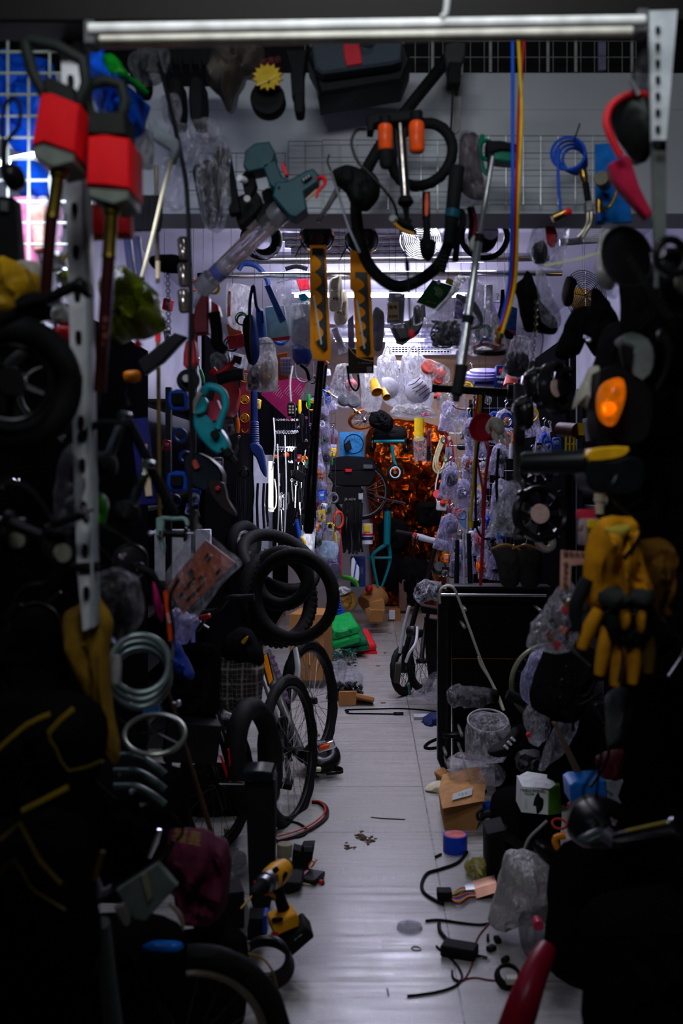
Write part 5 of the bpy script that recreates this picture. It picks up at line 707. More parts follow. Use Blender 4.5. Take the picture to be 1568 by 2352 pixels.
one('yellow_frame_tool', 'yellow frame tools standing under the yellow bucket', 'tool', *[(tube([(1300+i*9, 1003, 3.8), (1299+i*9, 1042, 3.8)], 2.6, 1), YE) for i in range(3)], (tube([(1298, 1020, 3.8), (1322, 1020, 3.8)], 2, 1), YE))
t = T('yellow_strap', 'flat yellow measuring strap hanging on the right rack', 'strap', 1105, 895, 4.0); part('strap', t, tube([(1105, 893, 4.0), (1098, 960, 4.0), (1090, 1060, 4.0), (1085, 1140, 4.0), (1081, 1200, 4.0)], 5.5, 4, 8, sq=.4), m('d8c020', .45)); part('red_cord', t, tube([(1100, 895, 4.0), (1092, 950, 4.0), (1090, 990, 4.0)], 3, 3), m('d0281c', .5, sc=200, va=.6)); part('tip', t, lathe((1081, 1200, 4.0), (1080, 1212, 4.0), [(0, 6), (1, 4)]), YE)
for pts, mt, r, lb in (([(1125, 1025), (1115, 1100), (1110, 1200), (1106, 1290), (1103, 1345)], m('a01c34', .6, sc=150, va=.6), 4, 'dark red braided rope hanging to the top of the folding cart'), ([(1110, 900), (1104, 980), (1094, 1060), (1092, 1150), (1094, 1210), (1108, 1235), (1125, 1238)], BK, 3, 'black cable curving at the foot of the yellow strap'), ([(1094, 1040), (1100, 1080), (1108, 1130), (1106, 1190)], m('b8301c', .6, sc=150, va=.6), 2.6, 'thin orange braided cord near the red rope'), ([(1145, 1030), (1140, 1120), (1148, 1210)], BK, 3.5, 'black strap hanging right of the red rope')): one('cord', lb, 'cord', tube([(*p, 3.9) for p in pts], r, 5, 8), mt)
t = zipbag('tall clear bag of steel screws hanging left of the lower fan', 1178, 1105, 3.3, 60, 126, 14, None, CL); t = T('screw_heap', 'pale steel screws filling the tall clear bag', 'screws', 1155, 1225, 3.3); g = ([], [])
for i in range(220):
    f = RN.random()**.7; y = 1150+74*f; x = 1176-(y-1105)*.25+RN.uniform(-18, 18)*(.6+f*.6); a = RN.uniform(0, 3.14); g = join(g, tube([(x, y, 3.3+RN.uniform(-.015, .015)), (x+6*math.cos(a), y+5*math.sin(a), 3.3+RN.uniform(-.015, .015))], .9, 1, 4))
part('screws', t, g, m('b4b2ac', .35, .6), kind='stuff'); t['kind'] = 'stuff'
for c, w_ in (((1168, 1297), 40), ((1214, 1298), 40)):
    x, y = c; t = T('canvas_pouch', 'grey brown canvas pouch with mustard rim, '+('left' if x < 1200 else 'right')+' of the pair above the cart', 'pouch', x, 1340, 3.7); part('pouch', t, puff([(x-38, y-38), (x-5, y-46), (x+26, y-36), (x+30, y+10), (x+20, y+48), (x-16, y+48), (x-28, y)], 3.7, .06, .4), m('2e2a28', .8)); part('rim', t, tube([(x-38, y-37, 3.68), (x-18, y-45, 3.67), (x, y-46, 3.67), (x+26, y-34, 3.68)], 1.8), m('b07a1c', .6))
one('tape_roll', 'roll of cream plastic tape in film under the lower fan', 'roll', (torus(1252, 1245, 3.5, 17, 8, (.3, -1, .4), 36, 8, 1.2), m('a89c90', .5)), (torus(1252, 1245, 3.5, 24, 2, (.3, -1, .4), 36, 6, 3), CL))
t = T('torch_lamp', 'big black torch with yellow collar lying across the right side', 'torch', 1300, 1065, 1.95)
part('barrel', t, lathe((1200, 1064, 2.0), (1345, 1060, 1.95), [(0, 22), (.02, 25), (.96, 27), (1, 26)]), m('10161a', .35)); part('collar', t, slab([(1353, 1036), (1380, 1027), (1444, 1026), (1438, 1046), (1410, 1056), (1354, 1060)], 1.9, .09, 4, 2), m('e0a818', .4)); part('head', t, slab([(1350, 1060), (1410, 1058), (1440, 1048), (1480, 1060), (1480, 1120), (1440, 1138), (1372, 1130), (1350, 1112)], 1.9, .11, 6, 2), m('0c1214', .4))
t = T('turn_signal', 'amber turn signal lens with an added glow in a black housing', 'turn signal', 1400, 950, 2.0); part('housing', t, slab([(1380, 850), (1440, 846), (1500, 900), (1492, 1000), (1450, 1024), (1400, 1010), (1372, 985)], 2.0, .1, 5, 2), BK); part('lens', t, puff([(1378, 890), (1396, 872), (1430, 872), (1433, 920), (1418, 968), (1398, 980), (1376, 965), (1370, 925)], 1.97, .07, .3, 3), m('f07808', .15, tr=.4, em=.25, va=.7, sc=40, bu=.5, nm='amber_lens')); part('glow', t, disc(1398, 938, 1.95, 14, .02), m('ffb020', .3, em=1.3, bu=0, nm='amber_glow'))  # emission in lens and disc imitates light caught by the reflector
one('white_glove', 'limp white leather glove hanging left of the amber lens', 'glove', puff([(1352, 845), (1375, 842), (1372, 880), (1368, 930), (1350, 945), (1330, 930), (1314, 938), (1325, 900), (1340, 870)], 2.1, .05, .6), m('b8b4a8', .75))
one('silver_cover', 'grey and silver plastic cover with hollow front', 'cover', (slab([(1426, 775), (1452, 762), (1490, 778), (1504, 815), (1496, 860), (1462, 880), (1450, 850), (1458, 800), (1434, 790)], 2.0, .06, 5, 2), m('8a9494', .3, .3)), (slab([(1430, 792), (1456, 802), (1450, 850), (1440, 840)], 1.99, .04, 2), BK))
one('pipe_tee', 'cream plastic pipe tee standing above the packets', 'pipe tee', (lathe((1376, 1180, 2.2), (1378, 1134, 2.2), [(0, 11), (.6, 11), (.6, 14), (1, 14)]), m('d8ccb0', .5)), (lathe((1378, 1150, 2.2), (1405, 1150, 2.2), [(0, 9), (.4, 9), (.4, 12), (1, 12)]), m('d8ccb0', .5)))
t = T('hang_packet', 'packet with a pink header and yellow Chinese print', 'packet', 1345, 1170, 2.2); part('header', t, pbox(1346, 1181, 2.2, 44, 22, .01, -2), m('d0304c', .5)); part('pack', t, pbox(1350, 1220, 2.21, 42, 62, .03, -2), m('b4a0a8', .5)); part('yellow_panel', t, pbox(1360, 1222, 2.19, 22, 58, .006, -2), YE); part('print', t, text('如意', 1361, 1218, 2.183, 17), BK); part('print', t, text('安', 1361, 1236, 2.183, 15), BK)
t = T('handwritten_card', 'pink card with black handwriting hanging by the gloves', 'card', 1315, 1265, 2.35); part('card', t, slab([(1288, 1264), (1352, 1268), (1356, 1296), (1312, 1300), (1310, 1356), (1286, 1356)], 2.36, .006), m('d8a090', .6)); part('writing', t, text('锂电充电', 1318, 1272, 2.352, 13, 3), BK)
for i, s in enumerate('修车补胎'): part('writing', t, text(s, 1299, 1296+i*16, 2.352, 13), BK)
one('grey_hook_tool', 'teal grey cast hook tool below the handwritten card', 'tool', (puff([(1290, 1372), (1320, 1362), (1345, 1372), (1340, 1388), (1300, 1390)], 2.4, .05, .5), m('4a5c5c', .5)), (disc(1310, 1386, 2.38, 13, .04), m('8c6a1c', .4))); 
t = T('plumbing_pack', 'clear bag of red and black fittings left of the gloves', 'bag', 1270, 1340, 2.6); part('bag', t, puff([(1285, 1345), (1310, 1330), (1330, 1380), (1320, 1480), (1290, 1500), (1215, 1490), (1215, 1450), (1250, 1400)], 2.6, .14, .8), CL)
RN.seed(9)
for i, (x, y, c_) in enumerate(((1296, 1400, RD), (1270, 1430, BK), (1295, 1450, OR), (1262, 1460, m('7a3c1c', .4)), (1300, 1478, BKM), (1278, 1480, RD))): one('pipe_fitting', ('red', 'black', 'orange', 'brown', 'dark metal', 'small red')[i]+' pipe fitting inside the clear fittings bag', 'fitting', lathe((x-8, y-8, 2.6), (x+8, y+8, 2.6), [(0, 7), (.4, 7), (.4, 10), (1, 10)], 12), c_)
# folded cart panel, scooter, saddle, rim
t = T('folding_cart', 'tall black folded cart with a silver bar across its top', 'cart', 1135, 1765, 4.95)
part('deck', t, slab([(1035, 1349), (1262, 1351), (1262, 1700), (1150, 1760), (1040, 1740)], 4.93, .06, 3), m('0b0d10', .45, sc=120, bu=.5)); part('ledge', t, slab([(1026, 1346), (1264, 1347), (1264, 1353), (1026, 1353)], 4.82, .12, 1), BKM); part('left_rail', t, slab([(1006, 1375), (1014, 1350), (1036, 1350), (1036, 1740), (1026, 1768), (1012, 1764), (1004, 1745)], 4.84, .07, 3), BKG); part('post', t, lathe((1027, 1765, 4.82), (1027, 1355, 4.82), [(0, 6), (1, 6)]), BKM); part('silver_bar', t, lathe((1012, 1366, 4.80), (1254, 1368, 4.80), [(0, 3.5), (1, 3.5)]), ST); part('side_flap', t, slab([(1040, 1515), (1262, 1515), (1262, 1580), (1040, 1580)], 4.915, .012, 1), BK); part('orange_seam', t, tube([(1036, 1513, 4.9), (1120, 1513, 4.9), (1262, 1514, 4.9)], .8, 2, 5), m('a8641c', .5))
for x, y in ((1064, 1395), (1234, 1397), (1062, 1434), (1056, 1677), (1056, 1718), (1020, 1720), (1022, 1740)): part('rivet', t, disc(x, y, 4.82, 3.6, .2), m('7a7c78', .4))
part('lower_brace', t, pbox(1046, 1688, 4.8, 60, 10, .05), BKG)
t = T('white_cable', 'white cable looped over the folded cart', 'cable', 1040, 1350, 4.7); part('cable', t, tube([(1010, 1385, 4.75), (1010, 1358, 4.7), (1024, 1346, 4.68), (1042, 1352, 4.68), (1058, 1390, 4.7), (1080, 1450, 4.7), (1104, 1516, 4.7), (1125, 1560, 4.7), (1145, 1600, 4.68), (1157, 1632, 4.65)], 3, 6), m('c8c4b4', .5)); part('tail', t, tube([(1098, 1508, 4.68), (1104, 1528, 4.68), (1128, 1568, 4.68), (1154, 1630, 4.66)], 2.4, 4), m('c8c4b4', .5))
t = T('wrapped_saddle', 'black bicycle saddle wrapped in clear film in front of the cart', 'saddle', 1085, 1620, 4.6); part('saddle', t, puff([(1028, 1592), (1050, 1580), (1100, 1580), (1140, 1584), (1146, 1606), (1130, 1626), (1080, 1622), (1035, 1616)], 4.6, .13, .15), BK); part('film', t, puff([(1026, 1588), (1052, 1576), (1100, 1578), (1130, 1586), (1132, 1618), (1080, 1624), (1032, 1620)], 4.58, .16, .9), CLF)
t = T('wheel_rim', 'grey yellow bicycle rim standing behind the purple tinted bag', 'wheel rim', 1205, 1650, 4.6); part('rim', t, torus(1255, 1568, 4.6, 86, 6, (.25, -1, 0), 56, 8, 1.4), m('6a6a58', .4, .3)); part('spokes', t, spokes(1255, 1568, 4.6, 82, 6, 16, (.25, -1, 0), 1), ST)
t = T('folded_scooter', 'folded black electric bicycle standing on its two small wheels', 'folded bicycle', 950, 1596, 6.5)
WN = (.88, -.47, .1)
for x, y, R_, lb in ((925, 1540, 56, 0), (968, 1518, 72, 0)): wheel(t, x, y, dg(y+R_)+.0, R_, WN, 7, BKM, 20, BK, BKM)
part('frame_tube', t, tube([(962, 1375, 6.3), (945, 1440, 6.3), (930, 1500, 6.3), (925, 1540, 6.4)], 6, 3), BK); part('silver_strut', t, tube([(940, 1392, 6.2), (928, 1440, 6.2), (918, 1500, 6.2)], 4, 3), LG); part('white_stay', t, tube([(958, 1440, 6.15), (955, 1475, 6.1), (940, 1500, 6.1), (932, 1520, 6.15)], 3.4, 4), WH); part('carrier', t, slab([(965, 1392), (1010, 1400), (1010, 1414), (968, 1408)], 6.2, .16, 2), BKM)
part('battery_case', t, slab([(975, 1420), (1006, 1425), (1004, 1560), (985, 1560), (978, 1500)], 6.3, .08, 3), BK); part('pedal', t, pbox(913, 1545, 6.25, 14, 46, .05, 6), m('3a3a30', .5)); part('fork', t, tube([(985, 1400, 6.3), (975, 1450, 6.3), (968, 1518, 6.1)], 4.5, 3), BKM); part('kickstand', t, tube([(938, 1570, 6.2), (941, 1594, 6.3)], 3, 1), m('0a5c4a', .4)); part('crank', t, disc(945, 1450, 6.15, 12, .05, WN), BKM)
t = T('wrapped_seat', 'rounded black bicycle seat bundled in clear wrap at the top of the folded bicycle', 'seat', 984, 1375, 6.2); part('seat', t, puff([(952, 1350), (970, 1337), (1004, 1339), (1016, 1352), (1012, 1370), (985, 1376), (958, 1376)], 6.2, .2, .2), BK); part('wrap', t, puff([(949, 1350), (968, 1334), (1006, 1337), (1018, 1352), (1014, 1374), (984, 1380), (955, 1378)], 6.2, .26, 1.0), CL)
for x0, y0, x1, y1, lb in ((1050, 1240, 1048, 1348, 'left black pole rising behind the cart'), (1076, 1225, 1080, 1348, 'right black pole rising behind the cart'), (1064, 1225, 1066, 1348, 'pale striped pole rising behind the cart')): one('pole', lb, 'pole', lathe((x1, y1, 5.1), (x0, y0, 5.1), [(0, 6 if x0 != 1064 else 2.5), (1, 5 if x0 != 1064 else 2.5)]), BK if x0 != 1064 else LG)
one('plastic_sheet', 'clear crumpled plastic on the floor right of the folded bicycle wheels', 'plastic', puff([(960, 1590), (985, 1560), (1006, 1540), (1006, 1590), (995, 1610), (955, 1604)], 6.2, .2, 1.2, 4, fq=14), CL)
# floor items in the aisle
def fl(pts, r, mt, n=6, h=0):
    r *= .72
    return sweep([Vector((P(x, y, dg(y))[0], dg(y), r+h)) for x, y in cr(pts, n)], r, 7), mt
t = T('floor_strap', 'black strap looped across the aisle floor', 'strap', 900, 1636, dg(1636)); g1 = fl([(800, 1636), (796, 1632), (860, 1630), (920, 1629), (970, 1632), (1003, 1636)], .006, BKC); g2 = fl([(796, 1633), (800, 1640), (850, 1641), (915, 1642)], .006, BKC); part('strap', t, g1, g2); part('buckle', t, box((P(915, 1642, dg(1642))[0], dg(1642), .01), (.06, .03, .012)), BKM)
one('blue_black_bag', 'blue and black strapped pouch on the floor by the cart foot', 'pouch', puff([(955, 1668), (975, 1650), (1003, 1640), (1003, 1672), (975, 1680)], 5.9, .2, .8, 4), m('101c4c', .6)); one('strap_end', 'black looped strap end by the cart foot', 'strap', *[fl([(1003, 1700), (985, 1708), (975, 1718), (985, 1722), (1003, 1720)], .01, BKC)])
one('white_label_pack', 'white packet under the strap at the cart foot', 'packet', box((P(972, 1648, dg(1650))[0], dg(1650), .01), (.12, .08, .02)), LG)
for lb, pts, r, mt in (('short black pin on the tiles in the middle of the aisle', [(852, 1878), (880, 1881), (930, 1883)], .003, BK), ('small black tube piece beside the tile seam', [(1000, 1971), (1008, 1967), (1013, 1965)], .007, BK), ('small wire ring on the tiles by the lower right', [(944, 2180), (950, 2175), (962, 2177), (966, 2183), (955, 2184), (946, 2182)], .002, BKM), ('short dark screw near the bottom of the aisle', [(889, 2272), (892, 2288)], .003, BKM)): one('floor_scrap', lb, 'scrap', *[fl(pts, r, mt)])
one('clear_lid', 'clear plastic lid lying on the tiles', 'lid', _lathe(Vector((P(940, 2132, dg(2132))[0], dg(2132), .001)), Vector((P(940, 2132, dg(2132))[0], dg(2132), .02)), [(0, 30), (.5, 28), (.6, 12), (1, 8)], dg(2132)/F, 30), CL)
RN.seed(2)
t = T('dry_mud', 'dried brown crumbs on the aisle tiles', 'dirt', 825, 1930, dg(1930)); t['kind'] = 'stuff'; g = ([], [])
for i in range(70):
    x, y = RN.choice([(800, 1946), (826, 1918), (835, 1930), (850, 1931), (830, 1925)]); x += RN.gauss(0, 6); y += RN.gauss(0, 4); dd = dg(y); g = join(g, box((P(x, y, dd)[0], dd, .001), (RN.uniform(.003, .014), RN.uniform(.003, .014), .004), (0, 0, RN.uniform(0, 3)), 0))
part('crumbs', t, g, m('5a4a38', .9), kind='stuff')
for x, y in ((884, 1500), (868, 1530), (905, 1510), (896, 1455), (730, 1690), (880, 1615)): one('leaf_scrap', 'tiny dry scrap lying on the aisle tiles', 'scrap', box((P(x, y, dg(y))[0], dg(y), .003), (.03, .02, .006), (0, 0, x)), m('6a5a3c', .8), group='dry scraps on the aisle')
one('bubble_bag', 'white cone shaped paper bag on the floor by the cartons', 'bag', puff([(976, 1812), (1000, 1795), (1018, 1798), (1024, 1818), (1012, 1822)], 4.6, .1, .5, 3), m('c8c0a8', .6)); one('crushed_carton', 'crushed tan carton piece behind the labelled box', 'carton', pbox(1022, 1790, 4.75, 26, 38, .1, -20, 20), KR)
t = T('labelled_carton', 'brown cardboard carton with a white shipping label, on the floor', 'carton', 1063, 1915, 4.1); part('box', t, (slab([(1016, 1858), (1110, 1840), (1092, 1918), (1022, 1914)], 4.08, .26, 1.5), KR), (slab([(1016, 1858), (1026, 1818), (1116, 1797), (1111, 1840)], 4.10, .24, 1.5, sl=(0, -2.0)), m('a87848', .7)))
part('label', t, slab([(1040, 1824), (1086, 1808), (1083, 1826), (1038, 1838)], 4.098, .003, .3, sl=(0, -2.0)), LG); part('print', t, text('|| ||| ||', 1062, 1823, 4.085, 8, -16), BK)
t = T('tape_roll', 'roll of blue adhesive tape standing on the tiles', 'tape', 1045, 1964, dg(1955)); cc = Vector((P(1045, 1955, dg(1955))[0], dg(1955), 0)); part('tape', t, _lathe(cc, cc+Vector((0, 0, .065)), [(0, 26), (0, 28), (1, 28), (1, 25)], dg(1955)/F, 32), m('1438b4', .3)); part('core_print', t, _lathe(cc+Vector((0, 0, .0655)), cc+Vector((0, 0, .067)), [(0, 25), (1, 24)], dg(1955)/F, 32), m('c05a58', .5, sc=20, va=.6))
one('yellow_foil_bag', 'yellow plastic bag crumpled on the floor by the tape', 'bag', puff([(1064, 1990), (1080, 1974), (1110, 1972), (1124, 1988), (1115, 2004), (1108, 2020), (1085, 2012), (1070, 2002)], 3.62, .12, .9, 4), film('b0a830', .65))
t = T('motor_controller', 'finned pinkish controller with a bunch of coloured wires', 'controller', 1105, 2060, 3.45); 
for i in range(9): part('fin', t, slab([(1090+i*.5, 2045+i*2.6-3), (1140, 2028+i*2.6), (1140, 2030+i*2.6), (1091+i*.5, 2047+i*2.6-3)], 3.45-.006*i, .07, .3), m('a87a60', .4, .5))
part('end_plate', t, slab([(1070, 2044), (1090, 2042), (1097, 2066), (1086, 2064)], 3.45, .07), AL)
for i, c_ in enumerate((RD, YE, GR, BK, OR, DRD, BL, YE, RD, BK)):
    y = 2052+i*1.6; part('wire', t, *[fl([(1092, y+2), (1075, y-4+i), (1058, 2048+i*4), (1046, 2056+i*3), (1036, 2062+i*1.5)], .003, c_, 5, .01)])
part('plug', t, box((P(1020, 2067, dg(2067))[0], dg(2067), .02), (.05, .05, .03)), BK)
CB = [('long black cable curling out over the tile seam', [(1072, 1960), (1050, 1985), (1010, 2000), (980, 2010), (968, 2035), (975, 2055), (1000, 2072), (1018, 2080)], .008, BK), ('thin black and red lead crossing the tiles', [(977, 2118), (1010, 2116), (1060, 2123), (1100, 2127), (1122, 2124)], .006, BK), ('pinkish lead winding down the tiles', [(1122, 2124), (1100, 2150), (1088, 2180), (1084, 2215), (1068, 2248), (1056, 2256)], .004, m('6a1c28', .4)), ('forked black lead above the bottom tile line', [(1002, 2176), (1020, 2192), (1046, 2215), (1060, 2240), (1058, 2254), (1040, 2270), (1000, 2282), (935, 2291)], .005, BK), ('short black lead with bent end', [(1038, 2232), (1040, 2248), (1052, 2256), (1060, 2254)], .005, BK), ('thin red lead running right to the black coil', [(1062, 2252), (1090, 2247), (1120, 2252), (1140, 2254)], .003, DRD), ('striped black lead entering the black adapter', [(1008, 2125), (1010, 2142), (1024, 2160), (1040, 2176)], .009, BK), ('black lead leaving the adapter to the right', [(1078, 2196), (1100, 2200), (1118, 2204)], .007, BK), ('curled black lead under the carton', [(1116, 1820), (1085, 1830), (1076, 1855), (1092, 1895)], .009, BK)]
for lb, pts, r, mt in CB: one('cable', lb, 'cable', *[fl(pts, r, mt)])
t = T('power_adapter', 'black flat adapter lying on the tiles near the bottom', 'adapter', 1055, 2200, dg(2190)); part('box', t, box((P(1055, 2188, dg(2195))[0], dg(2195), .018), (.105, .06, .034), (0, 0, -.35), .004), BK)
one('black_coil', 'coiled black cable with a white plug at the lower right', 'cable', *[(torus(1168, 2246-i*3, dg(2262), 30-i*2, 4, (.1, -.5, .85), 36, 7), BK) for i in range(4)], (pbox(1175, 2250, dg(2275), 28, 14, .03), m('b8b4a8', .5)))
for x, y, w_ in ((1120, 2160, 6), (1142, 2164, 14), (1128, 2184, 16), (1160, 2210, 12)): one('floor_scrap', 'small dark plastic scrap on the tiles right of the adapter', 'scrap', box((P(x, y, dg(y))[0], dg(y), .008), (w_*dg(y)/F, .03, .016), (0, 0, x*.3)), BK, group='scraps right of the adapter')
one('torn_wrapper', 'small torn clear wrapper on the tiles below the adapter', 'wrapper', puff([(1092, 2205), (1122, 2200), (1138, 2222), (1134, 2248), (1104, 2244)], 2.98, .04, .8), CL)
# ================================================================ LEFT SIDE, MIDDLE DISTANCE: tyres and bicycles
def tyre(lab, x, y, d, R_, r, n, knob=.12, sq=1.0): t = one('bicycle_tyre', lab, 'tyre', torus(x, y, d, R_, r, n, 168, 16, sq, knob*1.3), BK); return t
tyre('tyre lying almost flat on top of the hanging tyres', 640, 1290, 5.4, 88, 14, (.45, -.55, .8), .1)
tyre('thick knobbly tyre, leftmost of the hanging pair', 640, 1372, 5.2, 98, 15, (.75, -.7, .15), .2); tyre('largest tyre of the group, leaning with its ring facing the aisle', 676, 1368, 4.8, 96, 13, (-.35, -1, .05), .1)
tyre('slimmer tyre nested just behind the largest one', 672, 1376, 4.95, 94, 11, (-.30, -1, .12)); tyre('smaller tyre held inside the ring of the largest tyre', 648, 1328, 5.1, 60, 15, (-.2, -1, .1), .05)
t = T('hub_motor_wheel', 'wheel with silver hub behind the hanging tyres', 'wheel', 560, 1260, 6.0); part('tyre', t, torus(560, 1248, 6.0, 38, 15, (.8, -.6, 0), 44, 10), BK); part('rim', t, torus(562, 1248, 5.95, 26, 4, (.8, -.6, 0), 36, 8), ST); part('hub', t, disc(566, 1250, 5.9, 16, .1, (.8, -.6, 0)), AL)
t = T('bicycle', 'silver grey mountain bicycle with pink lettering leaning at the left of the aisle', 'bicycle', 680, 1895, 4.3)
SG = m('6c6c70', .35, .3, nm='silver_paint'); WNL = (.93, -.36, .12)
wheel(t, 664, 1725, 4.25, 172, (.95, -.27, .07), 11, BKM, 30, BK, AL, .15, 9)
part('down_tube', t, tube([(600, 1500, 4.7), (635, 1590, 4.6), (660, 1650, 4.5), (690, 1720, 4.4)], [12, 11, 9, 9], 4, 12), SG); part('seat_stay', t, tube([(598, 1540, 4.6), (622, 1610, 4.5), (645, 1700, 4.4), (668, 1800, 4.3)], 6, 4), SG)
part('top_tube', t, tube([(612, 1495, 4.8), (640, 1560, 4.75), (655, 1610, 4.7)], 9, 3, 12), SG)
for i in range(7): part('pink_letter', t, slab([(619+i*6.5, 1508+i*17), (630+i*6, 1504+i*17), (632+i*6, 1512+i*17), (621+i*6.5, 1516+i*17)], 4.66-.02*i, .004, .4), m('b070b8', .4))
part('crank', t, disc(650, 1672, 4.35, 26, .02, WNL, None), BKM); part('crank_arm', t, tube([(652, 1672, 4.3), (660, 1720, 4.25), (668, 1748, 4.22)], 5, 2), BKM); part('pedal', t, pbox(655, 1800, 4.2, 34, 14, .08, 10), BK)
part('fender', t, tube([(678, 1490, 4.6), (684, 1540, 4.5), (676, 1595, 4.45), (668, 1612, 4.45)], [7, 9, 8, 4], 5, 8, sq=.5), LG)
t = T('amber_reflector', 'amber reflector strip fixed beside the plaid bag', 'reflector', 612, 1570, 4.4); part('lens', t, slab([(602, 1512), (612, 1502), (626, 1562), (618, 1572)], 4.36, .02, 1.5), m('f08a10', .2, em=.12, nm='amber_reflector')); part('frame', t, tube([(600, 1508, 4.37), (614, 1500, 4.37), (628, 1562, 4.37), (616, 1576, 4.37), (600, 1508, 4.37)], 1.6, 1), BKM)  # slight emission put into the lens for reflected light
t = T('bicycle_wheel', 'large spoked bicycle wheel farther along the left of the aisle', 'wheel', 710, 1750, 5.0); wheel(t, 712, 1610, 5.05, 140, (.93, -.36, .10), 11, BKM, 32, BK, AL, .12, 8); part('tyre_lettering', t, text('CLUZIN', 693, 1527, 4.92, 14, 65), LG)
t = T('rear_fender_reflector', 'square orange tail reflector in a chrome frame over the small wheel', 'reflector', 748, 1725, 4.7); part('frame', t, pbox(749, 1713, 4.7, 42, 18, .04, -18), CH); part('lens', t, pbox(745, 1716, 4.67, 24, 9, .02, -18), m('d0481c', .25, em=.06, nm='tail_lens'))  # unlit reflector; faint emission in the lens imitates reflected light
t = T('scooter_wheel', 'fat glossy black scooter wheel lying by the aisle', 'wheel', 740, 1760, 4.85); part('tyre', t, (torus(738, 1738, 4.85, 26, 19, (.12, -.5, .85), 44, 12), BKG), (disc(738, 1738, 4.85, 26, .05, (.12, -.5, .85)), BK))
t = T('cable_bundle', 'tied bundle of black cable with a cream plug under the small wheel', 'cable', 755, 1775, 4.8); part('loops', t, *[(tube([(725, 1770+i*2, 4.85), (750, 1764+i*2, 4.8), (780, 1762+i*3, 4.8), (784, 1772+i, 4.78), (750, 1776+i, 4.75)], 2, 5), BK) for i in range(4)]); part('plug', t, pbox(730, 1767, 4.75, 14, 9, .03), m('c8c09c', .5))
t = T('plaid_bag', 'black bag with white and red plaid weave hanging on the handlebars', 'bag', 550, 1640, 4.3)
def plaid():
    M = bpy.data.materials.new('plaid_cloth'); M.use_nodes = True; nt = M.node_tree; b = nt.nodes['Principled BSDF']; tc = nt.nodes.new('ShaderNodeTexCoord'); prev = None
    for ax, sc_ in (('X', 1), ('Z', 1)):
        for f, th, in ((16, .93), (48, .965)):
            wv = nt.nodes.new('ShaderNodeTexWave'); wv.bands_direction = ax; wv.inputs['Scale'].default_value = f/6.28*2; wv.inputs['Distortion'].default_value = .3; nt.links.new(tc.outputs['Object'], wv.inputs[0])
            g = nt.nodes.new('ShaderNodeMath'); g.operation = 'GREATER_THAN'; g.inputs[1].default_value = th; nt.links.new(wv.outputs['Fac'], g.inputs[0])
            if prev: a = nt.nodes.new('ShaderNodeMath'); a.operation = 'ADD'; nt.links.new(prev.outputs[0], a.inputs[0]); nt.links.new(g.outputs[0], a.inputs[1]); prev = a
            else: prev = g
    s = nt.nodes.new('ShaderNodeMath'); s.operation = 'MULTIPLY'; s.inputs[1].default_value = .5; nt.links.new(prev.outputs[0], s.inputs[0])
    mx = nt.nodes.new('ShaderNodeMix'); mx.data_type = 'RGBA'; mx.inputs[6].default_value = (.012, .01, .01, 1); mx.inputs[7].default_value = (.17, .14, .13, 1); nt.links.new(s.outputs[0], mx.inputs[0]); nt.links.new(mx.outputs[2], b.inputs[0]); b.inputs['Roughness'].default_value = .9; return M
part('bag', t, puff([(500, 1510), (540, 1500), (600, 1520), (604, 1560), (594, 1630), (560, 1644), (520, 1632), (488, 1600), (490, 1550)], 4.3, .16, .4), plaid()); part('top_cloth', t, puff([(515, 1470), (560, 1440), (600, 1480), (606, 1525), (560, 1530), (510, 1520)], 4.32, .16, .5), BKC); part('yellow_print', t, slab([(553, 1474), (566, 1462), (570, 1464), (560, 1480)], 4.22, .01, 1, 2), m('c8a018', .5))
t = T('bicycle', 'black bicycle with red stripe leaning in the dark lower left', 'bicycle', 520, 1850, 3.7)
part('fork', t, tube([(470, 1640, 3.8), (478, 1720, 3.75), (500, 1800, 3.7), (516, 1860, 3.7)], [9, 9, 7, 5], 4, 10), BKG); part('red_stripe', t, slab([(502, 1734), (508, 1738), (530, 1792), (524, 1796)], 3.55, .01, 1), m('c01828', .4)); part('frame_tube', t, tube([(490, 1620, 3.8), (530, 1760, 3.7), (545, 1790, 3.7)], 10, 2, 10), BKG)
part('red_stripe', t, slab([(522, 1720), (526, 1722), (530, 1760), (526, 1762)], 3.54, .01, 1), m('c01828', .4)); wheel(t, 500, 1800, 3.85, 150, (.9, -.4, .1), 10, BKM, 24, BK, BKM); part('pedal_axle', t, tube([(505, 1798, 3.5), (560, 1799, 3.45)], 4, 1), CH)
t = T('scooter_column', 'broad black upright folded scooter column with glossy cap', 'scooter', 597, 2150, 3.3); part('column', t, slab([(562, 1790), (632, 1790), (626, 2060), (600, 2150), (572, 2060)], 3.3, .09, 5), BK); part('cap', t, slab([(556, 1776), (580, 1772), (622, 1775), (626, 1788), (620, 1796), (566, 1796)], 3.28, .12, 4, 2), m('15181c', .2)); part('edge_strip', t, tube([(630, 1790, 3.28), (632, 1900, 3.28), (630, 2000, 3.28)], 2.5, 2), m('3a3c40', .3, .5))
one('motorcycle_tyre', 'fat black tyre crossing behind the scooter column', 'tyre', torus(585, 1740, 3.75, 110, 24, (.96, -.25, .15), 60, 12, 1, .1), BK)
t = T('rubber_hose', 'black hose with red stripe curving onto the tiles', 'hose', 700, 1930, dg(1930)); part('hose', t, fl([(636, 1936), (680, 1924), (720, 1905), (748, 1882), (750, 1862), (735, 1848), (716, 1846)], .012, m('3a1416', .35))); part('stripe', t, fl([(636, 1932), (680, 1920), (718, 1902), (743, 1880), (746, 1864), (733, 1851), (717, 1849)], .005, m('b8402c', .4), 6, .016)); part('inner_hose', t, fl([(640, 1886), (680, 1892), (702, 1905), (704, 1914), (690, 1924), (650, 1930)], .007, BK))
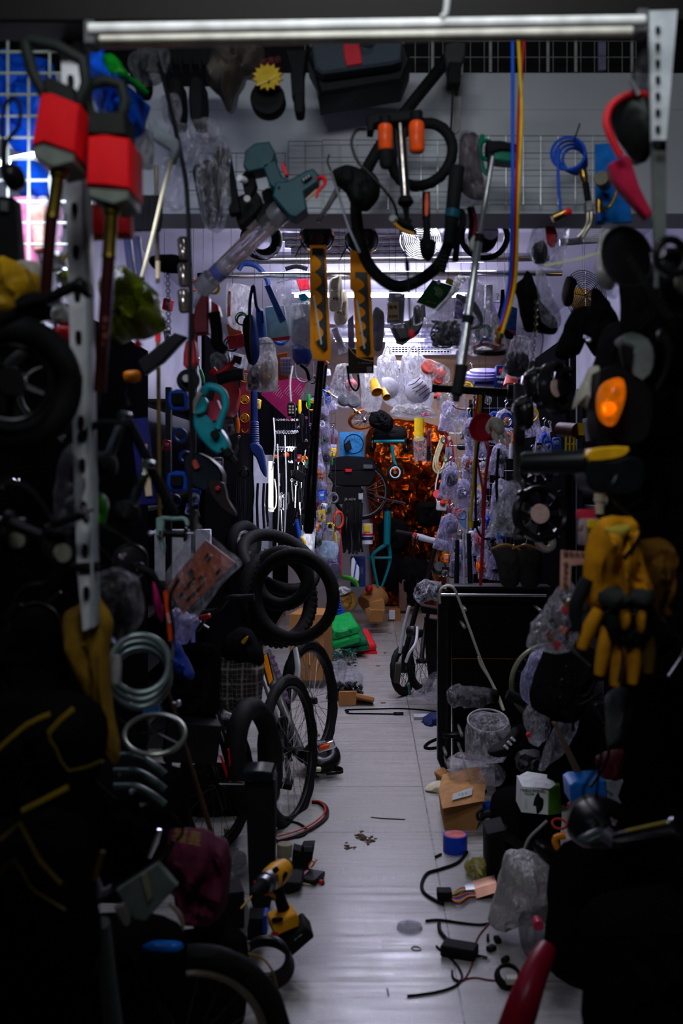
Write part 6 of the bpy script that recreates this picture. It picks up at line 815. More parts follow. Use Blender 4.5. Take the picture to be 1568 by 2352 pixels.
t = T('black_tray', 'black slotted plastic tray lying by the drill', 'tray', 690, 2003, dg(1990)); part('tray', t, slab([(672, 1950), (690, 1955), (695, 1944), (722, 1943), (716, 1980), (704, 2000), (668, 2003)], 3.65, .06, 2), BK); 
for i in range(5): part('slot', t, pbox(700+i*4, 1950, 3.645, 2, 12, .01, -5), GY)
one('phone_case', 'small dark phone with pink print lying on the floor by the tray', 'phone', (box((P(700, 2018, dg(2020))[0], dg(2020), .012), (.09, .12, .022), (0, 0, 1.2)), m('1a1a1e', .3)), (box((P(700, 2012, dg(2020))[0], dg(2020), .0235), (.05, .01, .002), (0, 0, 1.2), 0), PK)); one('black_board', 'black flat case leaning on the floor beside the drill', 'case', slab([(640, 2025), (690, 2028), (694, 2034), (660, 2058), (640, 2040)], 3.45, .12, 3), BK); one('wood_stick', 'short cream stick on the tiles by the phone', 'stick', *[fl([(692, 2032), (724, 2035)], .006, CR)]); one('red_tip_wire', 'short black wire with a red tip beside the phone', 'wire', fl([(724, 2010), (738, 2018), (744, 2030), (740, 2034)], .004, BK), (box((P(737, 2031, dg(2031))[0], dg(2031), .008), (.014, .014, .014)), RD))
one('beige_jar', 'beige plastic jar behind the drill', 'jar', lathe((652, 1990, 3.8), (654, 1938, 3.8), [(0, 14), (.05, 17), (.95, 18), (1, 17), (1, 14)]), m('7a7460', .5)); one('white_tub', 'white round tub in the dark behind the scooter column', 'tub', lathe((531, 1940, 4.0), (531, 1900, 4.0), [(0, 15), (.9, 17), (.9, 18), (1, 18)]), m('8c8c88', .5)); one('orange_string', 'tangled orange string beside the black tray', 'string', tube([(708, 1990, 3.6), (716, 1978, 3.6), (722, 1984, 3.6), (714, 1992, 3.6), (728, 1974, 3.6)], 1.5, 5), OR)
t = T('cordless_drill', 'yellow and black cordless drill standing on its battery', 'drill', 640, 2190, 2.95); DY = m('e09a14', .45, nm='drill_yellow', va=.1)
part('motor_housing', t, lathe((655, 1992, 2.95), (618, 2022, 2.85), [(0, 14), (.08, 22), (.5, 27), (.85, 26), (1, 22)], 24), DY); part('rear_cap', t, lathe((662, 1986, 2.97), (652, 1994, 2.95), [(0, 14), (.5, 20), (1, 20)]), BK); part('black_panel', t, pbox(633, 1998, 2.83, 14, 12, .01, -35), BK); part('brand_plate', t, pbox(650, 2018, 2.86, 9, 34, .01, 28), BK); part('clutch_ring', t, lathe((618, 2022, 2.85), (602, 2036, 2.8), [(0, 24), (.5, 25), (.5, 22), (1, 20)]), AL); part('chuck', t, lathe((602, 2036, 2.8), (580, 2056, 2.74), [(0, 20), (.15, 21), (.2, 19), (.7, 16), (1, 8)]), BK); part('red_ring', t, lathe((600, 2038, 2.79), (598, 2040, 2.79), [(0, 21.5), (1, 21.5)]), RD); part('drill_bit', t, tube([(580, 2056, 2.74), (552, 2088, 2.68)], 2.4, 1), BR)
part('grip', t, tube([(636, 2030, 2.93), (642, 2060, 2.94), (652, 2092, 2.96)], [13, 13, 15], 4, 12), BK); part('trigger', t, tube([(616, 2050, 2.88), (628, 2058, 2.9), (628, 2068, 2.9)], 5, 3), DY); part('battery_base', t, pbox(650, 2112, 2.94, 62, 32, .08, -14, 18, 0, 4), DY); part('label_strip', t, pbox(637, 2112, 2.885, 26, 8, .01, -6), BK); part('battery', t, pbox(678, 2148, 2.93, 76, 34, .10, -38, 10, 0, 4), BK); part('battery_print', t, text('-- ---', 684, 2152, 2.862, 12, -38), LG)
t = T('blue_pack', 'blue and black pack behind the drill', 'pack', 600, 2180, 3.0); part('body', t, pbox(592, 2122, 3.05, 42, 50, .08), BK); part('blue_side', t, pbox(610, 2114, 3.0, 10, 40, .06), BL); one('red_block', 'small red block under the drill battery', 'block', pbox(630, 2152, 2.85, 18, 14, .03), m('a01c30', .4))
one('white_strap', 'pale flat strap curling down beside the blue pack', 'strap', slab([(542, 2070), (556, 2064), (572, 2090), (566, 2140), (556, 2180), (542, 2178), (548, 2120)], 2.95, .01, 1, 2), m('9a9c9c', .5)); one('cable_reel', 'glossy black coil of hose lying at the foot of the drill', 'hose', *[(torus(612, 2218-i*7, 2.75, 58-i*3, 7, (.1, -.45, .9), 48, 8), BKG) for i in range(4)]); one('cream_cloth', 'cream cloth scrap left of the black hose coil', 'cloth', puff([(520, 2166), (550, 2160), (572, 2176), (560, 2196), (532, 2212), (520, 2190)], 2.7, .06, .7), m('8c8870', .7)); one('yellow_cable', 'thin ochre cable arching down by the black hose coil', 'cable', tube([(560, 2188, 2.6), (600, 2200, 2.6), (625, 2230, 2.6), (636, 2270, 2.62), (638, 2300, 2.62)], 2.6, 5), m('7a5a1c', .5)); one('clear_pack', 'clear crumpled bag in the dark behind the scooter column', 'bag', puff([(524, 1950), (560, 1962), (562, 1990), (540, 2000), (522, 1985)], 3.6, .1, 1), CLG)
# left middle hanging tools
t = T('circuit_panel', 'copper coloured board with slots inside a clear bag', 'board', 460, 1330, 3.0); part('board', t, slab([(472, 1240), (540, 1292), (420, 1412), (382, 1348)], 3.0, .012, 1.5), m('a0502c', .45, .15)); 
for a, b in (((422, 1352), (448, 1326)), ((455, 1330), (464, 1322)), ((428, 1380), (470, 1338)), ((476, 1290), (486, 1276)), ((496, 1318), (506, 1306)), ((404, 1340), (412, 1330)), ((410, 1372), (418, 1362)), ((470, 1284), (478, 1270))): part('slot', t, tube([(*a, 2.994), (*b, 2.994)], 3.2, 1, 6, sq=.6), m('1a1614', .5))
part('boss', t, disc(437, 1315, 2.994, 8, .01), m('1a1614', .5)); t = T('clear_bag', 'big clear bag tied above the copper board', 'bag', 450, 1215, 2.98); part('bag', t, puff([(444, 1210), (462, 1212), (520, 1260), (556, 1294), (520, 1330), (480, 1385), (440, 1430), (415, 1422), (375, 1345), (385, 1310), (425, 1250)], 2.98, .05, .6), CLF); part('knot', t, tube([(452, 1180, 2.98), (450, 1200, 2.98), (455, 1214, 2.98)], [3, 7, 10], 3), m('3a3a34', .4))
t = T('jigsaw', 'teal and cream cordless saw with D handle hanging in clear film', 'power tool', 485, 1040, 3.0); TQ2 = m('0c7c84', .4)
part('body', t, slab([(446, 950), (465, 945), (490, 975), (505, 985), (524, 1020), (516, 1036), (496, 1042), (470, 1020), (448, 990), (443, 965)], 3.0, .08, 4, 2), TQ2); part('handle', t, tube([(466, 905, 3.0), (480, 888, 3.0), (510, 900, 3.0), (518, 930, 3.0), (508, 960, 3.0), (500, 985, 3.0)], [9, 10, 9, 8, 8, 10], 5, 12), TQ2); part('cream_shell', t, tube([(470, 890, 3.04), (452, 925, 3.04), (450, 950, 3.04)], [8, 10, 9], 4, 10), m('b4aa98', .5)); part('front_grip', t, slab([(462, 910), (474, 920), (470, 945), (448, 952), (450, 930)], 2.98, .05, 3, 2), TQ2); part('knob', t, disc(494, 998, 2.99, 10, .03), BK); part('chuck', t, lathe((510, 1030, 3.02), (540, 1062, 3.02), [(0, 16), (.6, 14), (.6, 9), (1, 8)]), BK); part('red_battery', t, pbox(492, 945, 3.06, 34, 46, .05, -20), m('8c2438', .5))
t = T('red_bucket_stack', 'stack of ribbed red plastic bowls behind the teal saw', 'bowls', 530, 950, 3.8)
for i in range(4): part('bowl', t, _lathe(P(522-i*2, 900+i*8, 3.8), P(536-i*2, 918+i*8, 3.95), [(0, 26), (0, 28), (.3, 27), (1, 18)], 3.8/F, 28), m('cc3038', .4))
t = T('chainsaw', 'dark blue grey power tool with long brown guard hanging below the teal saw', 'power tool', 470, 1180, 3.1); part('body', t, slab([(420, 1050), (455, 1040), (500, 1070), (510, 1110), (470, 1130), (430, 1105)], 3.1, .1, 5, 2), m('121c26', .45)); part('guard', t, slab([(478, 1100), (512, 1110), (520, 1145), (540, 1178), (534, 1186), (505, 1165), (480, 1130)], 3.08, .05, 3, 2), m('1e1814', .5)); part('red_button', t, disc(500, 1121, 3.07, 5, .02), m('a81c30', .4)); part('badge', t, pbox(449, 1067, 3.09, 14, 22, .01, -28), m('b84c3c', .4))
t = T('red_secateurs', 'red cordless secateurs with black curved grip hanging by the clear barrel', 'power tool', 480, 760, 3.1); part('head', t, slab([(452, 672), (478, 680), (478, 764), (446, 766), (442, 740)], 3.1, .06, 4), m('8c101c', .4)); part('neck', t, slab([(484, 690), (500, 700), (506, 724), (486, 722)], 3.1, .05, 3), RD); part('grip', t, tube([(492, 718, 3.1), (498, 760, 3.1), (500, 790, 3.1), (520, 806, 3.1)], [14, 14, 15, 10], 4, 12), BK)
t = T('grinder', 'red angle grinder with dark disc hanging on the black braided cable', 'power tool', 435, 870, 2.9); part('body', t, slab([(426, 785), (446, 782), (450, 830), (436, 845), (420, 838)], 2.9, .06, 4, 2), m('a8201c', .4)); part('disc', t, disc(432, 874, 2.9, 26, .02, (.3, -1, 0)), BK); part('flange', t, disc(426, 870, 2.87, 9, .03, (.3, -1, 0)), AL)
one('red_lever', 'red brake lever above the black rubber grip', 'lever', tube([(486, 850, 3.2), (500, 858, 3.2), (525, 842, 3.2), (538, 828, 3.2)], [10, 8, 7, 5], 4, 10), RD); one('grip', 'black rubber grip pointing right under the red lever', 'grip', tube([(500, 872, 3.15), (535, 862, 3.15), (560, 860, 3.15)], 14, 3, 14), BK)
one('lizard_bag', 'black pouch printed with a white tangled pattern', 'pouch', puff([(484, 815), (515, 808), (526, 830), (512, 850), (488, 850)], 3.5, .05, .4), m('8c8c94', .5, sc=55, va=1.0))
for x, y, lb in ((408, 918, 'upper blue rimmed square gauge on the left'), (406, 1106, 'lower blue rimmed square gauge on the left')):
    t = T('tool_battery', lb, 'gauge', x, y, 3.1); part('case', t, slab([(x-22, y-18), (x+18, y-22), (x+22, y+12), (x+16, y+22), (x-18, y+22)], 3.1, .05, 4, 2), m('1444a8', .4)); part('screen', t, pbox(x, y-2, 3.09, 28, 26, .02), BK)
for x, y, r_ in ((413, 1000, 14), (425, 1050, 12), (400, 1150, 12)): one('blue_clip', 'small dark blue plastic clip hanging between the square gauges', 'clip', torus(x, y, 3.2, r_, 4, (.5, -1, 0), 24, 6), m('12306c', .4), group='dark blue clips on the left')
# long cords and rods on the left
t = T('braided_cable', 'long black braided cable running down the left', 'cable', 380, 170, 2.4); part('cable', t, tube([(357, 120, 2.5), (372, 170, 2.45), (392, 250, 2.42), (412, 340, 2.4), (428, 430, 2.4), (434, 560, 2.4), (438, 700, 2.42), (436, 860, 2.45), (440, 1000, 2.5), (436, 1100, 2.5), (440, 1220, 2.5)], 5, 5, 8), m('0e0e10', .6, sc=300, bu=1))
t = T('reacher_rod', 'brass coloured rod with red collar ending in a grey claw', 'reaching tool', 364, 1190, 2.6)
part('rod', t, tube([(358, 380, 2.6), (362, 650, 2.6)], 5, 1), m('8c8468', .3, .8)); part('red_collar', t, tube([(362, 750, 2.6), (363, 785, 2.6)], 6.5, 1), RD); part('lower_rod', t, tube([(363, 785, 2.6), (367, 1185, 2.6)], 5, 1), m('a8905c', .28, .9)); CW = m('6c8880', .45)
part('claw', t, tube([(372, 1190, 2.58), (400, 1192, 2.56), (424, 1192, 2.55), (432, 1208, 2.54)], 5, 4, 8), CW); part('claw', t, slab([(358, 1190), (372, 1186), (376, 1200), (370, 1230), (378, 1256), (376, 1276), (368, 1262), (358, 1225)], 2.57, .02, 2), CW); part('tip_joint', t, tube([(362, 600, 2.6), (362, 640, 2.6)], 5.5, 1), CR)
t = T('reacher', 'grey pick-up tool head on a slanting cream rod', 'reaching tool', 370, 290, 2.3); part('head', t, slab([(338, 270), (352, 268), (366, 290), (408, 320), (410, 338), (398, 372), (388, 370), (390, 344), (350, 318), (342, 300)], 2.3, .03, 3), m('6c747c', .45)); part('rod', t, tube([(394, 366, 2.3), (372, 450, 2.3), (350, 545, 2.3), (326, 636, 2.3)], 4.5, 2), m('b0aa88', .35, .4))
t = T('umbrella_pack', 'bundle of black folding umbrellas in clear plastic below the bulkhead', 'umbrellas', 480, 350, 2.6)
for i, (a, b) in enumerate((((455, 380), (478, 520)), ((475, 370), (498, 520)), ((505, 340), (500, 500)))): part('umbrella', t, lathe((*a, 2.6+.02*i), (*b, 2.6+.02*i), [(0, 10), (.1, 16), (.8, 13), (1, 5)], 12), BKG)
part('fastener', t, tube([(484, 318, 2.58), (478, 298, 2.57), (476, 270, 2.56)], 2, 2), BR); part('wrap', t, puff([(445, 320), (480, 310), (520, 325), (528, 420), (515, 525), (475, 530), (455, 430)], 2.58, .12, 1), CL); part('ribs', t, tube([(508, 380, 2.55), (512, 440, 2.55), (503, 520, 2.55)], 3, 2), CH)
one('black_rail', 'matt black bar behind the umbrellas', 'bar', pbox(528, 420, 2.7, 26, 150, .04, -10), BK)
t = T('scooter_lamp', 'clear stacked lamp tubes hanging left of the transparent barrel', 'lamp tubes', 422, 545, 2.8)
for i in range(3): part('tube', t, lathe((420, 545+i*60, 2.8), (424, 598+i*60, 2.8), [(0, 10), (.1, 14), (.9, 13), (1, 10)], 14), m('a89c8c', .15, .8))
t = T('steel_chain', 'dark steel chain hanging on the left before the white lit wall', 'chain', 386, 600, 2.9); g = ([], [])
for i in range(20): g = join(g, torus(384+i*.2, 600+i*8.6, 2.9, 4.6, 1.3, ((1, -.3, 0) if i % 2 else (.2, -1, 0)), 14, 5))
part('links', t, g, m('4a4648', .35, .9))
t = T('green_bag', 'glossy olive green translucent plastic bag on the left', 'bag', 320, 600, 2.1); part('bag', t, puff([(262, 610), (290, 604), (330, 640), (365, 680), (384, 740), (368, 772), (320, 792), (285, 800), (258, 760), (235, 700), (238, 650)], 2.1, .16, 1.1, 4, fq=18), m('6c7c0a', .2, tr=.35, bu=.9, sc=28, va=.8, nm='green_film'));
one('red_bead', 'small red bead under the olive green bag', 'bead', disc(318, 789, 2.08, 7, .02), RD)
for i, (x0, x1) in enumerate(((290, 302), (312, 322))): one('blue_straws', 'blue plastic sleeve hanging behind the olive green bag', 'sleeve', slab([(x0-8, 540), (x0+8, 542), (x1+8, 640), (x1-8, 640)], 2.6, .02, 2), m('101c50', .4), group='blue sleeves behind the green bag')
t = T('funnel_can', 'transparent clear cup hanging below the blue bags', 'cup', 325, 380, 2.2); part('cup', t, lathe((335, 300, 2.2), (322, 380, 2.2), [(0, 16), (.5, 26), (1, 30), (1, 26)]), film('c8c8c8', .35, .15))
# ================================================================ LEFT FOREGROUND
t = T('slotted_post', 'white slotted angle post at the left front, full of holes', 'post', 190, 1450, 1.8); part('angle', t, slab([(137, 58), (188, 56), (214, 1440), (190, 1450), (176, 1300)], 1.8, .012, 1), m('e4e8ee', .45)); part('side_flange', t, slab([(186, 56), (192, 56), (216, 1440), (210, 1442)], 1.79, .04, .5), m('aab2b8', .45))
for i in range(14): y = 75+i*98; x = 158+i*3.0; part('slot', t, slab([(x-6, y), (x+6, y), (x+7, y+24), (x-5, y+24)], 1.794, .004, 1, 2), m('0c0c10', .6))
one('wire_grid', 'white wire grid wall at the upper left with blue bags behind', 'wire grid', bars(-30, 70, 210, 660, 2.25, 5, 12, 3.2), m('b8c4b8', .4))
BB = m('0f5ce8', .35, bu=.8, sc=22, va=.5, nm='blue_bag_film')
for i, (pts, d, lb) in enumerate(([[(0, 130), (40, 120), (120, 150), (130, 230), (100, 330), (20, 340), (-20, 260)], 2.45, 'big blue plastic bag behind the grid at far left'], [[(190, 100), (225, 90), (250, 150), (290, 180), (330, 230), (348, 245), (330, 290), (300, 312), (240, 300), (215, 230), (190, 180)], 2.15, 'bright blue plastic bag hanging right of the black handle'], [[(40, 370), (100, 380), (110, 440), (60, 450), (30, 420)], 2.4, 'small blue bag part showing below the shelf light'])): one('blue_bag', lb, 'bag', puff(pts, d, .14, .9, 4, fq=16), BB)
one('green_packet', 'green patch of bag above the bright blue bag', 'bag', puff([(232, 130), (262, 126), (300, 175), (340, 208), (330, 216), (290, 190), (250, 180)], 2.1, .06, .6), m('0c7a1c', .35, bu=.7))
def breaker(lab, hx, hy, pts_h, body, foot, neck, rod, d, open_=True):
    t = T('demolition_tool', lab, 'power tool', body[0][0], body[0][1], d)
    part('handle', t, tube([(*p, d) for p in pts_h], 14, 2, 12, closed=True), m('1c2220', .6)); part('grip_block', t, slab(hx, d-.02, .07, 6), m('161a18', .6)); part('red_body', t, slab(body, d-.03, .10, 6), m('d8141c', .35, nm='bright_red', va=.1)); part('grey_foot', t, slab(foot, d-.025, .09, 4), m('6c746c', .4))
    part('brass_neck', t, lathe((*neck[0], d), (*neck[1], d), [(0, 14), (.05, 21), (.18, 21), (.2, 15), (.9, 16), (1, 18)], 20), m('6c5c24', .28, .9)); part('rod', t, lathe((*rod[0], d), (*rod[1], d), [(0, 15), (1, 14)], 16), m('2c0c0e', .35)); return t
t = breaker('tilted red and grey power tool hanging upside down at far left', [(100, 170), (170, 200), (176, 240), (110, 225), (98, 205)], 0, [(75, 92), (190, 140), (182, 235), (100, 215), (62, 120)], [(92, 214), (116, 212), (184, 240), (172, 352), (100, 328), (70, 336)], [(72, 338), (98, 328), (170, 352), (168, 372), (120, 385), (76, 360)], ((136, 385), (120, 500)), ((118, 500), (104, 690)), 1.62)
t = breaker('upright red and black power tool hanging right of the tilted one', [(198, 255), (286, 255), (290, 310), (200, 308)], 0, [(205, 195), (278, 195), (280, 270), (208, 265)], [(200, 312), (240, 308), (297, 318), (298, 434), (240, 428), (196, 424)], [(202, 430), (296, 436), (294, 458), (260, 470), (204, 452)], ((257, 470), (250, 592)), ((250, 590), (228, 900)), 1.66)
part('gold_print', t, text('= - = -', 240, 760, 1.615, 26, 92), m('8c4a1c', .5))
t = T('strap_reel', 'black round winder hanging on a wrist loop at the left edge', 'winder', 30, 435, 1.6); part('loop', t, tube([(4, 400, 1.6), (6, 320, 1.6), (8, 250, 1.6), (28, 226, 1.6), (46, 245, 1.6), (42, 290, 1.6), (14, 330, 1.6), (12, 380, 1.6)], 5, 6), BK); part('reel', t, puff([(6, 385), (40, 378), (56, 400), (54, 428), (30, 440), (8, 420)], 1.6, .06, .1), BKG)
one('pink_box', 'pink and white printed box behind the grid at left', 'box', (slab([(30, 452), (60, 450), (75, 600), (45, 600)], 2.3, .05), PK), (slab([(60, 470), (100, 468), (100, 570), (76, 575)], 2.32, .04), m('e0b49c', .5, sc=40, va=.6))); one('black_box', 'black packaged box at the left edge below the winder', 'box', (slab([(-10, 450), (28, 452), (40, 600), (-10, 595)], 1.9, .05), BK), (slab([(0, 460), (18, 462), (18, 486), (0, 484)], 1.89, .004), GY))
for i in range(9):
    x = 70+(i % 3)*28; y = 480+(i//3)*50+RN.uniform(-10, 10); one('violet_packet', 'pale violet lit packet hanging behind the white post', 'packet', puff([(x-14, y-20), (x+12, y-22), (x+15, y+22), (x-12, y+24)], 2.35+.03*(i % 4), .04, 1, 3), [m('b8a8dc', .3, bu=.6), m('d8d0e8', .3), m('c8a0b8', .4)][i % 3], group='violet packets at upper left')
one('yellow_bag', 'yellow and white printed bag at the left edge', 'bag', (puff([(-10, 600), (30, 596), (90, 630), (80, 690), (40, 725), (-10, 728)], 1.9, .1, .5), m('c89a14', .5, sc=16, va=.5)), (puff([(40, 600), (100, 606), (104, 650), (60, 640)], 1.92, .06, .5), m('b4b0a4', .5)))
for i, (x, y, c_) in enumerate(((130, 600, AL), (150, 640, CH), (125, 680, AL), (140, 720, LG), (118, 760, AL), (150, 770, RD), (135, 800, m('98988c', .4)))): one('small_pack', ('steel', 'chrome', 'dull', 'grey', 'thin', 'red dotted', 'beige')[i]+' little hardware pack between the rod and the white post', 'pack', puff([(x-18, y-22), (x+14, y-20), (x+18, y+20), (x-14, y+24)], 2.1, .05, 1.2, 3), c_)
one('yellow_clip', 'small yellow clip beside the white post', 'clip', tube([(143, 598, 1.85), (156, 582, 1.85)], 5, 1), YE)
t = T('scooter_stem', 'black folding stem slanting across the white post', 'stem', 100, 700, 1.6); part('stem', t, lathe((-20, 748, 1.62), (190, 648, 1.58), [(0, 14), (.3, 15), (.3, 12), (.9, 13), (1, 15)]), BK); part('clamp', t, slab([(30, 690), (46, 676), (80, 668), (90, 690), (50, 706), (36, 706)], 1.58, .03, 4), BK); part('knuckle', t, puff([(180, 636), (204, 650), (210, 684), (190, 680), (172, 655)], 1.57, .05, .1), BKG); part('wire', t, tube([(76, 656, 1.58), (66, 630, 1.58), (60, 618, 1.58)], 2.5, 2), BKM)
t = T('scooter_wheel', 'large black scooter wheel with five spoke hub at the left edge', 'wheel', 20, 1040, 1.7); part('tyre', t, torus(25, 880, 1.7, 125, 34, (.35, -1, 0), 60, 14), BK); part('rim', t, torus(25, 880, 1.66, 86, 7, (.35, -1, 0), 50, 8), BKG); part('hub', t, disc(25, 880, 1.68, 34, .07, (.35, -1, 0)), BKM)
for i in range(5): a = math.radians(72*i+20); part('spoke', t, tube([(25, 880, 1.68), (25+80*math.cos(a), 880+80*math.sin(a), 1.69)], [14, 9], 1, 8), BKM)
t = T('scooter_wheel', 'second black scooter wheel half hidden behind the large one', 'wheel', 120, 1040, 2.0); part('tyre', t, torus(110, 905, 2.0, 92, 26, (.5, -1, 0), 50, 12), BK); part('rim', t, torus(112, 905, 1.97, 62, 4, (.5, -1, 0), 40, 8), m('3c4040', .3, .6))
SH = m('9aa8aa', .2, 1)
for a, b, lb in (((286, 950), (250, 1048), 'upper silver shock absorber on a black swing arm'), ((340, 1062), (304, 1160), 'lower silver shock absorber on a black swing arm')):
    t = T('shock_absorber', lb, 'shock absorber', a[0], a[1], 1.9); part('cylinder', t, lathe((a[0]-8, a[1]+25, 1.9), (*b, 1.9), [(0, 10), (.05, 12), (.95, 12), (1, 10)]), SH); part('top_eye', t, disc(a[0], a[1]+5, 1.9, 11, .03, (-.3, -1, 0)), SH); part('mount', t, puff([(b[0]-40, b[1]-5), (b[0]+10, b[1]-6), (b[0]+14, b[1]+40), (b[0]-30, b[1]+46)], 1.92, .08, .4), BK); part('arm', t, tube([(a[0], a[1]+4, 1.93), (a[0]+30, a[1]+60, 1.95), (a[0]+60, a[1]+120, 1.97)], 12, 3, 10), BK)
one('red_pouch', 'dark red pouch in a clear bag beside the shock absorbers', 'pouch', puff([(168, 1055), (205, 1050), (214, 1130), (190, 1148), (160, 1140)], 1.85, .05, .3), m('6c0c18', .5)); one('clear_bag', 'clear bag around the dark red pouch at left', 'bag', puff([(140, 1040), (180, 1020), (215, 1050), (222, 1180), (190, 1210), (125, 1190)], 1.84, .1, 1), CLG); one('lime_bag', 'lime green bag scrap behind the white post', 'bag', puff([(218, 1140), (240, 1134), (244, 1180), (236, 1215), (222, 1200)], 1.95, .05, .8), m('2c8c10', .35)); one('blue_frame_sign', 'violet blue framed board with cream panel behind the rods', 'board', (pbox(330, 1060, 2.8, 40, 200, .01, -6), m('1a1c5c', .5)), (pbox(336, 1080, 2.79, 16, 120, .004, -6), CR)); one('black_plate', 'glossy black plate slanting over the chain', 'plate', slab([(316, 830), (400, 764), (426, 772), (372, 830), (330, 860)], 2.5, .04, 3), BKG); one('orange_light', 'small orange marker lamp on a bracket at left', 'lamp', (puff([(285, 855), (318, 852), (322, 875), (290, 880)], 2.2, .03, .1), m('d87c10', .3)), (tube([(300, 880, 2.2), (290, 905, 2.2), (296, 930, 2.2)], 5, 3), BKM))
# near-black clutter: hubs, levers, cranks
RN.seed(14)
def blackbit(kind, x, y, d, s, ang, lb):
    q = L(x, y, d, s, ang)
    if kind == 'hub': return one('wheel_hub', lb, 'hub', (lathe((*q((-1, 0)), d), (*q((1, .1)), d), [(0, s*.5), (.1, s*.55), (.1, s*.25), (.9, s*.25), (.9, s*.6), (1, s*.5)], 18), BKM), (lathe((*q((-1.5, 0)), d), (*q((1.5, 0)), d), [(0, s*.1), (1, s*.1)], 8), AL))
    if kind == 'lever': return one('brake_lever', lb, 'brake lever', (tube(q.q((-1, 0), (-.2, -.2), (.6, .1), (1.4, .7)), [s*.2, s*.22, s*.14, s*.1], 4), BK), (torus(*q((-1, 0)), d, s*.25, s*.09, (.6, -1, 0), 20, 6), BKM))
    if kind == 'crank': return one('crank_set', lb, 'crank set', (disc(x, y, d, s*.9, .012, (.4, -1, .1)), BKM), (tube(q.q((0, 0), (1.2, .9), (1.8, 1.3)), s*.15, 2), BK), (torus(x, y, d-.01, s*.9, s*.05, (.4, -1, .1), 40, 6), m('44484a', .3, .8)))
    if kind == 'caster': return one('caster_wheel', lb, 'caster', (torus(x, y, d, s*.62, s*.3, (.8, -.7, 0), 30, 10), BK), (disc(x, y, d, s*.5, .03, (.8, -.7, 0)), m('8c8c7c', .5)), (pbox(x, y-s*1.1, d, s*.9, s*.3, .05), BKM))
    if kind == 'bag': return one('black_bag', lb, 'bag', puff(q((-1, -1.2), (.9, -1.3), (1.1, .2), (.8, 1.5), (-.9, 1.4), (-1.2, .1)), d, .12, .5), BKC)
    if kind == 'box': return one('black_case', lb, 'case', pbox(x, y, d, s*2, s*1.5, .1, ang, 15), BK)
    if kind == 'tube': return one('handlebar', lb, 'handlebar', (tube(q.q((-2, .3), (-1, -.3), (0, 0), (1, -.3), (2, .3)), s*.16, 4, 10), BKM), (tube(q.q((-2.4, .5), (-1.6, .1)), s*.24, 1, 10), BK), (tube(q.q((1.6, .1), (2.4, .5)), s*.24, 1, 10), BK))
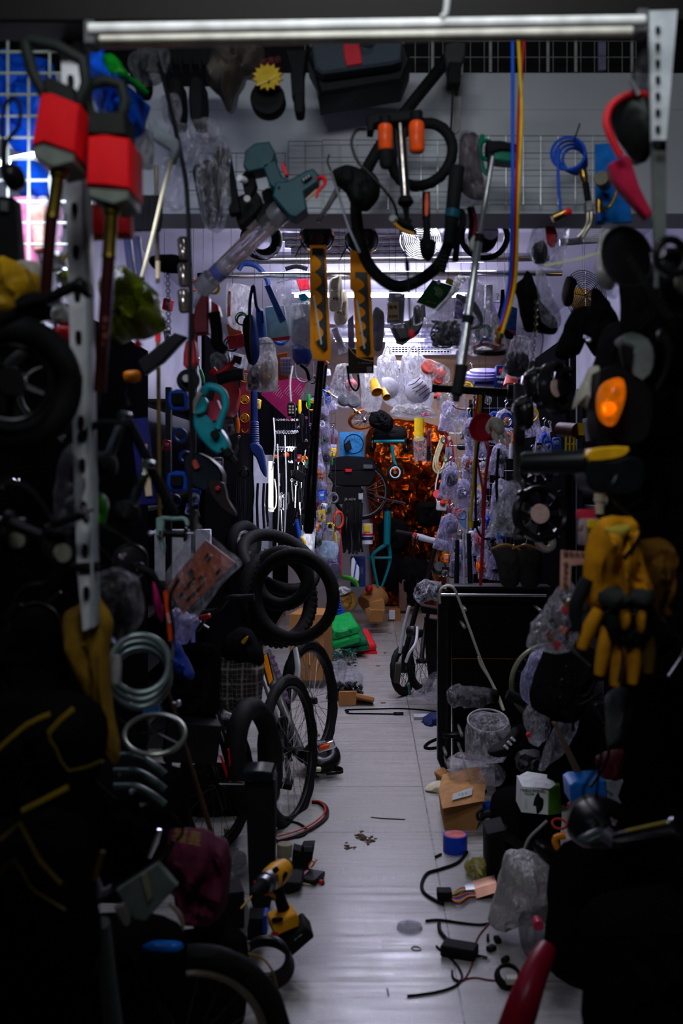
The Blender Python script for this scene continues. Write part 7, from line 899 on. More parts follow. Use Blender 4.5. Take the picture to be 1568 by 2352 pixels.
BL_ = [('hub', 60, 1215, 1.7, 55, 20, 'dark wheel hub hanging at far left below the scooter wheel'), ('caster', 135, 1270, 1.7, 44, 0, 'caster wheel with a cream rim in the dark at left'), ('caster', 30, 1240, 1.75, 40, 10, 'half hidden caster wheel at the very left edge'), ('lever', 60, 1130, 1.65, 50, 20, 'black brake lever near the left edge'), ('hub', 160, 1190, 1.75, 40, -20, 'small glinting hub right of the left edge lever'), ('lever', 240, 1220, 1.9, 45, 0, 'black lever under the lime green bag'), ('tube', 110, 1340, 1.8, 50, -30, 'dark handlebar pointing down at the left'), ('crank', 80, 1440, 1.9, 60, 10, 'dark crank set in the shadows at left'), ('bag', 60, 1560, 1.9, 90, 0, 'black cloth sack in the shadows at far left'), ('bag', 100, 1750, 1.8, 120, 10, 'large black sack with yellow tape at lower left'), ('bag', 80, 2050, 1.7, 130, -8, 'large black sack low at the left corner'), ('bag', 300, 2250, 2.2, 110, 5, 'black bulk behind the front left bicycle wheel'), ('bag', 330, 1880, 2.6, 90, 0, 'black sack under the ring shaped pipes'), ('box', 440, 1700, 3.2, 60, 8, 'black basket case behind the slanting stick'), ('bag', 440, 1560, 3.3, 60, 0, 'dark sack beside the ring coils'), ('hub', 440, 1420, 3.4, 30, 30, 'dark bicycle hub under the copper board'), ('tube', 500, 1400, 3.9, 36, -30, 'black bicycle handlebar beside the tyres'), ('lever', 350, 1330, 2.3, 40, 40, 'black pointed lever left of the copper board'), ('crank', 300, 1290, 2.4, 44, 0, 'dark crank set below the shock absorbers'), ('lever', 230, 980, 1.8, 44, -30, 'black lever with chrome tip beside the shock absorbers'), ('hub', 400, 1225, 3.0, 30, 0, 'dark hub caught behind the grey claw'), ('box', 500, 2080, 2.9, 56, 0, 'black box behind the maroon jacket'), ('bag', 480, 2240, 2.6, 80, 0, 'black bulk below the maroon jacket'),
 ('bag', 30, 2330, 1.75, 130, 0, 'black sack added to darken the bottom left corner'), ('bag', 190, 2360, 2.5, 110, 0, 'black sack added as dark fill behind the grey column at the bottom left'), ('bag', 460, 2330, 2.9, 90, 0, 'black sack added as dark fill behind the front wheel spokes'), ('bag', 230, 1900, 3.0, 110, 0, 'dark sack added as fill deep behind the grey pipes at left'), ('bag', 480, 1880, 4.3, 90, 0, 'black sack added as dark fill behind the black bicycle wheel'),  # sacks added to black out the lit floor showing through
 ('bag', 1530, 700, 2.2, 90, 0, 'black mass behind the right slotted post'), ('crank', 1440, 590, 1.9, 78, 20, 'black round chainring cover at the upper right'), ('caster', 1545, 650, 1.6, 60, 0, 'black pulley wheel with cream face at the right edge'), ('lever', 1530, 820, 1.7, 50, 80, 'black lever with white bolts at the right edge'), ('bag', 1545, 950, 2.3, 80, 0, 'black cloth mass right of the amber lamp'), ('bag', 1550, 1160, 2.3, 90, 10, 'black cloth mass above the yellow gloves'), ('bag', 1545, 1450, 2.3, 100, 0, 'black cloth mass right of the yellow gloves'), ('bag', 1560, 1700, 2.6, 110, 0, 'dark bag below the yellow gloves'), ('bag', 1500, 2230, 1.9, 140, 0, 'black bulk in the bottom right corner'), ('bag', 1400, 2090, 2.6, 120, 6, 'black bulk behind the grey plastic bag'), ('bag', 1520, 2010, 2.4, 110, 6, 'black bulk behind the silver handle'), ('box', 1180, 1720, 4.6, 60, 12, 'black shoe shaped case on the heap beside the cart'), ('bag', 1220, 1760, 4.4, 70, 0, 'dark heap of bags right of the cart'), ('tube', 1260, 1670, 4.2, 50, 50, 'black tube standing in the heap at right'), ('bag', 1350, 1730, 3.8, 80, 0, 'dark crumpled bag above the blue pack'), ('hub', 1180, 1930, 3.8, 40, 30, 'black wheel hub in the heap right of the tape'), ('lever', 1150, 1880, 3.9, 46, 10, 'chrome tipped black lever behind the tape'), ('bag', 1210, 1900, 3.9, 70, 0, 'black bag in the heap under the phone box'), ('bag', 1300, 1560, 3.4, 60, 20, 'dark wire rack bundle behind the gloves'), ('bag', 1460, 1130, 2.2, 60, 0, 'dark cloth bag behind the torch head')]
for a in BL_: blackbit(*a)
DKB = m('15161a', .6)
# yellow tape lines on the sacks
YT = m('8c7410', .6)
one('yellow_strap', 'bent yellow tape line on the large black sack at left', 'strap', tube([(168, 1628, 1.7), (112, 1682, 1.7), (128, 1720, 1.7), (158, 1772, 1.7), (236, 1748, 1.7)], 7, 2, 8, sq=.4), YT); one('yellow_strap', 'straight yellow tape line at the left edge', 'strap', tube([(-5, 1722, 1.7), (60, 1665, 1.7), (115, 1640, 1.7)], 6, 2, 8, sq=.4), YT); one('yellow_strap', 'short yellow tape line under the bent one', 'strap', tube([(50, 1862, 1.65), (95, 1840, 1.65), (156, 1808, 1.65)], 7, 2, 8, sq=.4), YT); one('yellow_strap', 'zigzag yellow tape low at the left', 'strap', tube([(0, 1930, 1.6), (45, 1890, 1.6), (90, 1975, 1.6), (140, 2030, 1.6)], 6, 1, 8, sq=.4), m('5c4c0c', .6)); one('yellow_strap', 'second zigzag yellow tape low at the left', 'strap', tube([(0, 2010, 1.58), (32, 1975, 1.58), (68, 2035, 1.58), (100, 2060, 1.58), (150, 2090, 1.58)], 6, 2, 8, sq=.4), m('5c4c0c', .6)); one('yellow_strap', 'short ochre tab hanging above the grey plate', 'strap', tube([(236, 1955, 1.6), (226, 1990, 1.6), (218, 2020, 1.6)], 7, 2, 8, sq=.5), m('6c580c', .6))
one('ochre_cloth', 'long ochre cloth hanging in folds on the left', 'cloth', puff([(150, 1420), (190, 1385), (225, 1370), (262, 1420), (262, 1500), (270, 1640), (278, 1740), (240, 1735), (205, 1640), (175, 1540)], 1.85, .08, 1.6, 4, fq=20, vs=.15), m('8c6a1c', .8)); one('white_tin', 'white plastic spout beside the ochre cloth', 'spout', lathe((268, 1505, 1.9), (264, 1570, 1.9), [(0, 8), (.3, 12), (.9, 13), (1, 11)]), m('a8a4a8', .5)); one('clear_wrap', 'black item in crinkled clear wrap above the coils', 'pack', (puff([(230, 1330), (300, 1320), (322, 1400), (296, 1460), (240, 1450)], 1.95, .1, .9), BKC), (puff([(225, 1325), (305, 1315), (330, 1400), (300, 1470), (235, 1460)], 1.94, .12, 1), CLF))
t = T('duct_coil', 'grey green coil of thick tube hanging on the left', 'coil', 330, 1620, 2.2); TC = m('7c8c88', .25, .4)
for i in range(3): part('turn', t, torus(322, 1525+i*16, 2.2+.03*i, 66, 8, (.35, -1, .35-.1*i), 48, 10), TC)
one('ring_handle', 'flat grey ring with spokes hanging below the coil', 'ring', (torus(355, 1686, 2.3, 68, 6, (.1, -.45, .9), 50, 8), m('7c8078', .3, .6)), (spokes(355, 1686, 2.3, 66, 8, 5, (.1, -.45, .9), 3, 0), BKM)); 
for i, y in enumerate((1735, 1770, 1805)): one('pipe_bend', ('upper', 'middle', 'lower')[i]+' curved grey pipe below the flat ring', 'pipe', tube([(262, y, 2.3), (310, y+2, 2.3), (350, y+22, 2.3), (378, y+44, 2.3)], 9, 5, 10), m('4c5856', .3, .4))
one('orange_level', 'orange printed strip hanging below the copper board', 'strip', (slab([(374, 1358), (384, 1356), (396, 1470), (388, 1475)], 2.4, .01, 1), m('e04818', .4)), (text('LOUR', 387, 1420, 2.39, 9, 80), WH)); one('magenta_bag', 'magenta bag strip left of the orange printed strip', 'bag', puff([(350, 1330), (364, 1345), (376, 1400), (370, 1430), (356, 1400)], 2.5, .04, .5), m('a01c58', .5)); one('blue_cloth', 'dark blue cloth hanging left of the black bicycle', 'cloth', puff([(396, 1470), (420, 1490), (446, 1550), (430, 1560), (400, 1530)], 3.0, .08, .9), m('102a7c', .6)); one('violet_rod', 'pale violet tube standing behind the blue cloth', 'rod', tube([(443, 1450, 3.6), (445, 1545, 3.6)], 5, 1), m('8c8ce0', .4)); one('clear_bag', 'violet tinted clear bag under the copper board', 'bag', puff([(395, 1400), (440, 1410), (458, 1430), (430, 1480), (400, 1470)], 3.2, .1, 1), film('c0c0f4', .4)); one('red_clip', 'small red clamp beside the copper board bag', 'clamp', pbox(470, 1417, 3.1, 26, 10, .03, -14), m('c01c1c', .4)); one('wooden_stick', 'long brown stick slanting down to the floor at left', 'stick', lathe((384, 1580, 2.6), (500, 1960, 2.9), [(0, 4), (1, 7)]), m('5c4030', .5)); one('blue_packet', 'blue packet behind the coil', 'packet', slab([(322, 1615), (360, 1605), (362, 1640), (330, 1650)], 2.4, .03, 2), m('1c5a9c', .5))
one('wire_basket', 'black wire basket shelf in the dark lower left', 'basket', bars(400, 1600, 510, 1640, 3.4, 10, 5, 1.0), BKM); one('wheel_spokes_pack', 'dusty clear sheet behind the black bicycle', 'sheet', puff([(500, 1650), (540, 1650), (560, 1760), (520, 1760)], 4.4, .06, 1), CLG)
t = T('maroon_jacket', 'maroon jacket with yellow lettering at lower left', 'jacket', 460, 2100, 2.5); part('cloth', t, puff([(382, 1905), (440, 1900), (510, 1925), (522, 1960), (525, 2040), (500, 2110), (440, 2120), (400, 2060), (390, 1980)], 2.5, .14, 1.1, 4, fq=12), m('4a1228', .85)); part('yellow_print', t, text('福星', 430, 1925, 2.38, 34, 10), m('8c7410', .6))
one('grey_shield', 'grey plate with cream stripe at lower left', 'plate', (slab([(266, 2046), (362, 1984), (406, 2036), (334, 2116), (308, 2112)], 2.0, .02, 3), m('5c6460', .55)), (slab([(322, 2010), (336, 2004), (350, 2060), (340, 2074)], 1.995, .004, 1), m('7c7a68', .6))); one('chrome_fender', 'shiny chrome strip above the grey plate', 'fender', tube([(366, 1905, 2.1), (356, 1935, 2.1), (342, 1970, 2.1)], [6, 9, 6], 4, 10, sq=.5), CH)
one('grey_column', 'grey upright tube at the bottom left', 'tube', lathe((232, 2120, 1.8), (266, 2400, 1.9), [(0, 20), (1, 22)]), m('4c5250', .5)); one('dark_strap', 'black strap crossing behind the grey plate', 'strap', tube([(220, 2075, 2.02), (300, 2020, 2.02), (370, 1975, 2.02), (400, 1930, 2.02)], 8, 4, 8, sq=.5), BK); one('blue_reflector', 'glossy blue reflector strip above the front bicycle wheel', 'reflector', puff([(330, 2170), (360, 2162), (418, 2166), (412, 2184), (370, 2182), (332, 2180)], 2.1, .03, .1, 3), m('1068c8', .2)); one('beige_hook', 'beige curved bracket above the blue reflector', 'bracket', tube([(388, 2075, 2.2), (412, 2100, 2.2), (420, 2130, 2.2), (414, 2160, 2.2)], [4, 6, 4, 3], 4), m('7c7060', .6)); one('grey_bracket', 'small grey bracket beside the grey plate', 'bracket', (slab([(222, 2020), (232, 2048), (252, 2038), (248, 2056), (218, 2068), (214, 2040)], 1.95, .02, 2), m('5c5c60', .5)), (slab([(260, 2086), (282, 2080), (296, 2110), (294, 2128), (284, 2126)], 1.96, .02, 2), m('6c6460', .5)))
t = T('bicycle', 'front bicycle wheel with pale rim cut by the bottom left edge', 'bicycle', 420, 2400, 2.3); wheel(t, 425, 2420, 2.25, 245, (.25, -1, .05), 26, m('6c6458', .3, .6), 20, BK, AL, .1, 14); part('fork', t, tube([(300, 2180, 2.15), (360, 2300, 2.15), (425, 2420, 2.15)], 12, 3, 10), BKG)
# ================================================================ RIGHT FOREGROUND
t = T('slotted_post', 'white slotted angle post at the right front', 'post', 1510, 330, 1.7); part('angle', t, slab([(1491, 24), (1556, 22), (1530, 322), (1497, 322)], 1.7, .012, 1), m('c0c8cc', .45)); part('lower_angle', t, slab([(1497, 322), (1530, 322), (1530, 660), (1505, 660)], 1.72, .012, 1), m('5a605f', .5))
for i in range(8): part('slot', t, slab([(1506, 60+i*38), (1516, 60+i*38), (1516, 74+i*38), (1506, 74+i*38)], 1.694, .004, 1), BK)
t = T('child_helmet', 'dark helmet-like basket with a red rim hanging at upper right', 'helmet', 1440, 220, 1.8); part('shell', t, puff([(1404, 245), (1440, 218), (1492, 228), (1500, 320), (1485, 370), (1450, 360), (1418, 320)], 1.82, .14, .3), m('1c2220', .5)); part('red_rim', t, tube([(1494, 222, 1.76), (1450, 216, 1.76), (1408, 238, 1.76), (1392, 275, 1.76), (1400, 310, 1.76), (1425, 360, 1.76)], 9, 5, 10), RD); part('red_arm', t, slab([(1400, 375), (1440, 355), (1450, 368), (1470, 430), (1500, 490), (1488, 500), (1450, 460), (1424, 430), (1404, 400)], 1.78, .03, 4), m('a8183c', .4)); part('clip', t, tube([(1448, 185, 1.75), (1456, 200, 1.75), (1466, 218, 1.75)], 5, 2), LG)
one('misty_bag', 'greyish translucent bag hanging beside the right post', 'bag', puff([(1455, 150), (1480, 110), (1496, 180), (1494, 215), (1462, 205), (1448, 180)], 1.8, .06, .7), CLG); one('pulley_wheel', 'black chrome-edged pulley at the right edge', 'pulley', (torus(1540, 590, 1.55, 40, 10, (.3, -1, 0), 40, 10), BKG), (torus(1540, 590, 1.52, 46, 2.5, (.3, -1, 0), 40, 6, arc=(60, 200)), CH)); 
GLY = m('c8860c', .75, bu=.4, nm='glove_yellow'); GLB = m('16191a', .7)
t = T('work_gloves', 'pair of yellow and black leather work gloves hanging fingers down', 'gloves', 1430, 1190, 1.9)
part('cuff', t, puff([(1358, 1210), (1390, 1190), (1450, 1188), (1470, 1230), (1480, 1300), (1500, 1400), (1440, 1420), (1380, 1400), (1344, 1380), (1340, 1300)], 1.9, .09, 1.1, 4, fq=26, vs=.25), GLY); part('cuff_band', t, puff([(1380, 1350), (1440, 1348), (1498, 1352), (1496, 1392), (1440, 1396), (1378, 1390)], 1.87, .08, .3, 3), m('2c302e', .8)); part('palm', t, puff([(1378, 1390), (1440, 1392), (1498, 1390), (1502, 1440), (1480, 1480), (1420, 1490), (1380, 1460)], 1.89, .08, .5), GLB)
for a, c_ in ((((1376, 1400), (1350, 1450), (1336, 1490)), GLY), (((1395, 1440), (1385, 1500), (1376, 1550)), GLY), (((1425, 1460), (1420, 1520), (1412, 1575)), GLY), (((1455, 1460), (1456, 1520), (1452, 1570)), GLY), (((1484, 1450), (1490, 1500), (1490, 1545)), m('5c4410', .8)), (((1350, 1330), (1322, 1390), (1326, 1450)), GLB), (((1400, 1430), (1404, 1460), (1406, 1480)), GLB)): part('finger', t, tube([(p[0], p[1], 1.88) for p in a], [15, 17, 12], 4, 12), c_)
part('knuckle_patch', t, puff([(1425, 1400), (1445, 1400), (1445, 1440), (1428, 1446)], 1.85, .03, .2, 3), GLY); part('knuckle_patch', t, puff([(1462, 1400), (1482, 1400), (1478, 1452), (1464, 1450)], 1.85, .03, .2, 3), GLY); part('pale_lining', t, puff([(1390, 1215), (1430, 1205), (1450, 1210), (1435, 1240), (1405, 1246)], 1.85, .03, .3, 3), m('b4a03c', .7))
t = T('work_gloves', 'second darker ochre glove hanging behind the bright yellow pair', 'gloves', 1500, 1250, 2.0); part('glove', t, puff([(1470, 1240), (1540, 1250), (1550, 1330), (1540, 1420), (1500, 1420), (1480, 1330)], 2.0, .08, .8), m('5c3c08', .8))
one('grey_glove', 'pale grey glove hanging under the yellow gloves', 'glove', puff([(1395, 1590), (1440, 1580), (1450, 1640), (1420, 1700), (1396, 1710), (1392, 1650)], 2.2, .06, .7), m('6c7070', .7)); one('green_sleeve', 'olive grey glove cuff left of the yellow gloves', 'glove', puff([(1322, 1350), (1350, 1330), (1360, 1400), (1340, 1450), (1310, 1430)], 1.98, .06, .5), m('3c4640', .8))
t = T('wire_stand', 'black twisted wire stand behind the gloves', 'stand', 1320, 1680, 2.8)
for p in ([(1300, 1530), (1330, 1545), (1370, 1560)], [(1312, 1540), (1312, 1600), (1316, 1680)], [(1290, 1560), (1310, 1590), (1345, 1600), (1370, 1560)], [(1286, 1600), (1330, 1620), (1380, 1590)]): part('wire', t, tube([(*q, 2.8) for q in p], 4, 5), BK)
one('wood_slat', 'pale brown slat slanting down behind the blue pack', 'slat', slab([(1268, 1660), (1278, 1660), (1340, 1780), (1326, 1790)], 3.2, .02, 1), m('5c4a3c', .6)); one('tinted_bag', 'violet tinted clear bag before the bicycle rim', 'bag', puff([(1210, 1520), (1240, 1490), (1282, 1500), (1284, 1590), (1250, 1630), (1205, 1610), (1192, 1575)], 3.9, .14, 1, 4, fq=18), film('b8b4dc', .4)); one('tied_bag', 'smaller clear bag with red tie under the violet tinted bag', 'bag', (puff([(1210, 1620), (1250, 1612), (1262, 1660), (1248, 1700), (1222, 1710), (1204, 1660)], 3.8, .1, 1), CL), (disc(1213, 1688, 3.75, 5, .02), RD)); one('brown_box', 'brown box with blue edge behind the violet tinted bag', 'box', (pbox(1268, 1640, 4.3, 34, 60, .1), m('3a2c22', .6)), (pbox(1262, 1614, 4.24, 22, 8, .02, -6), m('2c7ac8', .5)))
one('clear_bucket', 'clear plastic bag like an open bucket on the heap beside the cart', 'bag', (puff([(1075, 1650), (1110, 1640), (1165, 1652), (1168, 1690), (1150, 1740), (1080, 1750), (1068, 1700)], 4.3, .3, .4, 4, fq=14), CL), (torus(1120, 1655, 4.3, 46, 2, (0, -.35, .95), 40, 6), m('9a9aa0', .3)))
one('shoe', 'black shoe with white stripes in the heap beside the clear bucket', 'shoe', (puff([(1120, 1725), (1160, 1700), (1185, 1670), (1198, 1690), (1180, 1725), (1140, 1740)], 4.1, .12, .2), BK), *[(tube([(1158+i*8, 1712-i*9, 4.02), (1166+i*8, 1720-i*9, 4.02)], 3, 1), WH) for i in range(3)]); one('clear_sheet', 'large clear plastic sheet lying over the heap by the labelled box', 'bag', puff([(1030, 1745), (1080, 1738), (1150, 1760), (1150, 1800), (1090, 1802), (1040, 1810), (1028, 1780)], 4.35, .22, .9, 4, fq=14), CL); one('mesh_bag', 'grey net bag on the heap right of the shoe', 'bag', puff([(1190, 1730), (1240, 1722), (1240, 1780), (1200, 1778), (1184, 1755)], 4.0, .1, 1, 3, fq=50), m('3c3c40', .6, sc=150, va=.8)); one('clear_pouch', 'torn clear pouch hanging right of the net bag', 'pouch', puff([(1280, 1660), (1330, 1650), (1300, 1720), (1240, 1772), (1244, 1740)], 3.7, .08, .9), CL)
t = T('phone_mount_box', 'white box printed with a black phone holder', 'box', 1237, 1872, 3.7); part('front', t, slab([(1199, 1806), (1260, 1812), (1258, 1872), (1197, 1866)], 3.7, .14, 1), m('d4d6d8', .45, va=.05)); part('green_side', t, slab([(1261, 1812), (1286, 1802), (1290, 1868), (1259, 1873)], 3.715, .12, 1, sl=(1.2, 0)), m('5c9420', .45)); part('lid', t, slab([(1199, 1805), (1222, 1793), (1276, 1802), (1262, 1812)], 3.72, .12, .5, sl=(0, -2.5)), m('d4d6d8', .45)); part('title', t, text('MOBILE PHONES', 1222, 1816, 3.695, 7.5, 3), BK); part('subtitle', t, text('HOLDER', 1215, 1823, 3.695, 6, 3), m('3c8c1c', .5)); part('mark', t, text('---', 1250, 1819, 3.695, 6, 3), BK)
part('printed_holder', t, puff([(1228, 1832), (1236, 1820), (1240, 1830), (1248, 1836), (1246, 1856), (1238, 1866), (1232, 1868), (1230, 1850), (1224, 1850)], 3.697, .006, .1, 2), BK); part('small_print', t, text(': : : :', 1208, 1846, 3.695, 12, 90), GY)
one('blue_carton', 'blue and white glossy pack on the right heap', 'pack', (slab([(1308, 1805), (1320, 1797), (1390, 1793), (1396, 1846), (1312, 1846)], 3.1, .12, 4), m('1878d8', .3)), (slab([(1390, 1793), (1440, 1792), (1430, 1800), (1420, 1830), (1428, 1846), (1396, 1846)], 3.105, .11, 2), m('a8a8b4', .4)))
one('red_ball_pack', 'small crimson round pack left of the blue pack', 'pack', puff([(1302, 1845), (1318, 1840), (1320, 1858), (1306, 1862)], 3.15, .04, .3), m('9a1c34', .4)); one('orange_clip', 'amber plastic clip on the heap by the black helmet', 'clip', (tube([(1298, 1920, 2.9), (1276, 1924, 2.9), (1278, 1945, 2.9), (1292, 1958, 2.9)], 8, 3, 8), m('e88a10', .35))); one('blue_roll', 'dark blue tape roll behind the labelled carton', 'tape', lathe((1128, 1846, 4.3), (1128, 1866, 4.3), [(0, 20), (1, 20)]), BL); one('red_ring_tool', 'dim red ring among the heap under the white box', 'ring', torus(1284, 1892, 3.3, 16, 3, (0, -.4, .9), 30, 6), m('a82c1c', .4))
t = T('black_case_upright', 'black ribbed upright case beside the finned controller', 'case', 1140, 2030, 3.55); part('case', t, slab([(1118, 1915), (1160, 1905), (1160, 2034), (1120, 2034)], 3.55, .14, 3), BK); 
for i in range(4): part('rib', t, pbox(1124+i*8, 1975, 3.545, 2.5, 110, .012), BKM)
t = T('grey_bag', 'large frosted grey plastic bag on the floor at lower right', 'bag', 1200, 2123, 3.1); part('bag', t, puff([(1158, 1975), (1185, 1953), (1235, 1962), (1284, 2005), (1296, 2060), (1300, 2120), (1240, 2100), (1190, 2118), (1122, 2124), (1134, 2070), (1146, 2020)], 3.1, .24, .5, 3, fq=22), film('b8b4b2', .6, .3, 45, .4)); one('bag_contents', 'bluish crumpled bag with a pink ball below the large grey bag', 'bag', (puff([(1200, 2100), (1260, 2090), (1296, 2120), (1290, 2160), (1220, 2200), (1196, 2170)], 2.95, .16, 1, 4, fq=16), CLG), (disc(1234, 2120, 2.86, 12, .04), m('b0304c', .4))); one('black_wrap', 'glossy black plastic flap beside the large grey bag', 'plastic', puff([(1222, 1940), (1240, 1930), (1300, 1975), (1310, 2010), (1290, 2010), (1240, 1970)], 2.9, .05, .6), BKG); one('white_cord', 'white cord arching above the large grey bag', 'cord', tube([(1202, 1954, 3.3), (1215, 1925, 3.3), (1240, 1900, 3.3), (1256, 1885, 3.3)], 3.5, 5), m('8c8c8c', .5))
t = T('black_helmet', 'dusty black helmet wrapped in film at the lower right', 'helmet', 1375, 1950, 2.3); part('shell', t, puff([(1302, 1900), (1320, 1850), (1370, 1832), (1430, 1848), (1452, 1890), (1440, 1930), (1380, 1940), (1320, 1935)], 2.3, .2, .1), m('101416', .3)); part('visor', t, puff([(1325, 1925), (1380, 1900), (1400, 1920), (1370, 1935), (1335, 1938)], 2.18, .05, .2), m('3c4448', .2))
t = T('silver_handle', 'silver scooter handle with yellow line pointing right', 'handle', 1460, 1910, 1.9); part('tube', t, lathe((1410, 1925, 1.95), (1556, 1896, 1.85), [(0, 8), (.1, 12), (.95, 14), (.95, 20), (1, 20)]), m('8c8c90', .2, 1)); part('collar', t, lathe((1390, 1915, 1.97), (1414, 1935, 1.95), [(0, 18), (1, 14)]), m('4c4858', .4)); part('yellow_line', t, tube([(1440, 1908, 1.86), (1530, 1888, 1.82)], 3, 1), m('b09c10', .4))
one('red_tube', 'dark red rounded scooter frame tube at the bottom right', 'frame tube', tube([(1255, 2180, 2.2), (1230, 2230, 2.15), (1200, 2310, 2.1), (1170, 2400, 2.1)], [24, 30, 36, 40], 5, 14), m('7c0c24', .35)); one('red_panel', 'dim red upright panel in the dark at lower right', 'panel', pbox(1390, 2180, 2.3, 16, 180, .03, 2), m('4c0810', .5)); one('crimson_bag', 'dark crimson bag behind the blue pack', 'bag', puff([(1370, 1740), (1430, 1720), (1450, 1780), (1400, 1790), (1376, 1780)], 2.8, .08, .6), m('4c0c1c', .6)); one('black_cord', 'black cord hanging over the blue pack to the helmet', 'cord', tube([(1385, 1660, 2.3), (1378, 1740, 2.3), (1372, 1800, 2.3), (1368, 1835, 2.3)], 3, 4), BK)
# ================================================================ ABOVE THE BULKHEAD
t = T('instrument_case', 'grey fabric case with a red tag hanging over the bulkhead edge', 'case', 822, 215, 2.7); part('case', t, slab([(714, 100), (930, 98), (928, 176), (900, 190), (745, 216), (732, 212), (720, 160)], 2.72, .16, 8, 2), m('12171a', .6)); part('lid', t, slab([(714, 96), (925, 96), (922, 138), (900, 146), (740, 168), (722, 156)], 2.66, .06, 6, 1), m('3a424c', .8, sc=200)); part('red_tag', t, slab([(788, 100), (826, 100), (832, 146), (796, 152), (790, 130)], 2.655, .008, 2), m('b80c24', .5)); part('handle', t, tube([(826, 90, 2.64), (842, 96, 2.63), (858, 90, 2.64)], 5, 3), BK)
one('grey_bag', 'crumpled greyish translucent bag over the bulkhead edge', 'bag', puff([(505, 118), (560, 100), (600, 112), (590, 160), (565, 185), (545, 225), (534, 255), (508, 220), (480, 205), (466, 185), (480, 150)], 2.6, .14, 1, 4, fq=18), m('5a544e', .35, bu=.8, sc=20, va=.5, tr=.2)); 
def star():
    q = []
    for i in range(28): a = 2*math.pi*i/28; r_ = 38 if i % 2 else 28; q.append((614+r_*math.cos(a)*1.0, 176+r_*math.sin(a)*.92))
    return q
t = T('price_star', 'yellow starburst price tag with red edge', 'tag', 614, 176, 2.55); part('edge', t, slab(star(), 2.556, .004, .3), m('7c1018', .5)); part('burst', t, slab([(614+(x-614)*.93, 176+(y-176)*.93) for x, y in star()], 2.552, .003, .3), m('b09410', .5)); part('writing', t, text('优惠价', 622, 140, 2.548, 16, -8), m('5c1014', .5)); part('line', t, tube([(590, 196, 2.55), (615, 186, 2.55), (634, 174, 2.55)], 1.6, 3), m('d8c870', .5)); part('price', t, text('. ¥ . .', 620, 188, 2.548, 12), BK)
one('lens_cap', 'black round disc hanging under the yellow starburst', 'disc', disc(616, 232, 2.62, 40, .05, (0, -1, 0)), BK)
t = T('tripod_head', 'black fork and small wheel hanging right of the yellow starburst', 'caster', 684, 230, 2.6); part('bracket', t, slab([(655, 115), (705, 112), (700, 150), (696, 176), (672, 176), (664, 150)], 2.62, .05, 3), BK); part('fork', t, slab([(666, 168), (698, 168), (698, 222), (670, 222)], 2.6, .04, 3), BK); part('wheel', t, slab([(675, 215), (697, 215), (697, 250), (692, 259), (680, 259), (675, 250)], 2.58, .06, 4, 2), BK)
for x, lb in ((400, 'left black wheel end of the dark trolley on the bulkhead'), (450, 'right black wheel end of the dark trolley on the bulkhead')): one('trolley_wheel', lb, 'wheel', slab([(x-16, 180), (x+14, 182), (x+15, 265), (x+6, 276), (x-8, 276), (x-15, 262)], 2.6, .10, 5, 2), BK)
one('dark_trolley', 'dark trolley frame lying over the bulkhead at upper left', 'trolley', (pbox(445, 150, 2.7, 150, 50, .15), BK), *[(pbox(395+i*22, 148, 2.61, 4, 30, .02), BKM) for i in range(6)]); one('dark_packet', 'dim clear packet hanging at the left of the dark trolley', 'packet', puff([(300, 120), (385, 118), (380, 170), (350, 200), (310, 180)], 2.5, .08, .8), CLG); one('black_pouch', 'black pouch at the left of the dark trolley', 'pouch', puff([(290, 135), (318, 130), (350, 190), (345, 230), (315, 215)], 2.55, .06, .3), BKC)
one('black_umbrella', 'black strap with buckle hanging above the tyre', 'strap', (slab([(1022, 100), (1070, 98), (1060, 150), (1035, 175), (1024, 150)], 2.85, .05, 4, 2), m('343636', .5)), (pbox(1042, 175, 2.8, 30, 50, .05, 4), BK), (tube([(1040, 195, 2.8), (1038, 250, 2.8), (1035, 300, 2.8)], 2.6, 2), BKM), (slab([(1048, 165), (1066, 100), (1056, 300), (1040, 310)], 2.86, .01, 1), m('7c7c7c', .5)))
one('loft_shade_panel', 'dark panel added as shade behind the upper mesh', 'panel', box((.1, 3.5, 2.85), (2.9, .03, .5)), DKB)  # added panel hides the pale ceiling edge, standing in for shade
# loose clear wrappers at the left of the bulkhead
for i, (x, y, w_, h_) in enumerate(((415, 330, 50, 90), (400, 420, 60, 110), (395, 250, 40, 60), (470, 300, 60, 50))): one('clear_wrapper', ('clear wrapper behind the reaching tool head', 'large clear wrapper hanging by the braided cable', 'small clear wrapper high by the braided cable', 'clear wrapper top above the umbrellas')[i], 'wrapper', puff([(x-w_/2, y-h_/2), (x+w_/2, y-h_*.4), (x+w_*.4, y+h_/2), (x-w_*.5, y+h_*.45)], 2.5, .06, 1, 4), CLF)
one('red_cloth', 'dark red bag behind the upright red power tool', 'bag', slab([(200, 470), (292, 460), (296, 535), (200, 540)], 1.9, .05, 3), m('a80c18', .5)); one('black_gloves_pack', 'black fingers of gloves hanging behind the slanting cream rod', 'gloves', *[(tube([(310+i*14, 450, 2.5), (308+i*14, 500, 2.5), (312+i*12, 530, 2.5)], 9, 3, 8), BK) for i in range(5)]); one('black_pouch', 'wide black pouch behind the two rods at left', 'pouch', puff([(345, 590), (400, 585), (440, 600), (430, 625), (370, 625), (345, 610)], 2.9, .08, .3), BKC)
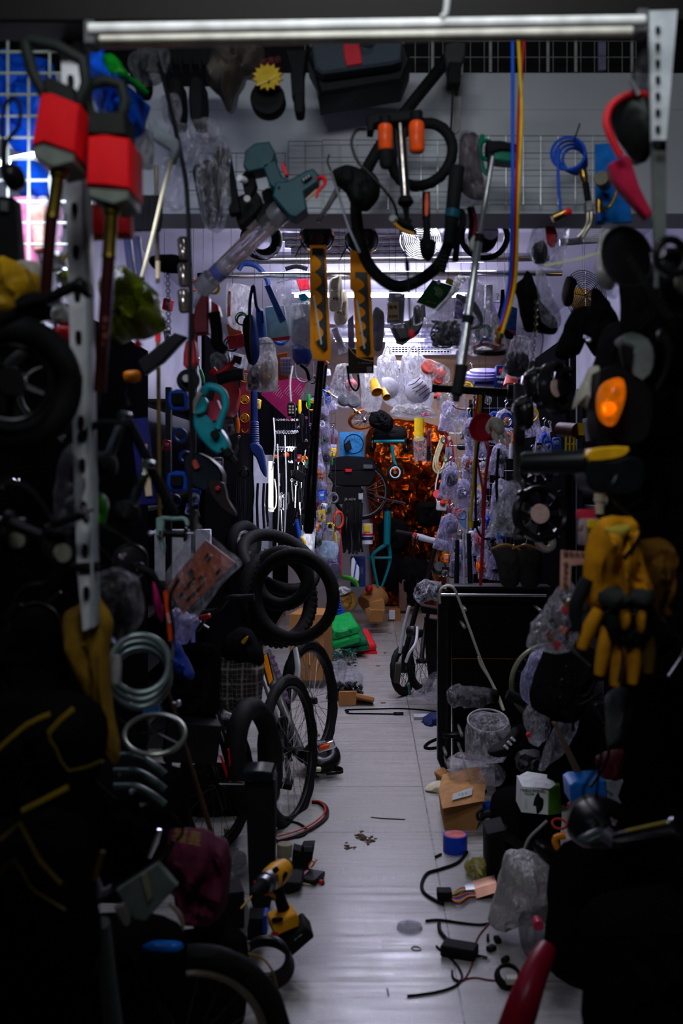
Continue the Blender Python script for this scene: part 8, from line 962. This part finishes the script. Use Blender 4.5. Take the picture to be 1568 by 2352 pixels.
# ================================================================ small carded goods thickening both racks
RN.seed(77)
PAL = [('red', m('b01c28', .4)), ('blue', m('2450b0', .4)), ('white', m('c4c4d4', .4)), ('black', BKG), ('yellow', m('d0a81c', .4)), ('green', m('1c6c3c', .4)), ('grey', m('6c6c78', .4)), ('orange', m('d0601c', .4))]
def goods(side, n, xr, yr, dr, s0):
    for i in range(n):
        nm_, mt = PAL[RN.choice([0, 1, 2, 2, 3, 3, 3, 4, 5, 6, 6, 7])]; x = RN.uniform(*xr); y = RN.uniform(*yr); d = RN.uniform(*dr); s = RN.uniform(.7, 1.3)*s0; a = RN.uniform(-14, 14); q = L(x, y, d, s, a); k = i % 4
        if k == 0: one('blister_pack', nm_+' blister pack on the '+side+' rack', 'pack', (slab(q((-8, -12), (8, -12), (8, 12), (-8, 12)), d, .004, .5), mt), (puff(q((-6, -4), (6, -4), (6, 10), (-6, 10)), d-.01, .03, .5, 3), CL), (pbox(*q((0, 2)), d-.012, 4*s, 9*s, .012, a+20), BKM), group=nm_+' packs, '+side)
        elif k == 1: one('cable_loop', nm_+' looped lead on the '+side+' rack', 'cable', join(*[torus(x+j, y+j*2, d+j*.008, s*(11-j), 1.3*s, (RN.uniform(-.5, .5), -1, 0), 26, 5, arc=None) for j in range(3)]), mt, group=nm_+' leads, '+side)
        elif k == 2: one('hand_tool', nm_+' handled tool on the '+side+' rack', 'tool', (tube(q.q((0, -22), (0, -4)), 1.5*s, 1, 6), ST), (tube(q.q((0, -6), (.5, 6), (0, 18)), [2.6*s, 3.4*s, 2.6*s], 3, 8), mt), (torus(*q((0, -24)), d, 2.4*s, 1*s, seg=14, ts=5), ST), group=nm_+' tools, '+side)
        else: one('small_carton', nm_+' small carton on the '+side+' rack', 'carton', (pbox(x, y, d, 14*s, 22*s, .04, a, RN.uniform(-30, 30)), mt), (pbox(*q((0, -2)), d-.024, 8*s, 6*s, .003, a), m('a8a8b4', .5)), group=nm_+' cartons, '+side)
goods('right hand', 46, (1020, 1150), (900, 1320), (6.0, 7.2), .9)
goods('far right', 20, (1010, 1060), (1000, 1340), (7.6, 8.4), .7)
goods('near right', 20, (1150, 1290), (900, 1320), (4.2, 5.0), 1.2)
goods('left hand', 40, (684, 770), (890, 1240), (6.6, 8.0), .8)
goods('near left', 22, (380, 560), (640, 1180), (4.0, 4.8), 1.2)
goods('upper', 22, (560, 1160), (820, 950), (5.4, 7.0), 1.0)
for side, X0, X1, y0, y1, d in (('right', 1030, 1180, 880, 1340, 6.2), ('left', 690, 770, 880, 1250, 7.6)):
    one('wire_grid', 'steel wire grid hung with small goods on the '+side+' rack', 'wire grid', bars(X0, y0, X1, y1, d, 8, 16, .6, -2.0 if side == 'right' else 2.0), ST)
RN.seed(5)
for side, n, xr, yr, dr in (('left', 30, (10, 420), (900, 2000), (1.75, 2.6)), ('right', 20, (1330, 1560), (600, 1900), (1.6, 2.6))):
    for i in range(n):
        x = RN.uniform(*xr); y = RN.uniform(*yr); d = RN.uniform(*dr); a = RN.uniform(0, 3.1); r_ = RN.uniform(4, 9)
        if i % 3: one('glint', 'small chrome bolt added to sparkle in the dark clutter on the '+side, 'glint', (lathe((x, y, d), (x+16*math.cos(a), y+16*math.sin(a), d), [(0, r_*.4), (.7, r_*.4), (.7, r_), (1, r_*.8)], 10), CH), group='added glints, '+side)  # chrome pieces added as highlights among the dark clutter
        else: one('black_cable', 'black cable looping through the dark clutter on the '+side, 'cable', (tube([(x, y-70, d), (x+RN.uniform(-50, 50), y-20, d), (x+RN.uniform(-60, 60), y+50, d+.05), (x+RN.uniform(-20, 20), y+120, d)], 4, 5), BKG), group='black cables, '+side)
# thin wires that the goods hang from
bpy.context.view_layer.update(); DG = bpy.context.evaluated_depsgraph_get(); todo = []
for o in [o for o in COL.objects if not o.parent and o.get('label')]:
    fam = [o]+list(o.children)+[g for c in o.children for g in c.children]; vs = []
    for q in fam:
        if q.type == 'MESH':
            M = q.matrix_world; V_ = q.data.vertices; vs += [M @ V_[i].co for i in range(0, len(V_), max(1, len(V_)//60))]
    if not vs: continue
    top = max(vs, key=lambda v: v.z); lo = min(v.z for v in vs)
    if lo < .35 or top.y < 3.25 or o['category'] in ('light', 'board', 'panel', 'air conditioner', 'part', 'rail', 'wire grid', 'glint'): continue
    hit, loc, nr, ix, ob, mt_ = SC.ray_cast(DG, top+Vector((0, 0, .004)), (0, 0, 1))
    if hit and .012 < loc.z-top.z < .6: todo.append((o, top.copy(), loc.z))
for o, top, z in todo:
    g = sweep([top-Vector((0, 0, .004)), Vector((top.x, top.y, z))], .0012, 4); g = (g[0], g[1]); I = o.matrix_world.inverted()
    w_ = bpy.data.objects.new('hanging_wire', mesh_of('hanging_wire', [((([I @ v for v in g[0]]), g[1]), BKM)], Vector((0, 0, 0)))); COL.objects.link(w_); w_.parent = o
